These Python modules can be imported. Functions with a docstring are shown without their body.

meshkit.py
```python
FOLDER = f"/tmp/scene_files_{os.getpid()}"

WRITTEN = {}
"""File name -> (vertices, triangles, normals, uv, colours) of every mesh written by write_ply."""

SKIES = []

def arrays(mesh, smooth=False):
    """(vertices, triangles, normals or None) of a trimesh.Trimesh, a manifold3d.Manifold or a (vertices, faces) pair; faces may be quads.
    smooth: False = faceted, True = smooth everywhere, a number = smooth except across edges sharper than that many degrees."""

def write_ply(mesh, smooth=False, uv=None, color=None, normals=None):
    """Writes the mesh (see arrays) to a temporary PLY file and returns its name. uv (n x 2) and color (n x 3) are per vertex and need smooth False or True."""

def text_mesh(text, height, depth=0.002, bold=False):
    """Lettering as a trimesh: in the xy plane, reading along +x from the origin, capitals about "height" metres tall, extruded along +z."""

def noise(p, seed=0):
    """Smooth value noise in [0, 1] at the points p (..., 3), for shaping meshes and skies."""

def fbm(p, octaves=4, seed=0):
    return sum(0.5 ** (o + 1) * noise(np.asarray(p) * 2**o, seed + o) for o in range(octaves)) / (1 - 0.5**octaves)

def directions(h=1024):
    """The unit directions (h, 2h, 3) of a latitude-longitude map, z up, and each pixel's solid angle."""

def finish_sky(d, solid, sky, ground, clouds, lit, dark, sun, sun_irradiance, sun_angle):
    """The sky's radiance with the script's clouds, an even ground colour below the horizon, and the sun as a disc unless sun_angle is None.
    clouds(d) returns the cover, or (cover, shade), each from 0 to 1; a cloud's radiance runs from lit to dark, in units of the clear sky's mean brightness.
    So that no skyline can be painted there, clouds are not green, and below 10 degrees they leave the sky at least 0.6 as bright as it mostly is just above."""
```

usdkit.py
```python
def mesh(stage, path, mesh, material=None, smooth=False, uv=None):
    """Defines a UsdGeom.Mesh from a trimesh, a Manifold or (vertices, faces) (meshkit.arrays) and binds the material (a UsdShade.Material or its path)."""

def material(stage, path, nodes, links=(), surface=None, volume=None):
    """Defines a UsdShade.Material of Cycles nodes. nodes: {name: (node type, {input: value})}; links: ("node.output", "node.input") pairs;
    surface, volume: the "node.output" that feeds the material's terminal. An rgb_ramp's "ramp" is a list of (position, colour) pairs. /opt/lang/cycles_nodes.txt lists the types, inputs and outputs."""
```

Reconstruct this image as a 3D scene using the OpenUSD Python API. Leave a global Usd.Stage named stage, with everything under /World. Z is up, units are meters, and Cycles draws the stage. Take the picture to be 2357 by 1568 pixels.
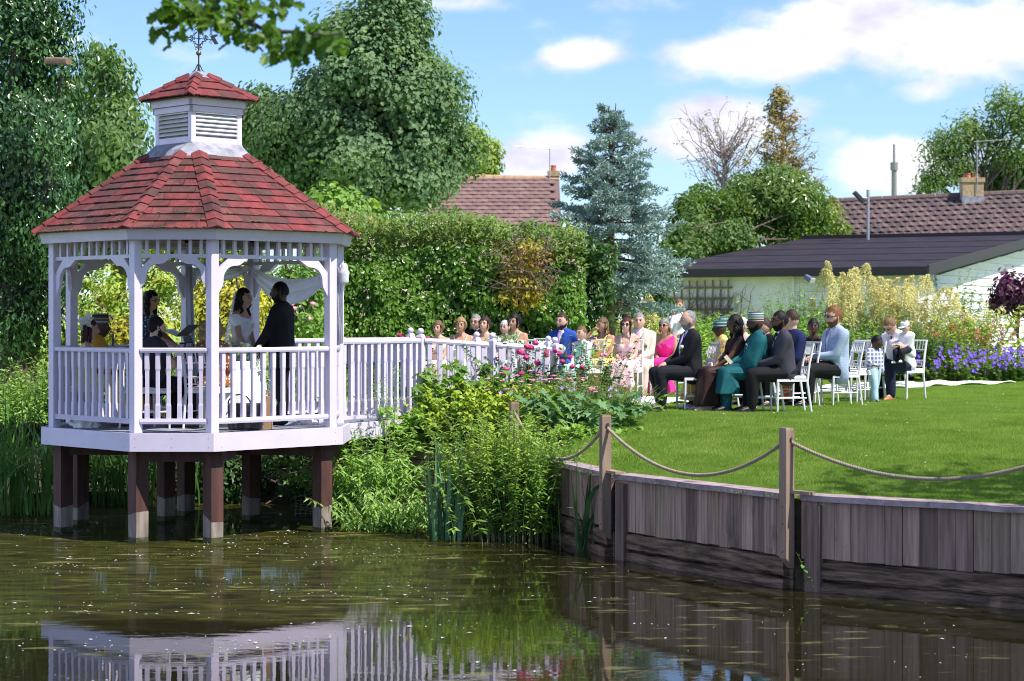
import math, random, itertools
import numpy as np, trimesh, shapely, shapely.geometry as sg
import manifold3d as m3
import usdkit, meshkit
from pxr import Usd, UsdGeom, UsdLux, UsdShade, Gf, Sdf, Vt

rng = np.random.default_rng(7)
random.seed(7)
stage = Usd.Stage.CreateInMemory()
UsdGeom.SetStageUpAxis(stage, "Z"); UsdGeom.SetStageMetersPerUnit(stage, 1.0)
UsdGeom.Xform.Define(stage, "/World"); UsdGeom.Scope.Define(stage, "/World/Looks")

# ---------------------------------------------------------------- camera, sky, sun, exposure
EYE = 2.54                      # metres above the water of the pond (z = 0)
FPX, CX, HY = 4603.0, 1178.5, 731.4   # focal length and horizon, in pixels of a picture 2357 wide
cam = UsdGeom.Camera.Define(stage, "/World/camera")
cam.CreateHorizontalApertureAttr(36.0)
cam.CreateFocalLengthAttr(36.0 * FPX / 2357.0)
cam.CreateVerticalApertureOffsetAttr(-36.0 * (784.0 - HY) / 2357.0)
cam.CreateFStopAttr(3.0); cam.CreateFocusDistanceAttr(24.0)
cam.CreateClippingRangeAttr(Gf.Vec2f(0.1, 5000))
cam.AddTranslateOp().Set(Gf.Vec3d(0, 0, EYE)); cam.AddRotateXOp().Set(90.0)
cam.CreateExposureAttr(0.85)

SUN = np.array([0.84, -0.54, 0.0]); SUN /= np.linalg.norm(SUN)
SUN_EL = math.radians(56)
SUNV = np.array([SUN[0]*math.cos(SUN_EL), SUN[1]*math.cos(SUN_EL), math.sin(SUN_EL)])
SUN_ROT = math.atan2(SUNV[0], SUNV[1])
sun = UsdLux.DistantLight.Define(stage, "/World/sun")
sun.CreateIntensityAttr(1.25); sun.CreateAngleAttr(0.5); sun.CreateNormalizeAttr(True) if hasattr(sun, "CreateNormalizeAttr") else None
sun.GetPrim().CreateAttribute("inputs:normalize", Sdf.ValueTypeNames.Bool).Set(True)
sun.CreateColorAttr(Gf.Vec3f(1.0, 0.95, 0.88))
z_ax = Gf.Vec3d(*map(float, SUNV)); x_ax = Gf.Cross(Gf.Vec3d(0, 0, 1), z_ax).GetNormalized(); y_ax = Gf.Cross(z_ax, x_ax)
sun.AddTransformOp().Set(Gf.Matrix4d(*x_ax, 0, *y_ax, 0, *z_ax, 0, 0, 0, 0, 1))

dome = UsdLux.DomeLight.Define(stage, "/World/sky"); dome.CreateIntensityAttr(1.0)
def pxdir(x, y):
    d = np.array([(x-CX)/FPX, 1.0, (HY-y)/FPX]); return d/np.linalg.norm(d)
def sky_material():
    n = {"tc": ("texture_coordinate", {}),
         "sky": ("sky_texture", {"sky_type": "single_scattering", "sun_disc": False, "sun_elevation": SUN_EL, "sun_rotation": SUN_ROT, "altitude": 20.0, "air_density": 1.0, "aerosol_density": 0.25, "ozone_density": 2.2}),
         "n1": ("noise_texture", {"scale": 26.0, "detail": 7.0, "roughness": 0.56}),
         "n2": ("noise_texture", {"scale": 5.0, "detail": 5.0, "roughness": 0.55}),
         "n3": ("noise_texture", {"scale": 22.0, "detail": 4.0, "roughness": 0.55}),
         "sq": ("vector_math", {"math_type": "multiply", "vector2": (1.0, 1.0, 1.9)}),
         "bg": ("background_shader", {"strength": 0.095})}
    l = [("tc.generated", "sq.vector1"), ("sq.vector", "n1.vector"), ("sq.vector", "n2.vector"), ("sq.vector", "n3.vector")]
    # (x, y) centre and half sizes in the same pixels, weight: where clouds stand
    clouds = [(1800, 120, 300, 78, 1.0), (2130, 80, 380, 120, 1.0), (1980, 55, 300, 105, 1.0), (2300, 110, 200, 80, .9), (1355, 128, 118, 40, .8), (1640, 290, 170, 75, 1.0), (1580, 325, 160, 62, .95),
              (1255, 365, 130, 66, 1.0), (2055, 378, 165, 72, 1.0), (2120, 205, 90, 36, .55), (1030, 5, 170, 30, .6), (1820, 262, 80, 42, .5), (1880, 330, 90, 60, .35), (2260, 330, 180, 90, .5)]
    prev = None
    for i, (x, y, a, b, w) in enumerate(clouds):
        c = pxdir(x, y)
        n[f"s{i}"] = ("vector_math", {"math_type": "subtract", "vector2": tuple(c)})
        n[f"m{i}"] = ("vector_math", {"math_type": "multiply", "vector2": (FPX/a, 1.0, FPX/b)})
        n[f"e{i}"] = ("vector_math", {"math_type": "length"})
        n[f"r{i}"] = ("map_range", {"range_type": "smoothstep", "from_min": 1.35, "from_max": 0.15, "to_min": 0.0, "to_max": w, "clamp": True})
        l += [("tc.generated", f"s{i}.vector1"), (f"s{i}.vector", f"m{i}.vector1"), (f"m{i}.vector", f"e{i}.vector1"), (f"e{i}.value", f"r{i}.value")]
        if prev:
            n[f"x{i}"] = ("math", {"math_type": "maximum"}); l += [(prev, f"x{i}.value1"), (f"r{i}.result", f"x{i}.value2")]; prev = f"x{i}.value"
        else:
            prev = f"r{i}.result"
    # other clouds of the same kind all round, away from the part that is placed by hand
    n["ang"] = ("vector_math", {"math_type": "subtract", "vector2": tuple(pxdir(1178, 400))}); n["angl"] = ("vector_math", {"math_type": "length"})
    n["out"] = ("map_range", {"from_min": 0.30, "from_max": 0.45, "to_min": 0.0, "to_max": 1.0, "clamp": True})
    n["n2r"] = ("map_range", {"range_type": "smoothstep", "from_min": 0.5, "from_max": 0.66, "to_min": 0.0, "to_max": 1.0, "clamp": True})
    n["om"] = ("math", {"math_type": "multiply"}); n["mx"] = ("math", {"math_type": "maximum"})
    l += [("tc.generated", "ang.vector1"), ("ang.vector", "angl.vector1"), ("angl.value", "out.value"), ("n2.fac", "n2r.value"), ("n2r.result", "om.value1"), ("out.result", "om.value2"), (prev, "mx.value1"), ("om.value", "mx.value2")]
    # cover = smoothstep(field + (noise - .5) * k)
    n["nk"] = ("math", {"math_type": "multiply_add", "value2": 1.8, "value3": -0.86}); n["add"] = ("math", {"math_type": "add"})
    n["cov"] = ("map_range", {"range_type": "smoothstep", "from_min": 0.10, "from_max": 0.92, "to_min": 0.0, "to_max": 0.97, "clamp": True})
    l += [("n1.fac", "nk.value1"), ("mx.value", "add.value1"), ("nk.value", "add.value2"), ("add.value", "cov.value")]
    n["sh"] = ("rgb_ramp", {"ramp": [(0.30, (4.6, 4.45, 5.5)), (0.58, (7.2, 7.05, 7.6))]})
    n["cm"] = ("mix_color", {"blend_type": "mix", "use_clamp": False}); n["tint"] = ("mix_color", {"blend_type": "multiply", "fac": 1.0, "b": (.76, .90, 1.20), "use_clamp": False})
    l += [("n3.fac", "sh.fac"), ("sky.color", "tint.a"), ("tint.result", "cm.a"), ("sh.color", "cm.b"), ("cov.result", "cm.fac"), ("cm.result", "bg.color")]
    return usdkit.material(stage, "/World/Looks/sky", n, l, surface="bg.background")
UsdShade.MaterialBindingAPI.Apply(dome.GetPrim()).Bind(sky_material())
dome.GetPrim().SetCustomDataByKey("kind", "structure"); dome.GetPrim().SetCustomDataByKey("label", "blue summer sky with white cumulus clouds"); 

# ---------------------------------------------------------------- helpers
def W(x, y, Y):
    """The point at depth Y that the picture shows at pixel (x, y)."""
    return np.array([(x-CX)/FPX*Y, Y, EYE-(y-HY)/FPX*Y])
def WX(x, Y): return (x-CX)/FPX*Y
def G(x, y, z):
    Y = (EYE-z)*FPX/(y-HY); return np.array([(x-CX)/FPX*Y, Y, z])
_used = {}
def numbered(parent, name):
    k = (parent, name); c = _used.get(k, 0); _used[k] = c+1
    return f"{parent}/{name}" if c == 0 else f"{parent}/{name}_{c:03d}"
def setd(prim, **kw):
    for k, v in kw.items():
        if v: prim.SetCustomDataByKey(k, v)
    return prim
def thing(name, label, cat, loc=None, rotz=0.0, group=None, kind=None):
    x = UsdGeom.Xform.Define(stage, numbered("/World", name))
    if loc is not None:
        x.AddTranslateOp().Set(Gf.Vec3d(*map(float, loc)))
        if rotz: x.AddRotateZOp().Set(float(rotz))
    return setd(x.GetPrim(), label=label, category=cat, group=group, kind=kind)
def path_of(p):
    return "/World" if p is None else (p if isinstance(p, str) else str(p.GetPath()))
def obj(name, mesh, mat, parent=None, smooth=False, off=None, **kw):
    if isinstance(mesh, list): mesh = cat(mesh)
    if isinstance(mesh, tuple):
        u, inv = np.unique(np.asarray(mesh[1]), return_inverse=True)
        if len(u) < len(mesh[0]): mesh = (np.asarray(mesh[0])[u], inv.reshape(np.shape(mesh[1])))
    if off is not None and isinstance(mesh, tuple): mesh = (np.asarray(mesh[0])-np.asarray(off), mesh[1])
    return setd(usdkit.mesh(stage, numbered(path_of(parent), name), mesh, mat, smooth=smooth).GetPrim(), **kw)
def dup(src, loc, rotz, label, name=None, group=None):
    was = src.GetCustomData()
    x = UsdGeom.Xform.Define(stage, numbered("/World", name or src.GetName().split("_0")[0]))
    x.GetPrim().GetReferences().AddInternalReference(src.GetPath())
    x.ClearXformOpOrder()
    x.AddTranslateOp(UsdGeom.XformOp.PrecisionDouble).Set(Gf.Vec3d(*map(float, loc))); x.AddRotateZOp().Set(float(rotz))
    x.GetPrim().SetInstanceable(True)
    return setd(x.GetPrim(), label=label, category=was["category"], group=group or was.get("group"))
def cat(ms):
    vs, fs, n = [], [], 0
    for v, f in ms:
        vs.append(v); fs.append(np.asarray(f)+n); n += len(v)
    return np.vstack(vs), np.vstack(fs)
def tri(m):
    if hasattr(m, "to_mesh"):
        k = m.to_mesh(); return np.array(k.vert_properties[:, :3], float), np.array(k.tri_verts, int)
    if hasattr(m, "vertices"): return np.array(m.vertices), np.array(m.faces)
    return m
def nrm(a): 
    a = np.asarray(a, float); return a/(np.linalg.norm(a, axis=-1, keepdims=True)+1e-12)
BOXF = np.array([[0,2,1],[0,3,2],[4,5,6],[4,6,7],[0,1,5],[0,5,4],[1,2,6],[1,6,5],[2,3,7],[2,7,6],[3,0,4],[3,4,7]])
def beam(p, q, w, h, up=(0, 0, 1), w2=None, h2=None):
    p, q = np.asarray(p, float), np.asarray(q, float); d = nrm(q-p); s = np.cross(d, up)
    if np.linalg.norm(s) < 1e-6: s = np.array([1.0, 0, 0])
    s = nrm(s); u = np.cross(s, d); w2 = w if w2 is None else w2; h2 = h if h2 is None else h2
    a = [p+s*x*w/2+u*y*h/2 for x, y in ((-1,-1),(1,-1),(1,1),(-1,1))]; b = [q+s*x*w2/2+u*y*h2/2 for x, y in ((-1,-1),(1,-1),(1,1),(-1,1))]
    return np.array(a+b), BOXF.copy()
def hexa(a, b):
    """A solid between two quads (4 points each, same winding)."""
    return np.array(list(a)+list(b), float), BOXF.copy()
def loft(rings, cap=True):
    rings = [np.asarray(r, float) for r in rings]; k = len(rings[0]); v = np.vstack(rings); f = []
    for i in range(len(rings)-1):
        for j in range(k):
            a, b = i*k+j, i*k+(j+1) % k; f += [[a, b, b+k], [a, b+k, a+k]]
    if cap:
        for base, flip in ((0, 1), ((len(rings)-1)*k, 0)):
            for j in range(1, k-1): f.append([base, base+j+1, base+j] if flip else [base, base+j, base+j+1])
    return v, np.array(f)
def tube(pts, r, sides=6, cap=True):
    p = np.asarray(pts, float); r = np.broadcast_to(np.asarray(r, float), (len(p),))
    t = nrm(np.gradient(p, axis=0)); ref = np.array([0, 0, 1.0]) if abs(t[:, 2]).mean() < .9 else np.array([1.0, 0, 0])
    a = nrm(np.cross(t, ref)); b = np.cross(t, a); an = np.arange(sides)*2*np.pi/sides
    return loft([p[i]+r[i]*(np.cos(an)[:, None]*a[i]+np.sin(an)[:, None]*b[i]) for i in range(len(p))], cap)
def strip(pts, w, side):
    """A flat ribbon: points (n,3), widths (n), side vectors."""
    p = np.asarray(pts, float); w = np.broadcast_to(w, (len(p),)); s = np.broadcast_to(side, p.shape)
    v = np.empty((2*len(p), 3)); v[0::2] = p-s*w[:, None]/2; v[1::2] = p+s*w[:, None]/2
    f = [[2*i, 2*i+1, 2*i+3] for i in range(len(p)-1)]+[[2*i, 2*i+3, 2*i+2] for i in range(len(p)-1)]
    return v, np.array(f)
def ball(c, r, sub=2, scale=(1, 1, 1)):
    m = trimesh.creation.icosphere(sub, 1.0); return np.array(m.vertices)*np.asarray(scale)*r+np.asarray(c), np.array(m.faces)
def extrude(poly, h, T):
    """A shapely polygon extruded by h; T: 3x4 columns (x axis, y axis, extrusion axis, origin)."""
    m = trimesh.creation.extrude_polygon(poly, h); v = np.array(m.vertices); T = np.asarray(T, float)
    return v[:, :1]*T[0]+v[:, 1:2]*T[1]+v[:, 2:]*T[2]+T[3], np.array(m.faces)
def cyl(p, q, r, sides=10): return tube([p, q], r, sides)

# ---------------------------------------------------------------- materials
_m = {}
def mat(name, c1, c2=None, scale=6.0, detail=4.0, stretch=(1, 1, 1), rough=.55, spec=.4, bump=0.0, bscale=None, bstretch=None, island=0.0, transl=0.0, metal=0.0, coord="pos", tint=(1.25, 1.35, .55), ramp=None, sheen=0.0, lo=.35, hi=.65, extra=None):
    if name in _m: return _m[name]
    c2 = c2 or c1
    n = {"p": ("principled_bsdf", {"roughness": rough, "specular_ior_level": spec, "metallic": metal, "sheen_weight": sheen}), "g": ("geometry", {}), "tc": ("texture_coordinate", {}), "mp": ("mapping", {"scale": stretch}),
         "no": ("noise_texture", {"scale": scale, "detail": detail, "roughness": .6}), "r": ("rgb_ramp", {"ramp": ramp or [(lo, c1), (hi, c2)]})}
    src = "g.position" if coord == "pos" else "tc.object"
    l = [(src, "mp.vector"), ("mp.vector", "no.vector"), ("no.fac", "r.fac")]
    col = "r.color"
    if island:
        n["hs"] = ("hsv", {}); n["iv"] = ("map_range", {"from_min": 0.0, "from_max": 1.0, "to_min": 1-island, "to_max": 1+island}); n["ih"] = ("map_range", {"from_min": 0.0, "from_max": 1.0, "to_min": .485, "to_max": .515})
        n["wn"] = ("white_noise_texture", {"dimensions": "1D"})
        l += [("g.random_per_island", "iv.value"), ("iv.result", "hs.value"), ("g.random_per_island", "wn.w"), ("wn.value", "ih.value"), ("ih.result", "hs.hue"), (col, "hs.color")]; col = "hs.color"
    if extra: col = extra(n, l, col)
    l.append((col, "p.base_color"))
    if bump:
        n["bm"] = ("mapping", {"scale": bstretch or stretch}); n["bn"] = ("noise_texture", {"scale": bscale or scale*3, "detail": 5.0, "roughness": .6}); n["b"] = ("bump", {"strength": min(1.0, bump*1.0), "distance": .02*bump})
        l += [(src, "bm.vector"), ("bm.vector", "bn.vector"), ("bn.fac", "b.height"), ("b.normal", "p.normal")]
    out = "p.BSDF"
    if transl:
        n["t"] = ("translucent_bsdf", {}); n["mc"] = ("mix_closure", {"fac": transl}); n["tm"] = ("mix_color", {"blend_type": "multiply", "fac": 1.0, "b": tint, "use_clamp": False})
        l += [(col, "tm.a"), ("tm.result", "t.color"), ("p.BSDF", "mc.closure1"), ("t.BSDF", "mc.closure2")]; out = "mc.closure"
    _m[name] = usdkit.material(stage, f"/World/Looks/{name}", n, l, surface=out); return _m[name]
def leafmat(name, c1, c2, rough=.5, transl=.4, island=.35, spec=.35, scale=1.5):
    c1, c2 = (tuple(min(.75, x*2.35) for x in c) for c in (c1, c2))
    return mat(name, c1, c2, scale=scale, rough=rough, transl=transl, island=island, spec=spec)
def stain(fac_scale, thr, colr, stretch=(1, 1, 1), amt=.8):
    """Patches of another colour (dirt, moss, wear) that stay on the thing."""
    def f(n, l, col):
        k = f"st{len(n)}"
        n[k+"m"] = ("mapping", {"scale": stretch, "location": (3.1, 1.7, .4)}); n[k] = ("noise_texture", {"scale": fac_scale, "detail": 6.0, "roughness": .65})
        n[k+"r"] = ("map_range", {"from_min": thr, "from_max": thr+.12, "to_min": 0.0, "to_max": amt, "clamp": True}); n[k+"x"] = ("mix_color", {"blend_type": "mix", "b": colr})
        l += [("g.position", k+"m.vector"), (k+"m.vector", k+".vector"), (k+".fac", k+"r.value"), (k+"r.result", k+"x.fac"), (col, k+"x.a")]
        return k+"x.result"
    return f
def chain(*fs):
    def f(n, l, col):
        for g in fs: col = g(n, l, col)
        return col
    return f
def flat(name, c, rough=.6, **kw): return mat(name, c, tuple(min(1, x*1.12) for x in c), scale=12, rough=rough, **kw)
WHITE = mat("white_paint", (.515, .465, .575), (.565, .51, .625), scale=3, rough=.42, bump=.12, bscale=40, extra=chain(stain(2.2, .64, (.36, .33, .33), amt=.4), stain(18, .66, (.34, .31, .31), (1, 1, .3), amt=.35)))
WHITE2 = mat("white_chair_paint", (.62, .61, .64), rough=.35)
OLDWOOD = [mat(f"weathered_plank_{i}", tuple(np.array(c)*.68), tuple(np.array(c)*1.35), scale=24, stretch=(1, 1, .05), rough=.8, spec=.15, bump=.5, bscale=40, bstretch=(1, 1, .06), extra=chain(stain(3.0, .6, (.035, .028, .03), (1, 1, .25), .8), stain(16, .66, (.035, .022, .02), (1, 1, .55), .85)))
           for i, c in enumerate([(.27, .175, .14), (.195, .128, .105), (.32, .215, .175), (.14, .092, .075), (.235, .165, .12)])]
PALEWOOD = mat("pale_post_wood", (.17, .115, .083), (.28, .20, .145), scale=8, stretch=(1, 1, .1), rough=.75, spec=.2, bump=.4, bscale=50, bstretch=(1, 1, .05))
CAPWOOD = mat("cap_board_wood", (.20, .15, .155), (.34, .265, .275), scale=9, stretch=(.7, .7, 1), rough=.85, spec=.15, bump=.5, bscale=60, extra=stain(4, .56, (.07, .06, .065), amt=.8))
SLEEPER = mat("sleeper_wood", (.05, .031, .022), (.23, .15, .105), scale=5, stretch=(.5, .5, 5), rough=.9, spec=.15, bump=1.0, bscale=9, bstretch=(.8, .8, 6), extra=stain(2.5, .6, (.055, .065, .022), amt=.7))
# ---------------------------------------------------------------- ground, pond
BANK = np.array([(-60, 26), (-14, 25.4), (-9, 26.0), (-6, 27.2), (-3.5, 27.6), (-1.9, 26.6), (-1.0, 25.6), (.17, 24.42), (1.13, 21.2), (2.69, 18.74), (4.87, 17.25), (7, 16.4), (10, 16.0), (60, 14)], float)
def bank(x): return np.interp(x, BANK[:, 0], BANK[:, 1])
def sstep(t): t = np.clip(t, 0, 1); return t*t*(3-2*t)
def land(x, y):
    x, y = np.asarray(x, float), np.asarray(y, float); b = bank(x); s = y-b
    hi = .845+.435*sstep(s/np.maximum(2.2, 26.4-b)); lo = .15+1.1*sstep(s/2.6)
    k = sstep((x+1.9)/.9)
    far = .02*np.sin(x*.6+y*.3)*sstep((y-30)/8)
    return hi*k+lo*(1-k)+far
GRASS = mat("lawn_grass", (.18, .28, .05), (.27, .38, .08), scale=1.3, detail=8, rough=.8, spec=.1, bump=1.0, bscale=160, lo=.3, hi=.7, extra=chain(stain(.55, .55, (.34, .36, .12), amt=.7), stain(7, .62, (.085, .17, .024), amt=.6)))
SOIL = mat("bed_soil", (.055, .035, .025), (.14, .095, .07), scale=25, rough=.9, bump=1.0, bscale=90)
BANKSOIL_SHADE = mat("bank_soil_shade", (.02, .017, .01), (.05, .045, .02), scale=9, rough=.95, bump=1.0, bscale=40)
def land_sheet(xs, ss, dz=0.0, bot=None):
    X, S = np.meshgrid(xs, ss, indexing="ij"); Y = bank(X)+S; Z = land(X, Y)+dz
    v = np.stack([X, Y, Z], -1).reshape(-1, 3); nx, ns = X.shape; f = []
    i, j = np.meshgrid(np.arange(nx-1), np.arange(ns-1), indexing="ij"); a = (i*ns+j).ravel()
    f = np.vstack([np.stack([a, a+ns, a+ns+1], 1), np.stack([a, a+ns+1, a+1], 1)])
    return v, f
xs = np.unique(np.r_[-400, -150, -60, -30, np.arange(-14, 10.01, .12), BANK[:, 0], 14, 20, 30, 60, 150, 400]); ss = np.r_[0, .05, np.arange(.15, 3, .15), np.arange(3, 24, .4), 26, 30, 36, 44, 60, 100, 200, 400, 900]
obj("lawn", land_sheet(xs, ss), GRASS, smooth=True, kind="structure", label="mown green lawn rising from the timber wall to the seats")
e = np.stack([xs, bank(xs)], 1); v = np.vstack([np.c_[e, land(xs, bank(xs))], np.c_[e, np.full(len(xs), -.8)]]); n_ = len(xs)
obj("pond_bank", (v, np.vstack([[[i, i+n_, i+n_+1], [i, i+n_+1, i+1]] for i in range(n_-1)])), BANKSOIL_SHADE, kind="structure")
nb = np.array([[-60, 3.2, -.5], [60, 3.2, -.5], [60, 1.6, .6], [-60, 1.6, .6], [60, -1.2, .88], [-60, -1.2, .88], [60, -80, 1.1], [-60, -80, 1.1]], float)
xb = np.linspace(-14, -1.55, 90); v_, f_ = land_sheet(xb, np.arange(0, 2.4, .15), .015); obj("bank_shade_sheet", (v_, f_), BANKSOIL_SHADE, smooth=True, kind="structure")  # dark soil sheet over the bank, with the gazebo shade put into its colour
obj("near_bank", (nb, np.array([[0,1,2],[0,2,3],[3,2,4],[3,4,5],[5,4,6],[5,6,7]])), GRASS, kind="structure")
def water_mat():
    n = {"g": ("geometry", {}), "mp": ("mapping", {"scale": (.55, 1.6, 1)}), "n1": ("noise_texture", {"scale": 1.1, "detail": 7.0, "roughness": .62}), "xyz": ("separate_xyz", {}),
         "ry": ("map_range", {"range_type": "smoothstep", "from_min": 15.9, "from_max": 17.6, "to_min": 0.0, "to_max": 1.0, "clamp": True}), "rx": ("map_range", {"range_type": "smoothstep", "from_min": .4, "from_max": -1.5, "to_min": 0.0, "to_max": 1.0, "clamp": True}),
         "m": ("math", {"math_type": "multiply"}), "k": ("math", {"math_type": "multiply_add", "value2": 1.7, "value3": -.86}), "na": ("math", {"math_type": "multiply_add", "value2": 1.0}),
         "cov": ("map_range", {"range_type": "smoothstep", "from_min": .05, "from_max": .75, "to_min": 0.0, "to_max": .66, "clamp": True}),
         "n2": ("noise_texture", {"scale": 3.3, "detail": 8.0, "roughness": .66}), "film": ("map_range", {"from_min": .575, "from_max": .635, "to_min": 0.0, "to_max": .75, "clamp": True}), "fm": ("math", {"math_type": "multiply"}), "fr": ("map_range", {"from_min": -1.0, "from_max": .4, "to_min": .10, "to_max": 1.0, "clamp": True}), "fcl": ("map_range", {"range_type": "smoothstep", "from_min": .46, "from_max": .58, "to_min": 0.05, "to_max": 1.0, "clamp": True}), "n4": ("noise_texture", {"scale": .55, "detail": 3.0}), "fm2": ("math", {"math_type": "multiply"}),
         "c": ("rgb_ramp", {"ramp": [(.38, (.008, .0085, .001)), (.60, (.044, .045, .005))]}), "water": ("principled_bsdf", {"base_color": (.010, .0085, .003), "roughness": .015, "ior": 1.333, "specular_ior_level": .5}),
         "scum": ("principled_bsdf", {"roughness": .7, "specular_ior_level": .08}), "filmb": ("principled_bsdf", {"base_color": (.15, .14, .055), "roughness": .7, "specular_ior_level": .1}),
         "x1": ("mix_closure", {}), "x2": ("mix_closure", {}),
         "rp": ("mapping", {"scale": (1.0, 2.6, 1)}), "rn": ("noise_texture", {"scale": 2.6, "detail": 3.0, "roughness": .5}), "bmp": ("bump", {"strength": .035, "distance": .02})}
    l = [("g.position", "mp.vector"), ("mp.vector", "n1.vector"), ("mp.vector", "n2.vector"), ("g.position", "xyz.vector"), ("xyz.y", "ry.value"), ("xyz.x", "rx.value"), ("ry.result", "m.value1"), ("rx.result", "m.value2"),
         ("n1.fac", "k.value1"), ("m.value", "na.value1"), ("k.value", "na.value3"), ("na.value", "cov.value"), ("n2.fac", "film.value"), ("film.result", "fm.value1"), ("m.value", "fr.value"), ("fr.result", "fm.value2"), ("n2.fac", "c.fac"), ("c.color", "scum.base_color"),
         ("cov.result", "x1.fac"), ("water.BSDF", "x1.closure1"), ("scum.BSDF", "x1.closure2"), ("mp.vector", "n4.vector"), ("n4.fac", "fcl.value"), ("fm.value", "fm2.value1"), ("fcl.result", "fm2.value2"), ("fm2.value", "x2.fac"), ("x1.closure", "x2.closure1"), ("filmb.BSDF", "x2.closure2"),
         ("g.position", "rp.vector"), ("rp.vector", "rn.vector"), ("rn.fac", "bmp.height"), ("bmp.normal", "water.normal")]
    n["g2"] = ("mapping", {"scale": (1.0, 2.2, 1)}); l[0] = ("g.position", "mp.vector")
    del n["g2"]
    return usdkit.material(stage, "/World/Looks/pond_water", n, l, surface="x2.closure")
wx, wy = np.linspace(-70, 70, 15), np.linspace(-3, 32, 8)
wv = np.array([(x, y, 0) for x in wx for y in wy], float); wf = []
for i in range(14):
    for j in range(7): a = i*8+j; wf += [[a, a+8, a+9], [a, a+9, a+1]]
obj("pond_water", (wv, np.array(wf)), water_mat(), kind="structure", label="dark still pond with green algae and mirror reflections")
# petals, bubbles and leaf bits lying on the water
N = 5200; px = rng.uniform(-6.5, 5, N); py = 13.6+rng.beta(1.3, 1.2, N)*11; ok = (py < bank(px)-.15) & (rng.random(N) < np.where(px < .2, 1, .35)*np.clip((meshkit.fbm(np.stack([px*.7, py*1.1, py*0], -1), 4)-.46)*5, .04, .9)); px, py = px[ok], py[ok]; N = len(px)
sz = rng.gamma(1.4, .005, N)+.003; an = rng.uniform(0, 6.28, N)
c_, s_ = np.cos(an)*sz, np.sin(an)*sz; P0 = np.stack([px, py, np.full(N, .004)], 1)
vv = np.stack([P0+np.stack([c_, s_, 0*c_], 1), P0+np.stack([-s_*.6, c_*.6, 0*c_+.003], 1), P0-np.stack([c_, s_, 0*c_], 1), P0+np.stack([s_*.6, -c_*.6, 0*c_+.004], 1)], 1).reshape(-1, 3)
b4 = np.arange(N)*4; ff = np.vstack([np.stack([b4, b4+1, b4+2], 1), np.stack([b4, b4+2, b4+3], 1)])
def fleck_ramp(n, l, col):
    n["fk"] = ("rgb_ramp", {"ramp": [(0, (.55, .53, .55)), (.45, (.45, .43, .42)), (.5, (.22, .24, .05)), (.8, (.30, .26, .07)), (1, (.25, .15, .06))]}); l.append(("g.random_per_island", "fk.fac")); return "fk.color"
obj("floating_petals", (vv, ff), mat("floating_bits", (.3, .3, .2), rough=.7, extra=fleck_ramp), kind="stuff", label="tiny pale petals and leaf bits floating on the pond", category="petals")

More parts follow.
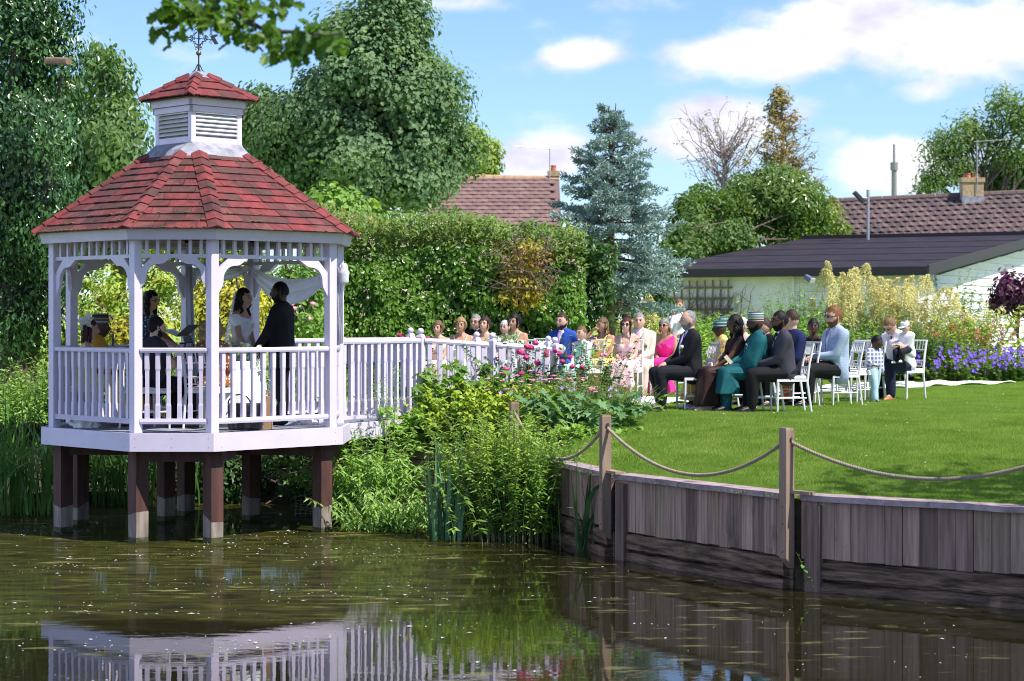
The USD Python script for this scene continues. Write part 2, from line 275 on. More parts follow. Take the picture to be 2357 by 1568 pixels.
# ---------------------------------------------------------------- timber pond wall
wallx = BANK[7:13]
seg = np.linalg.norm(np.diff(wallx, axis=0), axis=1); cum = np.r_[0, np.cumsum(seg)]
from scipy.interpolate import PchipInterpolator
def wall_pt(t, off=0.0):
    """A point t metres along the pond wall, off metres towards the water."""
    p = np.array([np.interp(t, cum, wallx[:, 0]), np.interp(t, cum, wallx[:, 1])]); k = min(max(np.searchsorted(cum, t)-1, 0), len(seg)-1)
    d = (wallx[k+1]-wallx[k])/seg[k]; return p+np.array([d[1], -d[0]])*off, d
wall = thing("pond_wall", "curved weathered timber wall of upright planks holding the lawn above the pond", "wall")
rw = np.random.default_rng(3)
for s in range(len(seg)-1):
    t0, t1 = cum[s]+.06, cum[s+1]-.06; L = t1-t0; n = int(round(L/.172)); ed = t0+L*np.linspace(0, 1, n+1)
    # backing, so that joints read dark
    (a, d), (b, _) = wall_pt(t0, .015), wall_pt(t1, .015); obj("backing_board", beam([*a, .40], [*b, .40], .02, .86), SLEEPER, wall)
    for i in range(n):
        (a, d), (b, _) = wall_pt(ed[i]+.003, .055+rw.uniform(-.004, .004)), wall_pt(ed[i+1]-.003, .055+rw.uniform(-.004, .004)); z0 = .30+rw.uniform(-.012, .008); nn = np.array([d[1], -d[0]])*.024
        A = [[*(a-nn), z0], [*(b-nn), z0], [*(b+nn), z0], [*(a+nn), z0]]; B = [[*(a-nn), .835], [*(b-nn), .835], [*(b+nn), .835], [*(a+nn), .835]]
        obj("plank", hexa(A, B), OLDWOOD[rw.choice(5, p=[.3, .25, .2, .1, .15])], wall)
    for z0, z1, o in ((.115, .292, .085), (-.12, .10, .11)):
        k = 24; rings = []
        for t in np.linspace(t0+.05, t1-.05, k):
            (a, d) = wall_pt(t, o-.09); (b, _) = wall_pt(t, o+.015*float(meshkit.fbm(np.array([t*2.2, z0, 0])))-.02*abs(math.sin(t*5+z0*9))*rw.random()); w0, w1 = (rw.uniform(-.012, .006) for _ in range(2))
            rings.append([[*a, z0], [*b, z0+.012+w0], [*(b+.01*np.array([d[1], -d[0]])), (z0+z1)/2], [*b, z1-.01+w1], [*a, z1+w1]])
        obj("sleeper", loft(rings), SLEEPER, wall)
    (a, d), (b, _) = wall_pt(cum[s]-.02, .04), wall_pt(cum[s+1]-.05, .04)
    k = 10; rings = []
    for t in np.linspace(cum[s]+.07, cum[s+1]-.07, k):
        (a, _), (b, _) = wall_pt(t, -.11), wall_pt(t, .125+rw.uniform(-.004, .004)); w = rw.uniform(-.004, .004); rings.append([[*a, .838], [*b, .838+w], [*b, .892+w], [*a, .894]])
    obj("cap_board", loft(rings), CAPWOOD, wall)
for s in range(1, len(cum)-1):
    (a, d) = wall_pt(cum[s]+.20, .06); obj("pile", beam([*a, -.5], [*a, .80], .15, .15, up=(d[0], d[1], 0)), OLDWOOD[3], wall)
    (a, d) = wall_pt(cum[s], .13); (b, _) = wall_pt(cum[s]+.20, .13); obj("ledge", beam([*(a-.07*d), .918], [*b, .912], .1, .028), PALEWOOD, wall)
# rope posts
posts = []
rope_lab = ["weathered square rope post half hidden in the flower bed", "pale square rope post between the flower bed and the lawn", "pale square rope post in the middle of the pond wall", "rope post at the right end of the pond wall"]
for s in range(0, 4):
    (a, d) = wall_pt(cum[s], .15); w = .10; nn = np.array([d[1], -d[0]])
    p = thing("rope_post", rope_lab[s], "post")
    q = lambda z, k=0: [[*(a-d*w/2-nn*w/2), z], [*(a+d*w/2-nn*w/2), z], [*(a+d*w/2+nn*w/2), z+k], [*(a-d*w/2+nn*w/2), z+k]]
    obj("post", loft([q(.20, .10), q(1.49), [[*(np.array(x[:2])*.9+a*.1), 1.512] for x in q(1.5)]]), PALEWOOD, p)
    for z in (.36, .62, .78): obj("bolt", ball([*(a+nn*(w/2+.002)), z], .009, 1), flat("bolt_steel", (.2, .19, .18), metal=.7), p)
    ho = np.array([*(a+d*w/2*0+nn*0), 1.40]); posts.append((a, d, ho))
ROPE = mat("rope_fibre", (.20, .165, .12), (.34, .29, .22), scale=60, rough=.85, spec=.1, bump=.4, bscale=300)
def rope(p, q, sag, name, label):
    t = np.linspace(0, 1, 420); c = p+(q-p)*t[:, None]; c[:, 2] -= sag*4*t*(1-t); ln = np.r_[0, np.cumsum(np.linalg.norm(np.diff(c, axis=0), axis=1))]
    tg = nrm(np.gradient(c, axis=0)); a = nrm(np.cross(tg, [0, 0, 1.0])); b = np.cross(tg, a)
    r = thing(name, label, "rope")
    for k in range(3):
        ph = ln/.075*2*np.pi+k*2.094; obj("strand", tube(c+.009*(np.cos(ph)[:, None]*a+np.sin(ph)[:, None]*b), .0105, 5), ROPE, r, smooth=True)
    for e, s in ((p, 1), (q, -1)):
        g = nrm(q-p)*s; obj("hole_ring", cyl(e+g*.045, e+g*.056, .028, 10), flat("hole_dark", (.03, .025, .02)), r)
rope(posts[0][2], posts[1][2], .46, "rope", "thick rope sagging in front of the flower bed to the first lawn post")
rope(posts[1][2], posts[2][2], .42, "rope", "thick twisted rope sagging between the two posts of the lawn edge")
rope(posts[2][2], posts[3][2], .30, "rope", "thick twisted rope running off towards the right edge of the picture")
# lower board wall beside the walkway
low = thing("board_wall", "low wall of horizontal boards behind the iris leaves below the walkway", "wall")
a, b = np.array([-1.75, 26.1]), np.array([-.1, 24.6]); d = (b-a)/np.linalg.norm(b-a)
for k in range(5): obj("board", beam([*a, .06+k*.19], [*(b+.01*k), .06+k*.19], .04, .182), mat("board_brown", (.15, .105, .06), (.27, .2, .12), scale=9, stretch=(.4, .4, 3), rough=.8, bump=.4), low)
for t in (.05, .55, .97): p = a+(b-a)*t+np.array([d[1], -d[0]])*.06; obj("upright", beam([*p, -.4], [*p, .95], .1, .1, up=(d[0], d[1], 0)), PALEWOOD, low)

# white aisle runner on the lawn
def runner():
    p = np.array([(1.15, 28.0), (1.9, 29.2), (3.5, 31.2), (5.5, 34.2), (7.6, 36.9), (9.4, 39.2)]); cs = np.r_[0, np.cumsum(np.linalg.norm(np.diff(p, axis=0), axis=1))]; t = np.linspace(0, cs[-1], 90)
    c = np.stack([np.interp(t, cs, p[:, 0]), np.interp(t, cs, p[:, 1])], 1); tg = nrm(np.gradient(c, axis=0)); nn = np.stack([tg[:, 1], -tg[:, 0]], 1); rows = []
    for i in range(len(t)):
        row = []
        for k in np.linspace(-1, 1, 9):
            w = .58+.05*math.sin(t[i]*2.1)+.03*math.sin(t[i]*5.3); q = c[i]+nn[i]*k*w; row.append([*q, float(land(*q))+.03+.016*math.sin(t[i]*4.2+k*2)*(.4+abs(k))+.02*(abs(k) > .9)])
        rows.append(row)
    top = np.array(rows).reshape(-1, 3); f = []
    for i in range(len(t)-1):
        for j in range(8): a = i*9+j; f += [[a, a+1, a+10], [a, a+10, a+9]]
    bot = top-[0, 0, .012]; nt = len(top); f = np.array(f); g = f[:, ::-1]+nt; ed = []
    for i in range(len(t)-1):
        for j in (0, 8): a, b = i*9+j, (i+1)*9+j; ed += [[a, b, b+nt], [a, b+nt, a+nt]]
    return np.vstack([top, bot]), np.vstack([f, g, ed])
obj("aisle_runner", runner(), mat("white_carpet", (.72, .72, .72), (.8, .8, .8), rough=.9, bump=.3, bscale=200), smooth=50, label="crumpled white carpet runner lying across the lawn behind the seats", category="carpet")

# ---------------------------------------------------------------- houses, shed
def roof_tiles(parent, e0, e1, up, n_rows, tw, mats, seed, thick=.035, wave=.02, most=300, part="tile"):
    """Rows of tiles from the eaves line e0-e1 up the slope vector."""
    r = np.random.default_rng(seed); e0, e1, up = map(np.asarray, (e0, e1, up)); L = np.linalg.norm(e1-e0); x = (e1-e0)/L; u = up/n_rows; nz = nrm(np.cross(x, up)); nz = nz*np.sign(nz[2]); n = int(L/tw); rest = []; made = 0
    order = [(i, j) for i in range(n_rows) for j in range(n)]; order.sort(key=lambda a: -a[0])
    for i, j in order:
        o = e0+u*i+x*(j*tw+(i % 2)*tw/2); ln = u*1.12; pr = []
        for k in range(7): s = k/6; pr.append((s*tw*.985, wave*(1-abs(math.cos(math.pi*s)))*1.0))
        jit = r.normal(0, .003); lift = thick+jit; a = [o+x*s+nz*(h+lift) for s, h in pr]; b = [o+ln+x*s+nz*(h+.004) for s, h in pr]
        v = np.array(a+b+[p-nz*thick*.8 for p in a]); f = [[k, k+1, k+8] for k in range(6)]+[[k, k+8, k+7] for k in range(6)]+[[k, k+14, k+15] for k in range(6)]+[[k, k+15, k+1] for k in range(6)]
        if made < most: obj(part, (v, np.array(f)), mats[r.integers(len(mats))], parent); made += 1
        else: rest.append((v, np.array(f)))
    if rest: obj("far_tiles", rest, mats[0], parent, kind="stuff")
BRICK = mat("chimney_brick", (.26, .19, .11), (.42, .32, .2), scale=14, rough=.9, bump=.5, bscale=60, extra=stain(8, .6, (.13, .1, .07), amt=.6))
LEAD = mat("lead_sheet", (.15, .15, .185), (.29, .285, .335), scale=7, rough=.55, spec=.4, bump=.4, bscale=30)
POT = flat("chimney_pot_clay", (.40, .12, .06))
ALU = flat("aerial_metal", (.35, .35, .37), metal=.6, rough=.4)
def chimney(parent, c, w, d, z0, z1, pots, lead_h=.35):
    ch = obj("chimney", [beam([c[0], c[1], z0], [c[0], c[1], z1-.16], w, d, up=(0, 1, 0)), beam([c[0], c[1], z1-.158], [c[0], c[1], z1], w*1.12, d*1.12, up=(0, 1, 0))], BRICK, parent)
    for dx, h, r in pots: obj("chimney_pot", loft([[(c[0]+dx+r*k*math.cos(t), c[1]+r*k*math.sin(t), z1+zz) for t in np.linspace(0, 6.28, 11)[:-1]] for zz, k in ((0, 1.05), (h*.8, .88), (h*.82, 1.05), (h, 1.0))]), POT, ch)
    obj("lead_flashing", beam([c[0], c[1], z0-.1], [c[0], c[1], z0+lead_h], w*1.06, d*1.06, up=(0, 1, 0)), LEAD, ch)
def aerial(parent, c, z0, z1, dirx, n=7):
    a = obj("aerial_mast", cyl([c[0], c[1], z0], [c[0], c[1], z1], .018, 6), ALU, parent)
    obj("aerial_boom", [cyl([c[0]+dirx*.1, c[1], z1-.05], [c[0]-dirx*1.1, c[1]-.2, z1+.02], .014, 6)]+[cyl([c[0]-dirx*k*.15, c[1]-.2*k/7-.16, z1-.03], [c[0]-dirx*k*.15, c[1]-.2*k/7+.16, z1-.03], .006, 4) for k in range(n)], ALU, a)
Yh = 58.0
# left house, behind the hedge
h1 = thing("house", "house with plain brown tiled roof and tall chimney behind the hedge", "house")
rz = W(1100, 412, Yh+3)[2]; r0, r1 = W(985, 410, Yh+3), W(1287, 424, Yh+3); r0[2] = rz+.05; r1[2] = rz-.02; ez = W(1100, 521, Yh)[2]
e0, e1 = np.array([r0[0], Yh-.2, ez]), np.array([r1[0], Yh-.2, ez])
T1 = [mat(f"brown_roof_tile_{i}", tuple(np.array(c)*.85), tuple(np.array(c)*1.15), scale=30, rough=.85, extra=stain(9, .64, (.2, .17, .165), amt=.5)) for i, c in enumerate([(.155, .092, .082), (.135, .082, .078), (.175, .108, .095)])]
rf = obj("roof", hexa([e0, e1, [r1[0], Yh+6.2, ez], [r0[0], Yh+6.2, ez]], [r0-[0, .02, 0], r1-[0, .02, 0], r1+[0, .02, 0], r0+[0, .02, 0]]), T1[1], h1)
roof_tiles(rf, e0, e1, (r0-e0)*[0, 1, 1], 13, .31, T1, 5, wave=.012)
obj("ridge", [cyl(r0+(r1-r0)*k/12, r0+(r1-r0)*(k+.97)/12, .11, 8) for k in range(12)], mat("ridge_clay", (.33, .21, .12), (.4, .27, .17), rough=.85), h1)
obj("wall", beam([(e0[0]+e1[0])/2, Yh+.1, 1.2], [(e0[0]+e1[0])/2, Yh+.1, ez], e1[0]-e0[0]-.4, .3, up=(0, 1, 0)), BRICK, h1)
obj("gutter", beam(e0-[0, .08, .06], e1-[0, .08, .06], .1, .09), flat("black_gutter", (.02, .02, .022)), h1)
obj("end_wall", hexa([[e1[0]-.3, Yh+.3, 1.2], [e1[0]-.05, Yh+.3, 1.2], [e1[0]-.05, Yh+5.8, 1.2], [e1[0]-.3, Yh+5.8, 1.2]], [[e1[0]-.3, Yh+.3, ez], [e1[0]-.05, Yh+.3, ez], [e1[0]-.05, Yh+5.8, ez], [e1[0]-.3, Yh+5.8, ez]]), BRICK, h1)
c = W(1274, 430, Yh+3.2); chimney(h1, c, .33, .55, W(0, 440, Yh+3)[2], W(0, 394, Yh+3)[2], [(0, .19, .085)])
ca = [c[0]-.12, c[1]-.3]; aerial(h1, ca, W(0, 440, Yh+3)[2], W(0, 340, Yh+3)[2], 1)
# right house
Y2 = 66.0
h2 = thing("bungalow", "long bungalow roof of mottled grey brown tiles behind the shed", "house")
r0, r1 = W(1880, 474, Y2+4), W(2560, 436, Y2+2); r1[2] = r0[2] = W(2100, 455, Y2+3.4)[2]; r0[2] += -.15; r1[2] += .18
T2 = [mat(f"grey_roof_tile_{i}", tuple(np.array(c)*.8), tuple(np.array(c)*1.2), scale=25, rough=.9, extra=stain(12, .60, (.27, .25, .25), amt=.7)) for i, c in enumerate([(.085, .056, .058), (.105, .07, .07), (.065, .046, .05)])]
run = np.array([-.15, -4.6, -3.3]); e0, e1 = r0+run, r1+run
rf = obj("roof", hexa([e0, e1, e1+[0, 9.2, 0], e0+[0, 9.2, 0]], [r0-[0, .02, 0], r1-[0, .02, 0], r1+[0, .02, 0], r0+[0, .02, 0]]), T2[2], h2)
roof_tiles(rf, e0, e1, -run, 19, .30, T2, 6, wave=.045, thick=.05)
obj("ridge", [cyl(r0+(r1-r0)*k/22+[0, 0, .02], r0+(r1-r0)*(k+.97)/22+[0, 0, .02], .12, 8) for k in range(22)], T2[1], h2)
obj("wall", hexa([e0+[.4, .4, -2.6], e1+[-.4, .4, -2.6], e1+[-.4, 8.6, -2.6], e0+[.4, 8.6, -2.6]], [e0+[.4, .4, -.02], e1+[-.4, .4, -.02], e1+[-.4, 8.6, -.02], e0+[.4, 8.6, -.02]]), BRICK, h2)
c = W(2236, 440, Y2+2.8); chimney(h2, c, .72, .55, W(0, 462, Y2+2.8)[2]-.1, W(0, 410, Y2+2.8)[2], [(-.15, .16, .13), (.15, .12, .1)], .25)
aerial(h2, [c[0]+.12, c[1]-.32], W(0, 445, Y2+2.8)[2], W(0, 325, Y2+2.8)[2], -1)
# mast and floodlight pole
m_ = thing("radio_mast", "tall thin grey mast standing far behind the bungalow", "mast"); b = WX(2058, 140.0)
zz = [W(0, y, 140.0)[2] for y in (470, 392, 374, 332)]
obj("lower_pole", cyl([b, 140, 1], [b, 140, zz[1]], .19, 10), flat("mast_grey", (.17, .175, .195)), m_); obj("collar", cyl([b, 140, zz[1]], [b, 140, zz[2]], .27, 10), flat("mast_grey", (.17, .175, .195)), m_); obj("upper_pole", cyl([b, 140, zz[2]], [b, 140, zz[3]], .085, 8), flat("mast_grey", (.17, .175, .195)), m_)
fl = thing("floodlight_pole", "slim galvanised pole with a tilted floodlight in front of the bungalow roof", "floodlight"); Yp = 57.5; b = WX(1998, Yp); zt = W(0, 437, Yp)[2]
obj("pole", cyl([b, Yp, 1.2], [b, Yp, zt], .045, 8), ALU, fl); obj("lamp_head", beam([b-.42, Yp-.1, W(0, 443, Yp)[2]], [b-.14, Yp-.1, W(0, 466, Yp)[2]], .3, .09), flat("lamp_black", (.03, .03, .035)), fl); obj("bracket", cyl([b-.2, Yp-.1, W(0, 456, Yp)[2]], [b, Yp, W(0, 456, Yp)[2]], .02, 6), ALU, fl)
# shed
C0 = np.array([WX(2108, 45.7), 45.7]); dl = nrm(np.array([3.66-9.24, 48.6-45.7])); dr = np.array([-dl[1], dl[0]]); dr = dr if dr[1] > 0 else -dr
shed = thing("shed", "low white outbuilding with black felt roof and weatherboarded walls", "shed"); Lf, Ld = 6.6, 12.0; ze = W(0, 627, 45.7)[2]-.02; slope = .098; zg = 1.2
def sp(a, b, z): q = C0+dl*a+dr*b; return np.array([q[0], q[1], z])
FELT = mat("roof_felt", (.011, .008, .0125), (.023, .017, .026), scale=2.2, detail=8, rough=.85, spec=.25, bump=.3, bscale=120, extra=chain(stain(1.4, .60, (.065, .032, .018), (1, 1, 1), .8), stain(9, .68, (.1, .05, .03), amt=.6)))
top = [sp(-.35, -.3, ze+.12), sp(Lf+.3, -.3, ze+.12), sp(Lf+.3, Ld, ze+.12+slope*(Ld+.3)), sp(-.35, Ld, ze+.12+slope*(Ld+.3))]
obj("roof", hexa([p-[0, 0, .10] for p in top], top), FELT, shed)
FASC = flat("black_trim", (.025, .023, .028))
obj("fascia", beam(sp(-.38, -.325, ze+.045), sp(Lf+.32, -.325, ze+.045), .04, .2), FASC, shed); obj("fascia", beam(sp(-.375, -.30, ze+.06), sp(-.375, Ld, ze+.06+slope*(Ld+.3)), .04, .24), FASC, shed)
obj("kerb", beam(sp(-.35, Ld, ze+.17+slope*(Ld+.3)), sp(Lf+.3, Ld, ze+.17+slope*(Ld+.3)), .12, .1), FASC, shed)
obj("felt_seam", [beam(sp(-.3, q, ze+.124+slope*(q+.3)), sp(Lf+.3, q, ze+.124+slope*(q+.3)), .05, .008) for q in (2.2, 4.6, 7.0, 9.4)], FELT, shed)
REND = mat("white_render", (.74, .69, .76), (.84, .79, .86), scale=3, rough=.9, bump=.7, bscale=35, extra=stain(1.5, .58, (.55, .52, .54), amt=.5))
xw = 2.95
obj("rendered_wall", hexa([sp(xw, 0, zg), sp(Lf, 0, zg), sp(Lf, .2, zg), sp(xw, .2, zg)], [sp(xw, 0, ze), sp(Lf, 0, ze), sp(Lf, .2, ze), sp(xw, .2, ze)]), REND, shed)
obj("core_wall", hexa([sp(.03, .03, zg), sp(xw, .03, zg), sp(xw, Ld-.2, zg), sp(.03, Ld-.2, zg)], [sp(.03, .03, ze-.02), sp(xw, .03, ze-.02), sp(xw, Ld-.2, ze+slope*Ld-.02), sp(.03, Ld-.2, ze+slope*Ld-.02)]), flat("dark_core", (.05, .05, .05)), shed)
BRD = mat("white_weatherboard", (.74, .70, .77), (.82, .78, .85), scale=2, stretch=(1, 1, 6), rough=.5, bump=.2, bscale=30)
bh = .2
for k in range(int((ze-zg)/bh)+1):
    z0 = ze-(k+1)*bh; z1 = ze-k*bh-.006
    obj("weatherboard", hexa([sp(.0, -.028, z0), sp(xw-.05, -.028, z0), sp(xw-.05, .02, z0), sp(.0, .02, z0)], [sp(.0, -.004, z1), sp(xw-.05, -.004, z1), sp(xw-.05, .02, z1), sp(.0, .02, z1)]), BRD, shed)
for k in range(-6, int((ze-zg)/bh)+1):
    z0 = ze-(k+1)*bh; z1 = ze-k*bh-.006; b0 = max(.02, (z0-ze)/slope+1.9) if z0 > ze-.19 else .02
    if b0 < Ld-1: obj("weatherboard", hexa([sp(-.028, b0, z0), sp(.02, b0, z0), sp(.02, Ld-.3, z0), sp(-.028, Ld-.3, z0)], [sp(-.004, b0+(1.9 if z1 > ze else 0), z1), sp(.02, b0+(1.9 if z1 > ze else 0), z1), sp(.02, Ld-.3, z1), sp(-.004, Ld-.3, z1)]), BRD, shed)
obj("corner_board", beam(sp(-.03, -.03, zg), sp(-.03, -.03, ze-.01), .1, .1, up=(dl[0], dl[1], 0)), BRD, shed); obj("cover_strip", beam(sp(xw-.02, -.03, zg), sp(xw-.02, -.03, ze-.01), .09, .06, up=(dl[0], dl[1], 0)), BRD, shed)
sl = obj("floodlight", beam(sp(2.5, -.36, ze-.06), sp(2.34, -.41, ze-.15), .16, .11), flat("lamp_blue_grey", (.10, .11, .17)), shed); obj("lens", beam(sp(2.34, -.41, ze-.15), sp(2.31, -.42, ze-.165), .15, .10), flat("lamp_glass", (.5, .5, .5), rough=.2), sl)
tr = thing("trellis", "square brown wooden trellis fixed to the rendered shed wall", "trellis"); TW = mat("trellis_wood", (.20, .15, .10), (.30, .23, .17), scale=15, rough=.85)
for k in range(9): q = 4.55+k*.2; obj("upright", beam(sp(q, -.06, zg+.35), sp(q, -.06, ze-.12), .045, .03, up=(dl[0], dl[1], 0)), TW, tr)
for k in range(7): z = zg+.5+k*.26; obj("rail", beam(sp(4.45, -.035, z), sp(6.25, -.035, z), .02, .045), TW, tr)
def bare_vine(name, label, x0, x1, zmax, n, seed, off=-.1):
    r = np.random.default_rng(seed); ms = []
    for i in range(n):
        a = r.uniform(x0, x1); z = zg; p = [sp(a, off, z)]; da = r.normal(0, .25)
        for k in range(9): a += da*.2+r.normal(0, .06); z += r.uniform(.1, .28)*(zmax/2.0); p.append(sp(a, off-.03*r.random(), min(z, ze-.15)))
        ms.append(tube(p, np.linspace(.022, .005, len(p))*r.uniform(.5, 1.1), 4))
        for k in range(3):
            q = p[r.integers(2, 8)]; e = q+np.array([*(dl*r.normal(0, .4)), r.uniform(.15, .6)]); ms.append(tube([q, (q+e)/2+r.normal(0, .03, 3), e], [.009, .006, .003], 3))
    o = thing(name, label, "climber"); obj("bare_stems", ms, mat("bare_bark", (.10, .075, .06), (.17, .13, .11), scale=20, rough=.9), o)
bare_vine("bare_climber", "leafless brown climber tangled over the wooden trellis", 4.5, 6.2, 2.2, 46, 11)
bare_vine("bare_climber", "leafless climber stems on the bare white rendered wall", 3.1, 4.3, 1.5, 12, 12)
# ---------------------------------------------------------------- gazebo
GC = np.array([-3.785, 24.16]); GA = math.pi/4-.0125; DZ = 1.242
def octo(S, c):
    h = S/2; p = np.array([(-h, h-c), (-h, -h+c), (-h+c, -h), (h-c, -h), (h, -h+c), (h, h-c), (h-c, h), (-h+c, h)])
    R = np.array([[math.cos(GA), -math.sin(GA)], [math.sin(GA), math.cos(GA)]]); return p@R.T+GC
def P3(p, z): return np.array([p[0], p[1], z])
gz = thing("gazebo", "white octagonal timber pavilion with red shingle roof and cupola standing on piles in the pond", "gazebo")
deckP, fascP, postP = octo(3.2, .666), octo(3.248, .704), octo(2.93, .612)
DECK = mat("grey_deck_paint", (.17, .18, .23), (.25, .26, .31), scale=4, stretch=(1, 1, 1), rough=.6, bump=.2, bscale=40)
PILE = mat("pile_brown_stain", (.048, .022, .018), (.095, .042, .033), scale=9, stretch=(1, 1, .15), rough=.65, spec=.3, bump=.4, bscale=30, bstretch=(1, 1, .1))
PALEPILE = mat("pile_bleached_wood", (.12, .095, .078), (.27, .225, .19), scale=14, stretch=(1, 1, .12), rough=.85, bump=.8, bscale=40, bstretch=(1, 1, .08), extra=stain(7, .6, (.07, .055, .045), (1, 1, .2), .8))
MOSSY = mat("pile_wet_moss", (.02, .022, .008), (.07, .08, .02), scale=20, rough=.7, bump=.8)
# deck boards along one axis of the square, cut to the octagon
octd = sg.Polygon(octo(3.17, .66)); ux = np.array([math.cos(GA), math.sin(GA)]); uy = np.array([-math.sin(GA), math.cos(GA)])
dk = obj("deck_frame", extrude(sg.Polygon(octo(3.12, .64)), .12, [(1, 0, 0), (0, 1, 0), (0, 0, 1), (0, 0, DZ-.16)]), PILE, gz)
for k in range(-11, 12):
    c = GC+uy*k*.142; bx = sg.Polygon([c+ux*a*2.5+uy*b*.068 for a, b in ((-1, -1), (1, -1), (1, 1), (-1, 1))]).intersection(octd)
    if bx.area > .01: obj("deck_board", extrude(bx, .032, [(1, 0, 0), (0, 1, 0), (0, 0, 1), (0, 0, DZ-.034)]), DECK, gz)
for i in range(8):
    a, b = deckP[i], deckP[(i+1) % 8]; n = nrm(np.array([(b-a)[1], -(b-a)[0]])); m = (a+b)/2
    obj("deck_fascia", hexa([P3(a-n*.03, 1.04), P3(b-n*.03, 1.04), P3(b, 1.04), P3(a, 1.04)], [P3(a-n*.03, 1.246), P3(b-n*.03, 1.246), P3(b, 1.246), P3(a, 1.246)]), WHITE, gz)
    nails = []
    for s in (.06, .94, .5): 
        for z in (1.09, 1.19): q = a+(b-a)*s; nails.append(ball(P3(q+n*.001, z), .005, 0))
    obj("fascia_nails", nails, flat("nail_grey", (.3, .28, .26)), gz, kind="stuff")
# piles
pw = .165
def sq(c, w, z, ax=None):
    ax = ux if ax is None else ax; ay = np.array([-ax[1], ax[0]]); return [P3(c+ax*x*w/2+ay*y*w/2, z) for x, y in ((-1, -1), (1, -1), (1, 1), (-1, 1))]
pr = np.random.default_rng(9)
pilesP = np.vstack([octo(2.78, .60), [octo(2.78, .6)[1]*.0+GC+np.array([-.55, .9])], [GC+np.array([.5, 1.0])]])
for c in pilesP:
    zt = .27+pr.uniform(-.03, .05); jag = [q+[0, 0, pr.uniform(-.05, .05)] for q in sq(c, pw, zt)]; pl = obj("pile", loft([jag, sq(c, pw, .8), sq(c, pw, 1.06)]), PILE, gz)
    obj("bleached_foot", loft([sq(c, pw*.97, .06), sq(c, pw*.99, .16), [q-[0, 0, .001] for q in jag]]), PALEPILE, pl); obj("mossy_base", loft([sq(c, pw*.98, -.6), sq(c, pw*1.02, .0), sq(c, pw*.99, .059)]), MOSSY, pl)
for i, j in ((0, 3), (1, 6), (2, 5), (7, 4), (0, 5), (1, 2)):
    a, b = octo(2.78, .6)[i], octo(2.78, .6)[j]; obj("joist", beam(P3(a, .975), P3(b, .975), .07, .125), PILE, gz)
obj("corbel", hexa([P3(postP[2]+ux*.1-uy*.04, .90), P3(postP[2]+ux*.3-uy*.04, .96), P3(postP[2]+ux*.3+uy*.04, .96), P3(postP[2]+ux*.1+uy*.04, .90)], [P3(postP[2]+ux*.1-uy*.04, 1.035), P3(postP[2]+ux*.3-uy*.04, 1.035), P3(postP[2]+ux*.3+uy*.04, 1.035), P3(postP[2]+ux*.1+uy*.04, 1.035)]), PILE, gz)
# posts
PW = .105
for c in postP: obj("post", loft([sq(c, PW, DZ), sq(c, PW, 3.5)]), WHITE, gz)
# balusters, rails, frieze, brackets
def baluster(p, z0, z1, ax, w=.046):
    H = z1-z0; z = lambda s: z0+s*H
    return loft([sq(p, w, z0, ax), sq(p, w, z(.20), ax), sq(p, w*.84, z(.235), ax), sq(p, w*.84, z(.72), ax), sq(p, w, z(.755), ax), sq(p, w, z1, ax)])
RAILZ = 2.20
shape = sg.Polygon([(0, -.15), (0, -.43), (.075, -.315), (.085, -.265)]+[(.245-.16*math.cos(t), -.245+.16*math.sin(t)) for t in np.linspace(.15, 1.42, 9)]+[(.265, -.085), (.315, -.075), (.43, 0), (.15, 0)])
def panel(i, rails=True, frieze=True):
    a, b = postP[i], postP[(i+1) % 8]; t = nrm(b-a); n = np.array([t[1], -t[0]]); L = np.linalg.norm(b-a); g = .085
    pa, pb = a+t*g*.62, b-t*g*.62; main = L > 1.2
    if rails:
        obj("handrail", loft([[P3(p+n*x, z) for x, z in ((-.036, RAILZ-.055), (.036, RAILZ-.055), (.042, RAILZ-.035), (.042, RAILZ-.012), (.022, RAILZ), (-.022, RAILZ), (-.042, RAILZ-.012), (-.042, RAILZ-.035))] for p in (pa, pb)]), WHITE, gz)
        obj("bottom_rail", loft([[P3(p+n*x, z) for x, z in ((-.03, DZ+.10), (.03, DZ+.10), (.036, DZ+.125), (.03, DZ+.16), (-.03, DZ+.16), (-.036, DZ+.125))] for p in (pa, pb)]), WHITE, gz)
        nb_ = 11 if main else 6
        for k in range(nb_): p = pa+(pb-pa)*(k+.62)/(nb_+.24); obj("baluster", baluster(p, DZ+.158, RAILZ-.053, t, .05 if main else .047), WHITE, gz)
    FZ = 3.235
    obj("frieze_rail", beam(P3(pa, FZ), P3(pb, FZ), .045, .042), WHITE, gz); obj("header_beam", beam(P3(pa, 3.475), P3(pb, 3.475), .07, .11), WHITE, gz)
    ns = 10 if main else 6
    for k in range(ns): p = pa+(pb-pa)*(k+.6)/(ns+.2); obj("spindle", beam(P3(p, FZ+.02), P3(p, 3.422), .036, .036, up=(t[0], t[1], 0)), WHITE, gz)
    k = 1.0 if main else .82
    for p, s in ((pa, 1), (pb, -1)):
        T = [(t[0]*s*k, t[1]*s*k, 0), (0, 0, k), (n[0], n[1], 0), tuple(P3(p-n*.022, FZ-.021))]; v, f = extrude(shape, .044, T); obj("bracket", (v, f[:, ::-1] if s < 0 else f), WHITE, gz)
for i in range(8): panel(i, rails=(i != 4))
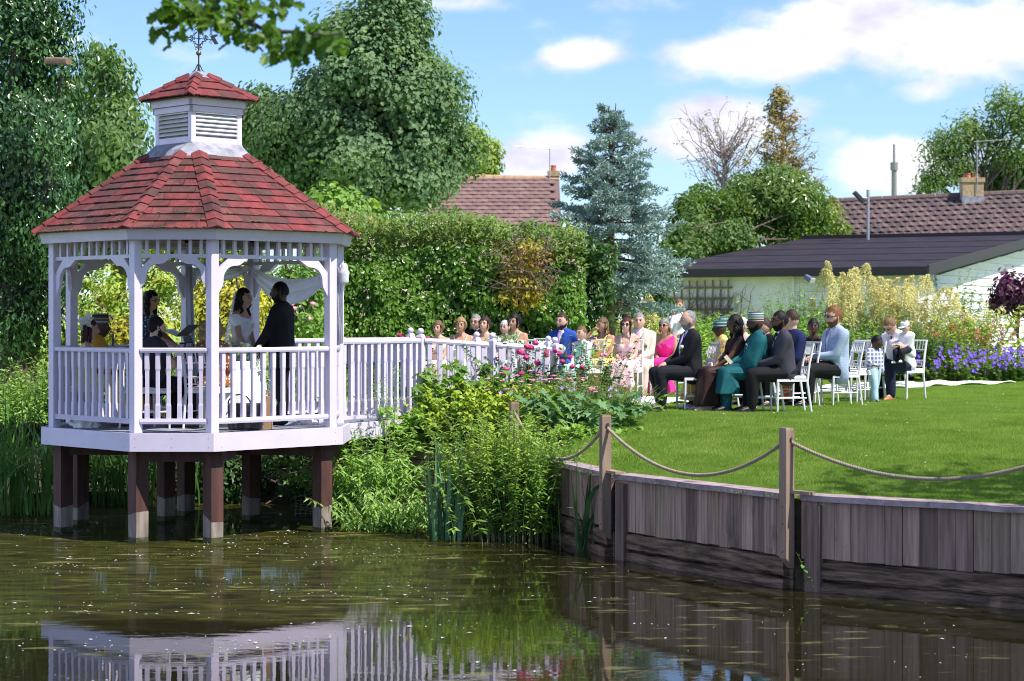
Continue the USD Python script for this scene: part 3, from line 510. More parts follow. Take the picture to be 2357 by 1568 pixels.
# eaves: fascia, soffit
for i in range(8):
    a, b = fascP[i], fascP[(i+1) % 8]; n = nrm(np.array([(b-a)[1], -(b-a)[0]]))
    obj("eaves_fascia", hexa([P3(a-n*.03-n*.03, 3.415), P3(b-n*.06, 3.415), P3(b-n*.02, 3.415), P3(a-n*.02, 3.415)], [P3(a-n*.04, 3.535), P3(b-n*.04, 3.535), P3(b+n*.012, 3.535), P3(a+n*.012, 3.535)]), WHITE, gz)
obj("soffit", extrude(sg.Polygon(octo(3.16, .68)).difference(sg.Polygon(octo(2.80, .58))), .018, [(1, 0, 0), (0, 1, 0), (0, 0, 1), (0, 0, 3.44)]), WHITE, gz)
# roof
EZ, TZ = 3.535, 4.49
eo, to = octo(3.37, .735), octo(.98, .15)
RED = []
def shingle(i, c):
    ex = chain(stain(3.2, .52, (.042, .020, .019), (1, 1, 1), .8), stain(11, .63, (.035, .028, .024), (1, 1, 1), .7))
    return mat(f"red_shingle_{i}", tuple(np.array(c)*.82), tuple(np.array(c)*1.15), scale=12, stretch=(1, 1, 1), rough=.75, spec=.25, bump=.4, bscale=60, extra=ex)
RED = [shingle(i, c) for i, c in enumerate([(.145, .032, .031), (.095, .031, .029), (.172, .033, .034), (.08, .036, .031), (.14, .045, .042)])]
MOSS = mat("roof_moss", (.12, .10, .02), (.25, .19, .04), scale=60, rough=.95, bump=1.0)
under = []
rb = obj("roof", loft([[P3(p, EZ-.0) for p in eo*.995+GC*.005], [P3(p, TZ-.02) for p in to]]), flat("roof_underlay", (.09, .05, .045)), gz)
tr_ = np.random.default_rng(21)
def facet_tiles(e0, e1, t0, t1, rows, tw, parent, seed, lift=.022, plain=True, stuff=None, mats=None):
    """Shingles in courses on the trapezoid e0-e1 (eaves) to t0-t1 (top)."""
    r = np.random.default_rng(seed); mats = mats or RED
    x = nrm(e1-e0); up = ((t0+t1)-(e0+e1))/2; nz = nrm(np.cross(x, up)); nz = nz if nz[2] > 0 else -nz
    lin = lambda A, B, s: A+(B-A)*s
    for k in range(rows):
        s0, s1 = k/rows-.006, min(1.0, (k+1.12)/rows); L0, R0, L1, R1 = lin(e0, t0, s0), lin(e1, t1, s0), lin(e0, t0, s1), lin(e1, t1, s1)
        w = np.linalg.norm(R0-L0); n = max(1, int(round(w/tw))); cuts = np.r_[0, (np.arange(1, n)+r.uniform(-.3, .3, n-1)+(k % 2)*.25)/n, 1]
        sag = r.normal(0, .004)
        for i in range(n):
            c0, c1 = cuts[i], cuts[i+1]; 
            if c1-c0 < .02: continue
            gp = .0025/w; jl, jr = r.normal(0, .003), r.normal(0, .003); th = .014
            a = [lin(L0, R0, c0+gp)+nz*(lift+jl)-up/rows*r.uniform(0, .05), lin(L0, R0, c1-gp)+nz*(lift+jr)-up/rows*r.uniform(0, .05)]
            # joints run straight up the slope; end pieces follow the hips
            def topof(c): 
                q = lin(L0, R0, c)+(L1+R1-L0-R0)/2; lo, hi = np.dot(L1-L1, x), np.dot(R1-L1, x); d = np.clip(np.dot(q-L1, x), lo, hi); return L1+x*d
            b = [topof(c0+gp) if i else L1, topof(c1-gp) if i < n-1 else R1]
            if np.linalg.norm(b[1]-b[0]) < .004: b[1] = b[0]+x*.004
            b = [q+nz*.003 for q in b]
            m = hexa([a[0]-nz*th, a[1]-nz*th, b[1]-nz*.002, b[0]-nz*.002], [a[0], a[1], b[1], b[0]])
            if stuff is None: obj("shingle", m, mats[r.choice(len(mats), p=([.12, .30, .08, .30, .20] if (seed-30) in (0, 7) else [.26, .24, .16, .18, .16]))], parent)
            else: stuff.append(m)
rest = []
for i in range(8):
    front = i in (0, 1, 2, 3, 7, 4)
    facet_tiles(P3(eo[i], EZ), P3(eo[(i+1) % 8], EZ), P3(to[i], TZ), P3(to[(i+1) % 8], TZ), 11, .255, rb, 30+i, stuff=None if front else rest)
obj("shingle_far", rest, RED[1], rb, kind="stuff")
def hips(e, t, zc, n, parent, w=.10, th=.03):
    for i in range(len(e)):
        j, h = (i+1) % len(e), (i-1) % len(e)
        for k in range(n):
            A, B = e[i]+(t[i]-e[i])*(k/n-.008), e[i]+(t[i]-e[i])*min(1, (k+1.10)/n); d = nrm(B-A)
            na, nb2 = nrm(e[j]-e[i]), nrm(e[h]-e[i]); l1, l2 = .040, .022
            ww = w; P = []
            for q, l in ((A, l1), (B, l2)):
                sA, sB = na-d*np.dot(na, d), nb2-d*np.dot(nb2, d); up = nrm(np.array([0, 0, 1.0])-d*d[2])
                P.append([q+up*(l+.012), q+nrm(sA)*ww+up*(l-.004), q+nrm(sA)*ww+up*(l-.022), q+up*(l-.012), q+nrm(sB)*ww+up*(l-.022), q+nrm(sB)*ww+up*(l-.004)])
            v, f = loft([[p[0], p[1], p[2], p[3], p[4], p[5]] for p in P]); obj("hip_tile", (v, f[:, ::-1]), RED[tr_.choice(5, p=[.4, .1, .35, .05, .1])], parent)
hips([P3(p, EZ) for p in eo], [P3(p, TZ) for p in to], 0, 10, rb)
mv = [np.r_[0, 0, 0]]; moss = []
for _ in range(120):
    i = tr_.choice([0, 0, 0, 7, 1, 2]); s = tr_.random(); a, b = eo[i], eo[(i+1) % 8]; q = P3(a+(b-a)*s, EZ+.012)+(P3(to[i], TZ)-P3(eo[i], EZ))*tr_.choice([0, 0, .09, .18])*1.0; moss.append(ball(q+[0, 0, .008], tr_.uniform(.008, .022), 0, (1.6, 1.6, .5)))
obj("moss", moss, MOSS, rb, kind="stuff")
# flashing, cupola
def sqr(h): return np.array([(-h, -h), (h, -h), (h, h), (-h, h)])@np.array([[math.cos(GA), -math.sin(GA)], [math.sin(GA), math.cos(GA)]]).T+GC
fl_ = [[P3(p, TZ-.05+.0*k) for k, p in enumerate(octo(1.12, .17))], [P3(p, TZ+.045) for p in octo(.98, .15)], [P3(p, TZ+.115) for p in octo(.78, .03)], [P3(p, TZ+.13) for p in octo(.755, .004)]]
fv, ff_ = loft(fl_, False); fv = fv+np.c_[np.zeros((len(fv), 2)), .012*np.sin(np.arange(len(fv))*2.1)*(np.arange(len(fv)) < 8)]
obj("lead_apron", (fv, ff_), LEAD, gz)
cb = sqr(.37); cz0, cz1 = TZ+.10, 4.985
cu = obj("cupola", loft([[P3(p, cz0) for p in sqr(.33)], [P3(p, cz1) for p in sqr(.33)]]), flat("louvre_dark", (.22, .21, .22)), gz)
for i in range(4):
    a, b = cb[i], cb[(i+1) % 4]; t = nrm(b-a); n = np.array([t[1], -t[0]]); L = np.linalg.norm(b-a)
    for q, s in ((a, 1), (b, -1)): c_q = q+t*s*.034-n*.02; obj("corner_board", beam(P3(c_q, cz0), P3(c_q, cz1), .068-(.003 if s < 0 else 0), .042-(.003 if s < 0 else 0), up=(n[0], n[1], 0)), WHITE, cu)
    obj("sill_board", beam(P3(a+t*.07-n*.018, cz0+.05), P3(b-t*.07-n*.018, cz0+.05), .036, .10), WHITE, cu)
    for k in range(7): z = cz0+.125+k*.0505; obj("louvre_slat", hexa([P3(a+t*.07-n*.006, z), P3(b-t*.07-n*.006, z), P3(b-t*.07-n*.044, z+.032), P3(a+t*.07-n*.044, z+.032)], [P3(a+t*.07+n*.006, z+.012), P3(b-t*.07+n*.006, z+.012), P3(b-t*.07-n*.044, z+.048), P3(a+t*.07-n*.044, z+.048)]), mat("louvre_paint", (.55, .54, .56), (.74, .73, .76), scale=8, rough=.5, extra=stain(5, .6, (.28, .26, .27), amt=.6)), cu)
    c2, c3 = sqr(.392), sqr(.418)
    for cc, z0, z1, nm, th in ((c2, 4.985, 5.055, "trim_board", .03), (c3, 5.06, 5.165, "cupola_fascia", .03)):
        A, B = cc[i], cc[(i+1) % 4]; obj(nm, hexa([P3(A-n*th, z0), P3(B-n*th, z0), P3(B, z0), P3(A, z0)], [P3(A-n*th, z1), P3(B-n*th, z1), P3(B, z1), P3(A, z1)]), WHITE, cu)
ce, ct = sqr(.50), sqr(.075); ZE, ZT = 5.155, 5.47
cr = obj("cupola_roof", loft([[P3(p, ZE-.012) for p in sqr(.49)], [P3(p, ZT-.01) for p in ct]]), flat("roof_underlay", (.09, .05, .045)), gz)
for i in range(4): facet_tiles(P3(ce[i], ZE), P3(ce[(i+1) % 4], ZE), P3(ct[i], ZT), P3(ct[(i+1) % 4], ZT), 3, .17, cr, 60+i, mats=[RED[0], RED[0], RED[2], RED[4], RED[1]])
hips([P3(p, ZE) for p in ce], [P3(p, ZT) for p in ct], 0, 4, cr, w=.075)
v, f = loft([[P3(p, ZT-.10+.02*(k % 2)) for k, p in enumerate(octo(.40, .10))], [P3(p, ZT-.01) for p in octo(.23, .06)], [P3(p, ZT+.045) for p in octo(.12, .035)]])
obj("lead_cap", (v, f), LEAD, gz)
# weather vane
IRON = flat("wrought_iron", (.022, .021, .026), rough=.45, spec=.6); BRASS = mat("dark_brass", (.10, .08, .04), (.25, .2, .1), scale=20, rough=.35, metal=.7)
vn = thing("weather_vane", "black wrought iron weather vane with scrolls and an arrow on top of the cupola", "weather vane")
vc = lambda x, z, y=0.0: np.array([GC[0]+x, GC[1]+y, z])
obj("rod", tube([vc(0, 5.48), vc(0, 5.75), vc(0, 6.10)], .0085, 8), IRON, vn)
obj("ball", [ball(vc(0, 5.735), .034, 2, (1, 1, .9)), ball(vc(0, 6.075), .02, 1)], BRASS, vn, smooth=True)
obj("foot", [tube([vc(.075*math.cos(a), 5.505, .075*math.sin(a)), vc(.045*math.cos(a), 5.53, .045*math.sin(a)), vc(.012*math.cos(a), 5.60, .012*math.sin(a))], .007, 5) for a in (.4, 1.97, 3.54, 5.1)]+[beam(vc(-.05, 5.505), vc(.05, 5.505), .07, .012)], IRON, vn)
az = 5.915; sc = []
for sx in (-1, 1):
    for sz in (-1, 1):
        t = np.linspace(0, 1, 9); sc.append(tube([vc(sx*.015+sx*.105*s**1.6, az+sz*(.125-.115*s**.55)) for s in t], .005, 4))
        for cx_, cz_, r in ((.03, .085, .02), (.03, .125, .014), (.085, .022, .016), (.05, .05, .013)): sc.append(tube([vc(sx*cx_+r*math.cos(u), az+sz*cz_+r*math.sin(u)) for u in np.linspace(0, 5.2, 10)], .0045, 4))
obj("scrollwork", sc, IRON, vn)
obj("arrow_shaft", tube([vc(-.20, az+.012, -.03), vc(.19, az-.015, .03)], .006, 5), IRON, vn)
obj("arrow_head", (np.array([vc(-.235, az+.014, -.035), vc(-.165, az+.05, -.02), vc(-.185, az+.012, -.03), vc(-.165, az-.03, -.02), vc(-.185, az+.012, -.045)]), np.array([[0, 1, 2], [0, 2, 3], [0, 4, 1], [0, 3, 4], [1, 4, 2], [2, 4, 3]])), IRON, vn)
obj("arrow_tail", [beam(vc(.15+k*.012, az+.02, .02), vc(.20+k*.012, az+s*.055-.012, .03), .006, .024) for k in range(3) for s in (-1, 1)]+[tube([vc(.145+.016*math.cos(u), az+s*.04+.016*math.sin(u), .02) for u in np.linspace(0, 5.4, 9)], .005, 4) for s in (-1, 1)], IRON, vn)
for ch, x in (("S", -.155), ("N", -.085), ("E", -.012), ("W", .055)):
    tm = meshkit.text_mesh(ch, .042, .006, True); v = np.array(tm.vertices); v = np.c_[v[:, 0], -v[:, 2]-.012, v[:, 1]]+vc(x, az-.02); obj("letter", (v, np.array(tm.faces)), IRON, vn)

# ---------------------------------------------------------------- walkway from the gazebo to the lawn
RZ = lambda s: 2.29-.05*s
def railing(name, label, pts, zt, zb, first_newel, balls):
    t = thing(name, label, "railing"); L = 0.0
    for i in range(len(pts)-1):
        a, b = np.array(pts[i]), np.array(pts[i+1]); d = nrm(b-a); n = np.array([d[1], -d[0]]); ln = np.linalg.norm(b-a); za, zb_ = zt[i], zt[i+1]; fa, fb = zb[i], zb[i+1]; pa, pb = a+d*.05, b-d*.05
        obj("handrail", loft([[P3(p+n*x, z+h) for x, h in ((-.036, -.055), (.036, -.055), (.042, -.03), (.03, 0), (-.03, 0), (-.042, -.03))] for p, z in ((pa, za), (pb, zb_))]), WHITE, t)
        obj("bottom_rail", beam(P3(pa, fa+.05), P3(pb, fb+.05), .05, .04), WHITE, t)
        k_ = int(round(ln/.152))
        for k in range(k_): s = (k+.5)/k_; p = pa+(pb-pa)*s; obj("baluster", baluster(p, fa+(fb-fa)*s+.06, za+(zb_-za)*s-.053, d, .052), WHITE, t)
        obj("deck_fascia", beam(P3(a+n*.03, fa-.115), P3(b+n*.03, fb-.115), .03, .20), WHITE, t)
    for i in range(0 if first_newel else 1, len(pts)):
        p = np.array(pts[i]); z = zt[i]; d = nrm(np.array(pts[1])-np.array(pts[0])); nw = obj("newel_post", loft([sq(p, .092, zb[i]-.2, d), sq(p, .092, z+.02, d), sq(p, .075, z+.045, d), sq(p, .05, z+.055, d)]), WHITE, t)
        obj("ball_finial", ball(P3(p, z+.092), .043, 2), WHITE, nw, smooth=True)
p5 = postP[4]; 
N1 = np.array([WX(968, 26.15), 26.15]); N2 = np.array([WX(1133, 26.35), 26.35]); N3 = np.array([WX(1277, 26.55), 26.55])
F0 = postP[5]; F1 = np.array([WX(945, 27.6), 27.6]); F2 = np.array([WX(1097, 27.9), 27.9]); F3 = np.array([WX(1262, 28.2), 28.2])
railing("walkway_railing", "near white railing with ball topped newels leading right from the gazebo behind the flowers", [p5, N1, N2, N3], [2.27, 2.27, 2.21, 2.15], [1.25, 1.25, 1.24, 1.24], False, True)
railing("walkway_railing", "far white railing of the walkway seen through the nearer balusters", [F0, F1, F2, F3], [2.27, 2.27, 2.21, 2.15], [1.25, 1.25, 1.24, 1.24], False, True)
wk = thing("walkway_deck", "grey boarded footbridge between the gazebo and the lawn", "walkway")
A = [p5, N1, N2, N3]; B = [F0, F1, F2, F3]
for i in range(3):
    n = max(3, int(np.linalg.norm(A[i+1]-A[i])/.145))
    for k in range(n): s0, s1 = k/n, (k+.96)/n; q = [A[i]+(A[i+1]-A[i])*s0, A[i]+(A[i+1]-A[i])*s1, B[i]+(B[i+1]-B[i])*s1, B[i]+(B[i+1]-B[i])*s0]; obj("board", hexa([P3(x, 1.20) for x in q], [P3(x, 1.236) for x in q]), DECK, wk)
# drapes: swag between the back right posts and a gathered fall
CLOTH = mat("white_chiffon", (.74, .74, .80), (.82, .82, .88), rough=.8, transl=.35, tint=(1, 1, 1))
def swag(a, b, za, zb, sag, drop, name, label, seed, off=np.zeros(2)):
    r = np.random.default_rng(seed); nu, nv = 40, 12; V = []
    for i in range(nu):
        u = i/(nu-1); c = a+(b-a)*u+off; base = za+(zb-za)*u
        for j in range(nv):
            w = j/(nv-1); z = base-4*u*(1-u)*(sag+(w-.5)*drop)-.06*w; V.append(P3(c+np.array([.02*math.sin(w*17+u*2), .03*math.sin(w*15+u*3)])*(.3+4*u*(1-u)), z))
    f = []
    for i in range(nu-1):
        for j in range(nv-1): k = i*nv+j; f += [[k, k+nv, k+nv+1], [k, k+nv+1, k+1]]
    o = obj(name, (np.array(V), np.array(f)), CLOTH, smooth=True); setd(o, label=label, category="drape"); return o
swag(postP[5], postP[4], 3.22, 3.17, .30, .26, "drape_swag", "white chiffon swag looped across the back right opening of the gazebo", 1, off=np.array([-.05, -.05]))
swag(postP[6], postP[5], 3.20, 3.22, .09, .12, "drape_swag", "short white chiffon swag beside the rear post behind the bride", 2, off=np.array([-.03, -.04]))
def fall(c, z0, z1, w0, w1, name, label, seed, dirv, bow=None):
    V = []; nu, nv = 26, 15
    for i in range(nu):
        u = i/(nu-1); w = w0+(w1-w0)*u**1.2
        for j in range(nv): s = j/(nv-1)-.5; V.append(P3(c+dirv*(s*w+.04*u)+np.array([-dirv[1], dirv[0]])*(.028*math.sin(j*1.9+u*1.3)-.03), z0+(z1-z0)*u))
    f = []
    for i in range(nu-1):
        for j in range(nv-1): k = i*nv+j; f += [[k, k+nv, k+nv+1], [k, k+nv+1, k+1]]
    t = thing(name, label, "drape"); obj("hanging_cloth", (np.array(V), np.array(f)), CLOTH, t, smooth=True)
    if bow is not None:
        for dz, sx in ((.0, .16),): 
            v, fc = ball([0, 0, 0], 1.0, 2); v = v*[.06, .04, .14]*(1+.12*np.sin(v[:, 2:]*9)); v = v+P3(c+np.array([.09, -.06]), z0-.14+dz-.1*(dz < 0)); obj("gathered_bow", (v, fc), CLOTH, t, smooth=True)
fall(np.array([postP[4][0]-.0, postP[4][1]-.075]), 3.20, 2.22, .17, .06, "drape_tail", "gathered white chiffon tail hanging down the right hand post", 3, nrm(np.array([.95, .2])), bow=True)
fall(np.array([postP[6][0]+.06, postP[6][1]-.07]), 3.2, 1.8, .05, .07, "drape_tail", "narrow pale blue white drape hanging beside the rear middle post", 4, nrm(np.array([.95, .2])))
# things on the gazebo floor
BLK = mat("black_leather", (.012, .012, .014), (.025, .025, .028), scale=30, rough=.45, spec=.5, bump=.2)
bg_ = thing("case", "black leather case with buckles and handles on the gazebo floor by the railing", "bag"); y0 = 23.02; xa, xb = WX(524, y0), WX(600, y0)
def rbox(x0, x1, y0, y1, z0, z1, r=.03):
    pts = [trimesh.creation.icosphere(1, r).vertices+np.array([x, y, z]) for x in (x0+r, x1-r) for y in (y0+r, y1-r) for z in (z0+r, z1-r)]; return tri(m3.Manifold.hull_points(np.vstack(pts)))
obj("body", rbox(xa, xb, y0, y0+.2, DZ, DZ+.30), BLK, bg_, smooth=40)
obj("flap", rbox(xa-.004, xb+.004, y0-.008, y0+.208, DZ+.19, DZ+.31, .02), BLK, bg_, smooth=40)
for k in (.25, .78): obj("strap", beam([xa+(xb-xa)*k, y0-.012, DZ+.03], [xa+(xb-xa)*k, y0-.012, DZ+.27], .03, .006, up=(0, 1, 0)), BLK, bg_); obj("buckle", [ball([xa+(xb-xa)*k+s*.028, y0-.012, DZ+.115], .007, 1) for s in (-1, 1)], flat("chrome", (.6, .6, .6), metal=1, rough=.25), bg_)
obj("handle", tube([[xa+.12+.13*math.cos(t), y0+.1, DZ+.30+.11*math.sin(t)] for t in np.linspace(0, 3.14, 9)], .009, 6), BLK, bg_)
pb_ = thing("paper_bag", "brown paper bag standing behind the black case", "bag"); obj("body", hexa([[xb+.0, y0+.24, DZ], [xb+.09, y0+.24, DZ], [xb+.09, y0+.40, DZ], [xb, y0+.40, DZ]], [[xb+.01, y0+.23, DZ+.38], [xb+.10, y0+.23, DZ+.38], [xb+.10, y0+.41, DZ+.38], [xb+.01, y0+.41, DZ+.38]]), flat("kraft_paper", (.36, .22, .12)), pb_); obj("handle", tube([[xb+.05+.035*math.cos(t), y0+.235, DZ+.375+.08*math.sin(t)] for t in np.linspace(0, 3.14, 8)], .006, 5), flat("kraft_paper", (.36, .22, .12)), pb_)
def cloth_blob(name, label, c, s, m, seed, catg):
    v, f = ball([0, 0, 0], 1, 3); d = meshkit.fbm(v*2.2+seed, 4)[:, None]; rr = 1+.7*(d-.5)+.12*np.sin(v[:, :1]*9+v[:, 1:2]*7+seed)
    v = v*rr*s; v[:, 2] = np.maximum(v[:, 2], -s[2]*.55)+s[2]*.55; o = obj(name, (v+np.asarray(c), f), m, smooth=True); setd(o, label=label, category=catg)
cloth_blob("carrier_bag", "white plastic carrier bag slumped on the gazebo floor beside the yellow dress", [WX(196, 23.6), 23.6, DZ], (.17, .12, .09), mat("plastic_white", (.7, .7, .72), rough=.35), 3.0, "bag")
cloth_blob("dropped_cloth", "crumpled white fabric lying on the deck boards at the right hand post", [WX(716, 24.3), 24.3, DZ], (.15, .13, .07), CLOTH, 8.0, "cloth")
tb = thing("ceremony_table", "small round table under a long white cloth in the gazebo", "table"); tc_ = np.array([WX(545, 23.95), 23.95]); TZt = DZ+.77
ring = lambda r, z, w=0.0, k=40: [P3(tc_+r*(1+w*math.sin(9*a))*np.array([math.cos(a), math.sin(a)]), z) for a in np.linspace(0, 2*math.pi, k+1)[:-1]]
obj("tabletop", loft([ring(.31, TZt-.03), ring(.31, TZt-.004)]), WHITE2, tb); obj("leg", loft([ring(.04, DZ), ring(.04, TZt-.03)]), WHITE2, tb)
o = obj("tablecloth", loft([ring(.36, DZ+.12, .07), ring(.345, DZ+.4, .05), ring(.325, TZt-.06, .015), ring(.318, TZt+.002), ring(.3, TZt+.008)]), mat("white_linen", (.74, .74, .76), (.8, .8, .82), rough=.9), smooth=60); setd(o, label="white linen cloth hanging to the floor over the ceremony table", category="tablecloth")
# ---------------------------------------------------------------- vegetation
def tmpl(pts):
    """A leaf outline (right half from base to tip) as vertices (across, along) and a fan of faces."""
    r = np.array(pts, float); mid = [(0, 0), (0, 1.0)]
    v = np.vstack([[(0, 0)], r, [(0, 1.0)], r[::-1]*[-1, 1]]); n = len(v); c = len(r)+1
    f = [[0, i, i+1] for i in range(1, c)]+[[0, i, i+1] for i in range(c, n-1)]
    return v, np.array(f)
T_DIA = (np.array([(0, 0), (.5, .45), (0, 1), (-.5, .45)], float), np.array([[0, 1, 2], [0, 2, 3]]))
T_OVAL = tmpl([(.38, .25), (.46, .6)])
T_LANCE = tmpl([(.5, .3)])
T_PALM = (lambda a: (np.vstack([[(0, .0)], a]), np.array([[0, i, i+1] for i in range(1, len(a))])))(np.array([(.10, -.02), (.55, -.05), (.32, .28), (.78, .48), (.38, .52), (.42, .80), (.17, .70), (0, 1.05), (-.17, .70), (-.42, .80), (-.38, .52), (-.78, .48), (-.32, .28), (-.55, -.05), (-.10, -.02)], float))
T_OAK = tmpl([(.12, .06), (.10, .16), (.34, .26), (.20, .36), (.46, .52), (.26, .60), (.40, .78), (.18, .86)])
def place(T, P, D, N, L, Wd, curl=.15, fold=.2):
    P, D, N = np.asarray(P, float), nrm(D), np.asarray(N, float); S = nrm(np.cross(D, N)); N = np.cross(S, D); n = len(P); L = np.broadcast_to(L, n)[:, None]; Wd = np.broadcast_to(Wd, n)[:, None]; tv, tf = T; out = []
    for x, y in tv: out.append(P+D*L*y+S*Wd*x+N*(Wd*abs(x)*fold-L*curl*y*y))
    v = np.stack(out, 1).reshape(-1, 3); k = len(tv); f = (tf[None]+(np.arange(n)*k)[:, None, None]).reshape(-1, 3)
    return v, f
def rdir(r, n): return nrm(r.normal(size=(n, 3)))
def clump_leaves(r, C, R, n, T, size, aspect=.5, up=.35, centre=None, droop=.35, outward=.5, curl=.15, flat_=1.0):
    """n leaves spread over clumps with centres C and radii R."""
    C = np.asarray(C, float); R = np.broadcast_to(R, len(C)); k = r.choice(len(C), n, p=R**2/np.sum(R**2)); d = rdir(r, n); rad = R[k]*r.random(n)**.38
    P = C[k]+d*rad[:, None]*[1, 1, flat_]; o = nrm(d+(outward*nrm(C[k]-centre) if centre is not None else 0)+[0, 0, up]+r.normal(0, .35, (n, 3)))
    D = nrm(np.cross(o, rdir(r, n))+o*.25-[0, 0, droop]); L = size*r.uniform(.65, 1.3, n)
    return place(T, P, D, o, L, L*aspect, curl)
def ell(x, y, Y, rx, ry, rd=None):
    c = W(x, y, Y); k = Y/FPX; return c, np.array([rx*k, (rd if rd is not None else rx*k*.9), ry*k])
def ell_clumps(r, ells, n, rc, shell=.5):
    """Clump centres in a list of (centre, radii), mostly near their surfaces."""
    vol = np.array([np.prod(e[1])**.67 for e in ells]); k = r.choice(len(ells), n, p=vol/vol.sum()); d = rdir(r, n); rad = (1-shell*r.random(n)**1.6)*r.uniform(.88, 1.13, n)
    C = np.array([ells[a][0] for a in k])+d*rad[:, None]*np.array([ells[a][1] for a in k])*(1-.5*rc/np.array([ells[a][1].mean() for a in k])[:, None]); return C
BARK = mat("bark", (.06, .045, .035), (.14, .11, .085), scale=12, stretch=(1, 1, .25), rough=.9, bump=1.0, bscale=25)
def trunk_mesh(r, base, top, r0, r1, ends, n_sub=2):
    p = np.linspace(0, 1, 8)[:, None]; c = np.asarray(base)+(np.asarray(top)-base)*p+r.normal(0, r0*.25, (8, 3))*np.sin(np.pi*p); ms = [tube(c, np.linspace(r0, r1, 8), 9)]
    for e in ends:
        s = r.uniform(.45, .95); a = np.asarray(base)+(np.asarray(top)-base)*s; m = (a+e)/2+r.normal(0, .25, 3)+[0, 0, .2]; q = np.array([a, (a+m)/2, m, (m+e)/2, e]); ms.append(tube(q, np.linspace(r0*(1-s)*.6+r1*.5, .02, 5), 5))
    return cat(ms)
def tree(name, label, base, ells, n_leaf, n_clump, rc, T, size, m, seed, trunk=.25, aspect=.6, group=None, shell=.55, extra=None, **kw):
    r = np.random.default_rng(seed); t = thing(name, label, kw.pop("catg", "tree"), group=group); c0 = np.mean([e[0] for e in ells], axis=0); zt = c0[2]+.1*max(e[1][2] for e in ells)
    C = ell_clumps(r, ells, n_clump, rc, shell); R = rc*r.uniform(.4, 1.5, n_clump)
    base = np.asarray(base, float); obj("trunk", trunk_mesh(r, base, np.array([c0[0], c0[1], zt]), trunk, trunk*.2, C[r.choice(len(C), min(len(C), 34), replace=False)]), BARK, t, smooth=True)
    obj("crown", clump_leaves(r, C, R, n_leaf, T, size, aspect, centre=c0, **kw), m, t)
    if extra: extra(t, r, C, R)
    return t
L_IVY = leafmat("ivy_leaf", (.015, .042, .010), (.040, .098, .021), rough=.28, transl=.15, spec=.55)
L_CHEST = leafmat("chestnut_leaf", (.040, .085, .024), (.095, .150, .042), rough=.42)
L_SYC = leafmat("sycamore_leaf", (.055, .108, .052), (.135, .195, .090), rough=.5, spec=.2)
L_HEDGE = leafmat("hedge_leaf", (.052, .118, .017), (.125, .215, .031), rough=.32, spec=.45)
L_LIGHT = leafmat("light_green_leaf", (.11, .21, .03), (.20, .31, .05), rough=.45)
L_MID = leafmat("mid_green_leaf", (.07, .15, .025), (.14, .23, .042), rough=.45)
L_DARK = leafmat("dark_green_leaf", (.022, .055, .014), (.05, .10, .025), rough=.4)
L_GOLD = leafmat("golden_leaf", (.17, .24, .028), (.27, .32, .04), rough=.45)
L_VAR = leafmat("variegated_leaf", (.11, .21, .03), (.30, .35, .06), rough=.4, scale=4)
L_YEL = leafmat("yellow_leaf", (.30, .25, .025), (.50, .40, .05), rough=.5)
L_PURP = leafmat("purple_leaf", (.045, .012, .035), (.10, .025, .07), rough=.45, transl=.15)
L_BLUE = leafmat("spruce_needle", (.085, .135, .128), (.17, .225, .22), rough=.6, transl=.1, island=.25, spec=.25)
L_REED = leafmat("reed_blade", (.045, .115, .022), (.10, .19, .04), rough=.4, transl=.25)
L_IRIS = leafmat("iris_blade", (.040, .11, .05), (.085, .17, .08), rough=.4, transl=.2)
L_WILLOW = leafmat("willowherb_leaf", (.12, .22, .045), (.21, .32, .08), rough=.45)
L_OAK = leafmat("oak_leaf", (.035, .085, .012), (.085, .150, .02), rough=.45, transl=.5)
L_ASH = leafmat("ash_leaf", (.07, .12, .04), (.13, .19, .06), rough=.45)
STEM = mat("green_stem", (.10, .15, .04), (.16, .13, .06), rough=.6); RSTEM = mat("red_stem", (.14, .07, .04), (.2, .12, .06), rough=.6)
TWIG = mat("brown_twig", (.10, .07, .06), (.17, .12, .10), rough=.85)

# ivy covered tree on the left
def stub(t, r, C, R):
    a, b = W(108, 140, 28.4), W(158, 141, 27.9); v, f = tube([a, (a+b)/2, b], [.05, .052, .05], 9); obj("sawn_branch", (v, f), mat("sawn_branch_bark", (.16, .10, .07), (.28, .18, .12), scale=20, rough=.85), t)
tree("ivy_tree", "tall tree smothered in glossy dark ivy at the left edge of the pond", [WX(40, 30.2), 30.2, 1.0], [ell(60, 90, 30, 110, 150, 1.0), ell(20, 260, 30, 130, 150, 1.1), ell(105, 330, 29.6, 95, 120, .9), ell(40, 460, 30, 130, 150, 1.1), ell(95, 560, 29.8, 80, 110, .9), ell(20, 650, 30, 120, 130, 1.0), ell(30, 770, 29.8, 90, 110, .9), ell(120, 130, 30, 70, 60, .6), ell(135, 470, 29.6, 60, 50, .5), ell(110, 690, 30, 60, 90, .8), ell(-60, 400, 31, 120, 420, 1.4), ell(90, 230, 30, 80, 100, .9), ell(60, 20, 30, 90, 90, .9), ell(110, 60, 30.3, 50, 70, .6)],
     34000, 340, .42, T_OVAL, .088, L_IVY, 1, trunk=.38, aspect=.5, droop=.9, outward=.9, extra=stub, shell=.7)
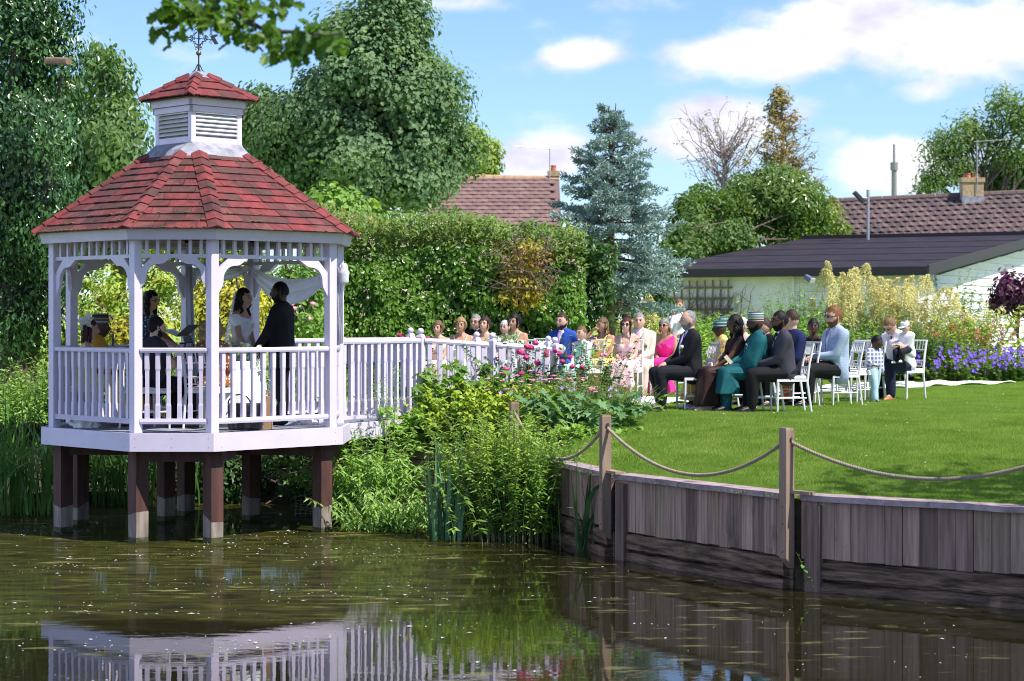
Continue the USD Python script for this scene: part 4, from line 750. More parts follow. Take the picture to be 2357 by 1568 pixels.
tree("chestnut_tree", "horse chestnut tree with broad drooping leaves beside the gazebo roof", [WX(250, 42), 42, 1.2], [ell(240, 160, 42, 50, 80, .8), ell(255, 270, 42, 75, 90, 1), ell(240, 400, 42, 90, 110, 1.1), ell(260, 330, 41, 70, 90, 1), ell(230, 520, 42, 90, 110, 1), ell(150, 420, 43, 90, 300, 1.2), ell(330, 530, 42, 80, 70, 1), ell(430, 545, 42, 80, 60, 1), ell(530, 530, 42, 80, 80, 1)],
     24000, 280, .42, T_OVAL, .15, L_CHEST, 2, trunk=.3, aspect=.5, droop=.8, outward=.8)
tree("sycamore_tree", "large round sycamore tree behind the gazebo roof, taller than the frame", [WX(860, 50), 50, 1.2], [ell(860, 215, 50, 175, 210, 2.2), ell(900, 40, 50, 90, 120, 1.4), ell(730, 310, 50, 130, 150, 1.8), ell(985, 270, 49.5, 85, 150, 1.4), ell(640, 330, 50.5, 80, 120, 1.2), ell(600, 260, 51, 48, 70, .8), ell(820, 110, 50, 90, 100, 1.4), ell(960, 420, 49, 95, 70, 1.3), ell(840, 400, 49, 110, 90, 1.4), ell(1040, 340, 50, 55, 80, .9), ell(580, 300, 51, 40, 60, .7), ell(700, 440, 50, 100, 80, 1.3), ell(990, 150, 50, 40, 60, .8)],
     76000, 640, .48, T_OVAL, .125, L_SYC, 3, trunk=.4, aspect=.75, droop=.5, outward=.9, shell=.45)
tree("maple_tree", "yellow green tree crown showing behind the sycamore over the house roof", [WX(1090, 66), 66, 1.2], [ell(1095, 365, 66, 58, 50, 1), ell(1070, 330, 66, 40, 50, .9), ell(1130, 350, 66, 28, 20, .5), ell(1110, 400, 66, 40, 40, .7)], 7000, 60, .42, T_OVAL, .14, leafmat("maple_leaf", (.13, .19, .03), (.24, .28, .05)), 4, trunk=.2, aspect=.8)

# the hedge
def hedge():
    r = np.random.default_rng(5); t = thing("hedge", "tall dense leafy hedge with pale blossom running behind the seated bridesmaids", "hedge")
    x0, x1, Y = WX(700, 34.4), WX(1345, 34.4), 34.4
    topz = lambda x: 3.45+.75*meshkit.fbm(np.stack([x*.8, x*0, x*0], -1), 4)
    n = 30000; x = r.uniform(x0, x1, n); z = 1.15+(topz(x)-1.15)*r.random(n)**.9; b = meshkit.fbm(np.stack([x*1.1, z*1.1, z*0], -1), 4); y = Y-.9*(b-.35)-.25*r.random(n)+.25*(z-1.2)/3
    keep = r.random(n) < np.clip((b-.36)*7, .35, 1); x, y, z, b = x[keep], y[keep], z[keep], b[keep]; n = len(x)
    N = nrm(np.stack([r.normal(.15, .5, n), r.normal(-1, .4, n), r.normal(.55, .4, n)], 1)); D = nrm(np.cross(N, rdir(r, n))-[0, 0, .5]); L = .082*r.uniform(.7, 1.3, n)
    obj("foliage", place(T_OVAL, np.stack([x, y, z], 1), D, N, L, L*.62), L_HEDGE, t)
    n = 13000; x = r.uniform(x0, x1, n); y = Y+r.uniform(-.3, 1.6, n); z = topz(x)+r.uniform(-.4, .2, n)+.55*meshkit.fbm(np.stack([x*3, y*3, y*0], -1), 3)
    N = nrm(np.stack([r.normal(.1, .5, n), r.normal(-.4, .5, n), r.normal(.9, .3, n)], 1)); L = .10*r.uniform(.7, 1.4, n); obj("top_growth", place(T_DIA, np.stack([x, y, z], 1), nrm(np.cross(N, rdir(r, n))+[0, 0, .4]), N, L, L*.45), leafmat("hedge_top_leaf", (.075, .130, .028), (.135, .19, .048)), t)
    sp_ = []; 
    for k in range(150):
        xx = r.uniform(x0, x1); zz = topz(np.array([xx]))[0]; a = np.array([xx, Y+r.uniform(-.2, .8), zz-.1]); e = a+[r.normal(0, .15), r.normal(0, .1), r.uniform(.25, .65)]; m = 26; s = r.random(m)[:, None]; P = a+(e-a)*s; N = rdir(r, m); sp_.append(place(T_DIA, P, nrm(rdir(r, m)+[0, 0, .5]), N, .09, .035))
    obj("top_shoots", sp_, leafmat("hedge_shoot", (.14, .19, .035), (.28, .24, .09)), t)
    n = 330; x = r.uniform(x0, x1, n); hi = r.random(n) < .55; z = np.where(hi, topz(x)+r.uniform(-.35, .45, n), r.uniform(1.4, 3.9, n)); y = np.where(hi, Y-.2+r.uniform(-.2, .5, n), Y-.55)
    fl = [clump_leaves(r, np.stack([x, y, z], 1), .05, 2400, T_DIA, .03, .8)]; obj("blossom", fl, mat("pale_blossom", (.50, .38, .30), (.62, .52, .42), scale=20, rough=.7, island=.25), t, kind="stuff")
    # dark solid added inside the leaves so that no daylight passes
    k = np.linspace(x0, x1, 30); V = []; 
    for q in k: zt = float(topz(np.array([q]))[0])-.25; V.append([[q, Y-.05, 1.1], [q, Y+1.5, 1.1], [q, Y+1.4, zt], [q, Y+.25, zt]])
    obj("inner_light_block", loft(V), mat("hedge_dark", (.012, .018, .006), (.03, .035, .012), scale=8, rough=.95, bump=1.0), t)
    return t
hedge()
def climber_patch(name, label, x0, x1, y0, y1, Y, m, n, size, seed, dead=0):
    r = np.random.default_rng(seed); t = thing(name, label, "climber"); C = []
    for k in range(40): C.append(W(r.uniform(x0, x1), r.uniform(y0, y1), Y+r.uniform(-.1, .15)))
    obj("foliage", clump_leaves(r, C, .22, n, T_OVAL, size, .6, outward=0, droop=.4), m, t)
    tw = []
    for k in range(dead):
        a = W(r.uniform(x0, x1), r.uniform(y0, y1), Y-.1); p = [a]; d = r.normal(0, 1, 3)*[1, .2, .8]
        for q in range(5): d = d+r.normal(0, .5, 3)*[1, .3, 1]; p.append(p[-1]+nrm(d)*.085)
        tw.append(tube(p, np.linspace(.009, .004, 6), 3))
    if tw: obj("dead_twigs", tw, TWIG, t)
climber_patch("climber", "golden flowering climber spreading down the hedge face", 1150, 1235, 560, 700, 33.75, leafmat("amber_leaf", (.28, .18, .02), (.44, .32, .05)), 900, .08, 41)
climber_patch("climber", "bare brown tangle of dead climber twigs on the hedge beside the spruce", 1150, 1275, 555, 670, 33.65, leafmat("rust_leaf", (.10, .05, .02), (.2, .09, .04)), 380, .07, 42, dead=90)
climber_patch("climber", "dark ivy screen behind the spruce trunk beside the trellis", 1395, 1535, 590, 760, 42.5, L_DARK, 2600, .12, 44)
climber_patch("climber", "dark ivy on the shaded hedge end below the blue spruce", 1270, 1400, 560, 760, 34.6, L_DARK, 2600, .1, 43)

# blue spruce
def spruce():
    r = np.random.default_rng(8); Y = 36.6; t = thing("blue_spruce", "blue grey spruce tree with whorled branches standing in front of the hedge", "tree"); X = WX(1405, Y); zt = W(0, 238, Y)[2]
    obj("trunk", tube([[X, Y, 1.1], [X-.02, Y, 3], [X+.02, Y, 5], [X+.1, Y, zt]], [.13, .10, .06, .008], 9), mat("spruce_bark", (.13, .085, .065), (.22, .15, .12), scale=20, stretch=(1, 1, .5), rough=.9, bump=1), t, smooth=True)
    prof = lambda z: np.interp(z, [2.8, 3.2, 3.7, 4.3, 5.0, 5.6, 6.1, zt], [1.12, 1.30, 1.2, 1.05, .80, .50, .22, .02]); LP, LD, LN, LL = [], [], [], []; br = []
    z = 2.95
    while z < zt-.1:
        nb_ = int(r.integers(5, 8)); a0 = r.uniform(0, 6.28)
        for k in range(nb_):
            a = a0+k*6.28/nb_+r.normal(0, .25); ln = prof(z)*r.uniform(.55, 1.18); h = np.array([math.cos(a), math.sin(a), 0]); s = np.linspace(0, 1, 8)[:, None]; zz = z+r.normal(0, .07); rise = .15+.35*np.clip((z-3.5)/3, 0, 1)
            c = np.array([X, Y, zz])+h*ln*s+np.array([0, 0, 1])*ln*(rise*s-.38*s**1.3*(1-.6*np.clip((z-3)/3, 0, 1))+.16*s**4); br.append(tube(c, np.linspace(.022, .004, 8), 4)); side = np.cross(h, [0, 0, 1.0])
            ns = int(5+ln*15)
            for q in range(ns):
                u = r.uniform(.2, 1.0)**.8; p = c[0]*0+np.array([np.interp(u, s[:, 0], c[:, w]) for w in range(3)]); sl = (1-u*.75)*.38*ln**.6+.09; sg_ = r.choice([-1, 1]); d = nrm(h*.75+side*sg_*r.uniform(.4, 1.0)+[0, 0, r.normal(.02, .16)]); nn_ = int(10+sl*62); w = r.random(nn_)
                P = p+d*sl*w[:, None]+np.array([0, 0, -.10])*sl*w[:, None]**2+r.normal(0, .012, (nn_, 3)); nd = nrm(d*.75+rdir(r, nn_)*.8+[0, 0, .25]); LP.append(P); LD.append(nd); LN.append(rdir(r, nn_)); LL.append(np.full(nn_, .082)*r.uniform(.7, 1.2, nn_))
        z += .125+.06*r.random()
    P, D, N, L = map(np.concatenate, (LP, LD, LN, LL)); obj("branches", br, TWIG, t); obj("needles", place(T_DIA, P, D, N, L, L*.30, 0.0, 0.0), L_BLUE, t)
spruce()
# bushes and bare trees behind the shed
tree("laurel_bush", "large bright green laurel bush growing over the shed roof", [WX(1760, 61), 61, 1.2], [ell(1740, 445, 61, 75, 55, 1.3), ell(1820, 450, 61, 60, 60, 1.2), ell(1780, 410, 61, 45, 30, .9), ell(1700, 480, 61, 60, 50, 1.2), ell(1870, 475, 61.5, 40, 55, .9)], 12000, 150, .42, T_OVAL, .16, leafmat("laurel_leaf", (.05, .098, .020), (.115, .165, .040), rough=.3, spec=.5), 13, aspect=.42, trunk=.15, catg="bush")
tree("ivy_bush", "dark green ivy mound spilling onto the left end of the shed roof", [WX(1650, 58.5), 58.5, 1.2], [ell(1600, 555, 57, 75, 45, .9), ell(1690, 550, 57.5, 70, 45, .9), ell(1640, 490, 60, 90, 60, 1.2), ell(1790, 530, 60.8, 80, 45, .8), ell(1870, 520, 62, 60, 40, .8), ell(1570, 590, 56, 50, 22, .5), ell(1580, 510, 59, 50, 60, .8), ell(1610, 455, 60.5, 40, 40, .7), ell(1560, 555, 57, 40, 45, .6)], 15000, 190, .36, T_OVAL, .12, leafmat("ivy_bush_leaf", (.042, .085, .018), (.088, .142, .03)), 14, aspect=.65, trunk=.12, catg="bush")
tree("elder_bush", "olive green bush with bare shoots at the left end of the bungalow roof", [WX(1900, 63), 63, 1.2], [ell(1890, 500, 63, 45, 45, .8), ell(1925, 535, 63, 28, 22, .6), ell(1850, 540, 62.5, 40, 25, .6)], 1500, 40, .34, T_DIA, .17, leafmat("olive_leaf", (.09, .13, .03), (.19, .21, .06)), 15, trunk=.08, catg="bush")
def bare_tree(name, label, x, y0, y1, Y, hw, n, seed, m, up=.5, conif=False, leaf=None):
    r = np.random.default_rng(seed); t = thing(name, label, "tree"); b = W(x, y0, Y); e = W(x, y1, Y); H = e[2]-b[2]; base = np.array([b[0], Y, 1.2]); obj("trunk", tube([base, b, (b+e)/2+[.05, 0, 0], e], [.2, .16, .08, .012], 7), m, t); ms = []; tips = []
    for k in range(n):
        s = r.random()**.8 if conif else r.uniform(-.1, .75); a = b+(e-b)*max(s, 0); w = hw*(1-s*.92)*r.uniform(.5, 1.1) if conif else hw*r.uniform(.4, 1.1); an = r.uniform(0, 6.28); h = np.array([math.cos(an), math.sin(an)*.7, 0]); p = [a]
        for q in range(1, 7): u = q/6; p.append(a+h*w*u+np.array([0, 0, w*up*u**2+(0 if conif else H*.35*u)])+r.normal(0, .04*w, 3))
        ms.append(tube(p, np.linspace(.028, .007, 7), 3)); tips += p[2:]
        for q in range(5): c = p[r.integers(2, 7)]; d = nrm(h+rdir(r, 1)[0]*.8+[0, 0, .5])*w*.3; ms.append(tube([c, c+d*.5+r.normal(0, .03, 3), c+d], [.011, .008, .005], 3)); tips.append(c+d)
    obj("bare_branches", ms, m, t)
    if leaf: obj("sparse_leaves", clump_leaves(r, np.array(tips)[r.choice(len(tips), min(len(tips), 260))], .18, leaf[0], T_DIA, leaf[1], .5), leaf[2], t)
bare_tree("dying_conifer", "half dead brown conifer with a bare leader rising above the bushes", 1798, 480, 205, 66, 1.7, 150, 16, mat("rusty_twig", (.15, .10, .06), (.25, .17, .11), rough=.9), up=.45, conif=True, leaf=(1900, .15, leafmat("rusty_needle", (.14, .12, .04), (.26, .20, .08))))
bare_tree("bare_tree", "thin leafless purple brown birch between the spruce and the dying conifer", 1665, 470, 300, 68, 1.6, 60, 17, mat("mauve_twig", (.19, .15, .16), (.27, .22, .24), rough=.9), up=.5, leaf=(900, .10, leafmat("mauve_bud", (.16, .14, .10), (.24, .20, .14))))
def ash():
    Y = 78; tree("ash_tree", "tall feathery ash tree behind the chimney at the right edge", [WX(2320, Y), Y, 1.2], [ell(2180, 340, Y, 65, 55, 1.4), ell(2240, 300, Y, 60, 60, 1.3), ell(2310, 240, Y, 50, 50, 1.2), ell(2370, 270, Y, 70, 70, 1.5), ell(2150, 410, Y, 45, 30, 1.0), ell(2300, 350, Y, 70, 50, 1.3), ell(2120, 445, Y, 40, 10, .6), ell(2210, 400, Y, 50, 40, 1)], 9000, 240, .48, T_DIA, .21, L_ASH, 18, aspect=.35, trunk=.22, shell=.8)
    tree("dark_tree", "dense dark ivy clad tree behind the right end of the bungalow roof", [WX(2330, 80), 80, 1.2], [ell(2310, 410, 80, 55, 45, 1.2), ell(2360, 400, 80, 50, 60, 1.2), ell(2300, 440, 80, 50, 30, 1)], 5000, 60, .5, T_OVAL, .2, leafmat("darkest_leaf", (.03, .06, .018), (.07, .11, .035)), 19, aspect=.7, trunk=.2)
ash()
tree("shrub", "light green shrub just above the right slope of the gazebo roof", [WX(775, 37), 37, 1.2], [ell(770, 490, 37, 60, 55, .8), ell(830, 520, 37, 60, 45, .7), ell(735, 500, 37, 30, 50, .6), ell(870, 520, 37, 50, 40, .7)], 3200, 80, .28, T_OVAL, .13, leafmat("fresh_leaf", (.085, .165, .028), (.16, .25, .045)), 20, trunk=.06, catg="shrub")
# shrubs behind the gazebo
for k, (nm, lb, es, n, m_) in enumerate([
    ("shrub", "big yellow green shrub seen through the left openings of the gazebo", [ell(220, 700, 30.2, 55, 100, .6), ell(300, 680, 30.4, 70, 95, .7), ell(380, 690, 30.4, 70, 95, .7), ell(300, 760, 29.8, 90, 60, .5), ell(240, 840, 29.6, 90, 50, .5), ell(130, 800, 30.5, 70, 60, .5), ell(400, 840, 29.8, 90, 50, .5), ell(340, 530, 30.8, 70, 120, .7), ell(440, 520, 31, 70, 120, .7), ell(545, 540, 31, 60, 120, .7)], 12000, L_VAR),
    ("shrub", "golden variegated shrub seen behind the registrar and the bride", [ell(465, 690, 30.6, 50, 95, .6), ell(545, 680, 30.6, 55, 90, .6), ell(500, 770, 30.2, 60, 45, .5), ell(580, 730, 30.8, 40, 80, .5)], 4200, L_YEL),
    ("shrub", "low bright yellow shrub below the green one behind the striped cap", [ell(270, 780, 29.2, 60, 32, .4), ell(345, 770, 29.4, 40, 35, .4)], 1500, L_YEL)]):
    tree(nm, lb, [es[0][0][0], es[0][0][1], 1.0], es, n, 80, .26, T_OVAL, .085, m_, 50+k, trunk=.016, aspect=.55, catg="shrub")
def rose_head(r, c, R): 
    v, f = ball([0, 0, 0], R, 1); v = v*(1+.35*(r.random((len(v), 1))-.5))*[1, 1, .8]; return v+c, f
MAG = mat("magenta_petal", (.42, .012, .12), (.60, .03, .22), scale=60, rough=.6, island=.2); PINK = mat("pink_petal", (.62, .20, .32), (.75, .36, .46), scale=60, rough=.6, island=.2); CORAL = mat("coral_petal", (.65, .10, .14), (.75, .3, .25), scale=60, rough=.6); WHT = mat("white_petal", (.7, .7, .66), (.8, .8, .76), rough=.6); VIOL = mat("violet_petal", (.10, .05, .42), (.20, .10, .58), scale=30, rough=.6, island=.2); LILAC = mat("lilac_petal", (.3, .2, .55), (.42, .3, .62), rough=.6); CREAM = mat("cream_plume", (.74, .66, .24), (.86, .80, .42), scale=30, rough=.8, island=.15, transl=.3, tint=(1, 1, .9))
t = tree("climbing_rose", "climbing rose with pink blooms seen between the bride and groom and the right post", [WX(690, 31.5), 31.5, 1.1], [ell(640, 690, 31.5, 40, 95, .5), ell(700, 660, 31.5, 45, 80, .5), ell(700, 760, 31.3, 50, 60, .5), ell(745, 700, 32, 40, 100, .5)], 3600, 80, .26, T_OVAL, .085, L_MID, 60, trunk=.015, catg="rose")
rr = np.random.default_rng(61)
for x, y in ((672, 662), (697, 659), (671, 700), (676, 711), (712, 735), (640, 745), (668, 775), (720, 700)): obj("flower", rose_head(rr, W(x, y, 30.9), .045), PINK if y < 740 else WHT, t)

# plants made of leafy stems
def stemplant(name, label, base, n, h, spread, leaf_L, leaf_W, m, seed, per=14, lean=.3, T=T_LANCE, stem=STEM, droop=.3, catg="plant", group=None, ang=.9, srad=.006, hv=.3, tip=None, dirs=None, leaf_lo=.12, jit=.10):
    r = np.random.default_rng(seed); t = thing(name, label, catg, group=group); ms = []; LP, LD, LN, LL = [], [], [], []; tips = []
    base = np.asarray(base, float)
    for k in range(n):
        b = base+np.array([r.normal(0, spread[0]), r.normal(0, spread[1]), 0]); out = np.array([(b-base)[0], (b-base)[1]*.6, 0])/(max(spread)+1e-6); hh = h*r.uniform(1-hv, 1+hv*.4); d = out*lean+r.normal(0, jit, 3)*[1, 1, 0]+(np.asarray(dirs)*r.uniform(.5, 1.2) if dirs is not None else 0)
        s = np.linspace(0, 1, 7)[:, None]; c = b+np.array([0, 0, hh])*(s-.0)*(1-.12*np.linalg.norm(d)*s)+d*hh*s**1.7; ms.append(tube(c, np.linspace(srad, srad*.4, 7), 3)); tips.append(c[-1])
        u = r.uniform(leaf_lo, 1.0, per); P = np.stack([np.interp(u, s[:, 0], c[:, w]) for w in range(3)], 1); a = r.uniform(0, 6.28, per); D = nrm(np.stack([np.cos(a), np.sin(a), ang*r.uniform(.2, .8, per)-droop-.15], 1)); LP.append(P); LD.append(D); LN.append(nrm(np.stack([np.cos(a)*.5, np.sin(a)*.5-.12, np.ones(per)], 1)+r.normal(0, .25, (per, 3)))); LL.append(leaf_L*r.uniform(.6, 1.2, per)*(1.05-.45*u))
    P, D, N, L = map(np.concatenate, (LP, LD, LN, LL)); obj("stems", ms, stem, t, kind="stuff"); obj("foliage", place(T, P, D, N, L, L*leaf_W/leaf_L, .25), m, t)
    return t, np.array(tips), r
def blades(name, label, base, n, h, spread, w, m, seed, lean=.25, arch=.5, catg="reeds", group=None, T=None, kind=None):
    r = np.random.default_rng(seed); t = thing(name, label, catg, group=group, kind=kind); ms = []
    for k in range(n):
        b = np.asarray(base)+np.array([r.uniform(-1, 1)*spread[0], r.uniform(-1, 1)*spread[1], 0]); hh = h*r.uniform(.6, 1.1); a = r.uniform(0, 6.28); o = np.array([math.cos(a), math.sin(a)*.6, 0]); ar = arch*r.random()**1.5; s = np.linspace(0, 1, 7)[:, None]
        c = b+np.array([0, 0, hh])*(s-ar*.75*s**3)+o*hh*(lean*.5*r.random()*s+ar*.85*s**2.2); sd = nrm(np.cross(o, [0, 0, 1.0])*.6+rdir(r, 1)[0]*.5); ms.append(strip(c, w*r.uniform(.6, 1.2)*np.array([.8, 1, 1, .95, .8, .5, .05]), sd))
    obj("blades", ms, m, t); return t
# water's edge, right of the gazebo
stemplant("loosestrife_bush", "large bushy waterside plant with narrow leaves beside the corner of the timber wall", [WX(1172, 23.1), 23.1, -.1], 250, 1.45, (.25, .22), .115, .038, leafmat("loosestrife_leaf", (.11, .20, .028), (.21, .30, .05)), 70, per=56, lean=.14, jit=.05, stem=STEM, catg="plant", leaf_lo=.16)
stemplant("loosestrife_bush", "lower leafy skirt of the waterside bush next to the wall planks", [WX(1215, 23.0), 23.0, -.05], 140, 1.0, (.25, .18), .13, .05, L_MID, 71, per=40, lean=.2, jit=.05, stem=STEM, leaf_lo=.2)
blades("iris_clump", "upright blue green iris leaves standing in the water left of the big bush", [WX(1030, 22.95), 22.95, -.1], 56, 1.32, (.20, .14), .046, L_IRIS, 72, lean=.35, arch=.28, catg="iris")
blades("iris_clump", "dark iris leaves bending over in front of the wall planks near the first lawn post", [WX(1345, 21.75), 21.75, -.1], 13, 1.35, (.10, .06), .05, leafmat("dark_iris_blade", (.02, .06, .02), (.05, .11, .035), rough=.35), 73, lean=.25, arch=.55, catg="iris")
blades("iris_clump", "few short iris shoots standing in the water below the curved wall", [WX(1300, 22.3), 22.3, -.05], 9, .65, (.22, .04), .02, L_REED, 74, lean=.1, arch=.1, catg="iris")
stemplant("willowherb", "tall light green leafy stems growing in front of the walkway fascia", [WX(850, 24.9), 24.9, .2], 60, 1.0, (.20, .15), .15, .042, L_WILLOW, 75, per=40, lean=.18)
stemplant("willowherb", "pale green leafy mass hanging over the water under the walkway", [WX(842, 24.5), 24.5, .12], 90, .72, (.20, .15), .16, .048, L_WILLOW, 76, per=34, lean=.4, droop=.6)
stemplant("willowherb", "leafy stems drooping onto the water between the gazebo and the iris", [WX(880, 24.0), 24.0, -.03], 70, .5, (.22, .16), .15, .046, leafmat("drooping_leaf", (.12, .21, .05), (.2, .3, .08)), 77, per=26, lean=.6, droop=.7)
stemplant("willowherb", "thin leafy stem rising in front of the white walkway balusters", [WX(903, 24.9), 24.9, .9], 4, 1.0, (.05, .05), .12, .022, L_WILLOW, 78, per=40, lean=.05)
# left bank reeds
blades("reed_bed", "long arching green reeds at the left edge of the pond", [WX(35, 26.0), 26.0, -.05], 190, 1.75, (.62, .45), .036, L_REED, 80, lean=.3, arch=.75)
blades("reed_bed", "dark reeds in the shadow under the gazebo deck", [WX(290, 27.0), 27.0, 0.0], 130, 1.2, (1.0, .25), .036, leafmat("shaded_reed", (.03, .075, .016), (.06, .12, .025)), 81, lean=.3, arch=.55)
stemplant("nettle_patch", "bright green herbs on the bank above the left reeds", [WX(50, 28.2), 28.2, 1.0], 120, .85, (.45, .3), .12, .045, leafmat("herb_leaf", (.11, .22, .035), (.2, .32, .07)), 82, per=26, lean=.2)
stemplant("nettle_patch", "shaded herbs on the bank behind the gazebo deck", [WX(440, 28.5), 28.5, 1.1], 330, .95, (1.15, .3), .14, .06, L_MID, 83, per=24, lean=.2)
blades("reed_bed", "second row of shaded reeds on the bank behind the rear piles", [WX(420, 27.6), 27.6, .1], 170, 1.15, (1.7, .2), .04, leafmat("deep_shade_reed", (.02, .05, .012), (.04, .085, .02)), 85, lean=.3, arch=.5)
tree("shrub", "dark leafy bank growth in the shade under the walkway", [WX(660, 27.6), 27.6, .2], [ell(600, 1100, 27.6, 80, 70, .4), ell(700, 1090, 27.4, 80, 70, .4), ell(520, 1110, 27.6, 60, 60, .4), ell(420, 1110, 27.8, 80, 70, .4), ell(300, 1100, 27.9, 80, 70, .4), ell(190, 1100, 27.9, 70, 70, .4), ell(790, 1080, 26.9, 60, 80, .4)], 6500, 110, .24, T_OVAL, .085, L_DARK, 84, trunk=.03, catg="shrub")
# flower bed in front of the walkway
soil_pts = [(-1.7, 26.3), (-.9, 25.75), (.16, 24.6), (.55, 24.0), (1.18, 24.4), (1.35, 25.6), (1.55, 27.2), (.4, 27.6), (-.7, 27.0)]
gx, gy = np.meshgrid(np.linspace(-1.8, 1.7, 50), np.linspace(23.6, 27.8, 60), indexing="ij"); bedp = sg.Polygon(soil_pts); v = np.stack([gx, gy, land(gx, gy)+.018], -1).reshape(-1, 3); f = []
ins = shapely.contains_xy(bedp, gx.ravel(), gy.ravel())
for i in range(49):
    for j in range(59):
        a = i*60+j; q = (a, a+60, a+61, a+1)
        if all(ins[k] for k in q): f += [[q[0], q[1], q[2]], [q[0], q[2], q[3]]]
obj("flower_bed", (v, np.array(f)), SOIL, kind="structure")
def at_land(x, Y, dz=0.0): X = WX(x, Y); return np.array([X, Y, float(land(X, Y))+dz])
stemplant("anemone_plant", "tall broad leaved anemone plant in front of the walkway newel", at_land(1050, 25.9), 42, 1.0, (.30, .15), .20, .18, L_MID, 90, per=18, lean=.1, T=T_PALM, ang=.3, droop=.35, stem=RSTEM)
stemplant("anemone_plant", "lobed light green leaves below the anemone stems", at_land(1085, 25.4), 44, .64, (.34, .15), .20, .19, L_LIGHT, 91, per=12, lean=.3, T=T_PALM, ang=.4, droop=.3)
stemplant("golden_shrub", "golden yellow leaved shrub in the middle of the flower bed", at_land(1130, 25.2), 90, .84, (.24, .14), .135, .085, L_GOLD, 92, per=24, lean=.25, T=T_OVAL, ang=.4, catg="shrub")
stemplant("hydrangea", "low yellow green shrub with pointed leaves at the end of the white fascia", at_land(1000, 25.65, .0), 110, .46, (.25, .12), .16, .075, leafmat("lime_leaf", (.115, .20, .032), (.21, .30, .05)), 93, per=18, lean=.5, T=T_OVAL, catg="shrub")
t, tips, r_ = stemplant("rose_bush", "rose bush with magenta blooms in front of the walkway railing", at_land(1205, 26.2), 36, .95, (.24, .15), .095, .065, L_DARK, 94, per=26, lean=.25, T=T_OVAL, catg="rose", stem=STEM)
for x, y in ((1233, 790), (1222, 800), (1213, 798), (1196, 810), (1203, 813), (1211, 823), (1238, 836), (1258, 817), (1200, 860), (1158, 865), (1165, 850)): obj("flower", rose_head(r_, W(x, y, 26.0), .042), MAG, t)
t, tips, r_ = stemplant("rose_bush", "taller rose bush with crimson and pink buds standing in front of the boy", at_land(1335, 26.4), 34, 1.0, (.28, .15), .09, .06, L_DARK, 95, per=24, lean=.2, T=T_OVAL, catg="rose")
for x, y in ((1288, 814), (1294, 832), (1311, 822), (1317, 845), (1258, 811), (1278, 808), (1340, 845)): obj("flower", rose_head(r_, W(x, y, 26.2), .036), MAG, t)
for p in tips[:14]: obj("bud", rose_head(r_, p+[0, 0, .0], .018), PINK, t)
t, tips, r_ = stemplant("rose_bush", "slender rose bush at the right end of the bed before the floral dress", at_land(1393, 26.6), 13, .78, (.10, .08), .075, .045, L_MID, 96, per=30, lean=.15, T=T_OVAL, catg="rose", stem=RSTEM)
for x, y, m_, s_ in ((1386, 818, PINK, .03), (1393, 817, PINK, .03), (1363, 898, CORAL, .055), (1406, 912, PINK, .03), (1430, 887, PINK, .028)): obj("flower", rose_head(r_, W(x, y, 26.2), s_), m_, t)
t, tips, r_ = stemplant("spirea_bush", "spirea bush with flat clusters of small pink flowers in the middle of the bed", at_land(1262, 25.5), 120, .62, (.3, .2), .085, .03, leafmat("spirea_leaf", (.07, .16, .025), (.17, .24, .05)), 97, per=40, lean=.25, catg="shrub")
for p in tips[:46]: 
    v, f = ball([0, 0, 0], .034, 1, (1, 1, .3)); obj("flower_cluster", (v*(1+.3*r_.normal(size=(len(v), 1)))+p, f), [PINK, mat("dusky_petal", (.45, .18, .22), (.6, .3, .33), rough=.7)][int(r_.random() < .35)], t)
def petal5(r, c, R, nv): 
    u = nrm(np.cross(nv, [.3, .2, 1.0])); w = np.cross(nv, u); a = np.arange(10)*.6283+r.random()*6; rad = np.where(np.arange(10) % 2 == 0, R, R*.55)
    return np.vstack([[c-nv*R*.25], c+rad[:, None]*(np.cos(a)[:, None]*u+np.sin(a)[:, None]*w)]), np.array([[0, i+1, (i+1) % 10+1] for i in range(10)])
t, tips, r_ = stemplant("geranium", "low violet geranium below the pink spirea", at_land(1322, 25.3), 60, .42, (.24, .16), .07, .06, L_MID, 98, per=12, lean=.4, T=T_PALM)
for p in tips[:20]: obj("flower", petal5(r_, p+[0, -.03, .03], .03, nrm(np.array([r_.normal(0, .4), -1, .6]))), LILAC, t)
stemplant("anemone_plant", "large blue green lobed leaves under the sagging rope", at_land(1330, 24.6), 22, .52, (.26, .1), .24, .23, leafmat("bluegreen_leaf", (.06, .13, .05), (.11, .19, .075)), 99, per=9, lean=.35, T=T_PALM, ang=.3, droop=.45)
stemplant("anemone_plant", "small lime green lobed leaves at the wall under the rope", at_land(1345, 24.2, -.02), 12, .24, (.16, .05), .15, .15, L_LIGHT, 100, per=9, lean=.5, T=T_PALM, ang=.3, droop=.3)
stemplant("lavender", "fine grey green foliage at the right end of the bed", at_land(1390, 25.4), 150, .45, (.22, .22), .06, .008, leafmat("greygreen_leaf", (.085, .13, .04), (.14, .19, .06)), 101, per=30, lean=.25)
stemplant("spurge", "yellow green low plant on the lawn edge of the bed", at_land(1405, 26.2), 60, .34, (.16, .16), .06, .025, L_LIGHT, 102, per=22, lean=.4, T=T_OVAL)
stemplant("ground_cover", "mixed leafy growth filling the back of the bed below the railing", at_land(1110, 26.3), 220, .5, (.75, .2), .12, .08, L_MID, 103, per=18, lean=.3, T=T_OVAL)
t, tips, r_ = stemplant("rose_bush", "red rose blooms showing above the far walkway railing", [WX(955, 29.0), 29.0, 1.2], 12, .95, (.25, .08), .08, .05, L_DARK, 104, per=18, T=T_OVAL, catg="rose")
for x, y in ((920, 772), (926, 778), (931, 782), (938, 775), (941, 781), (975, 784), (983, 780)): obj("flower", rose_head(r_, W(x, y, 28.9), .042), MAG, t)
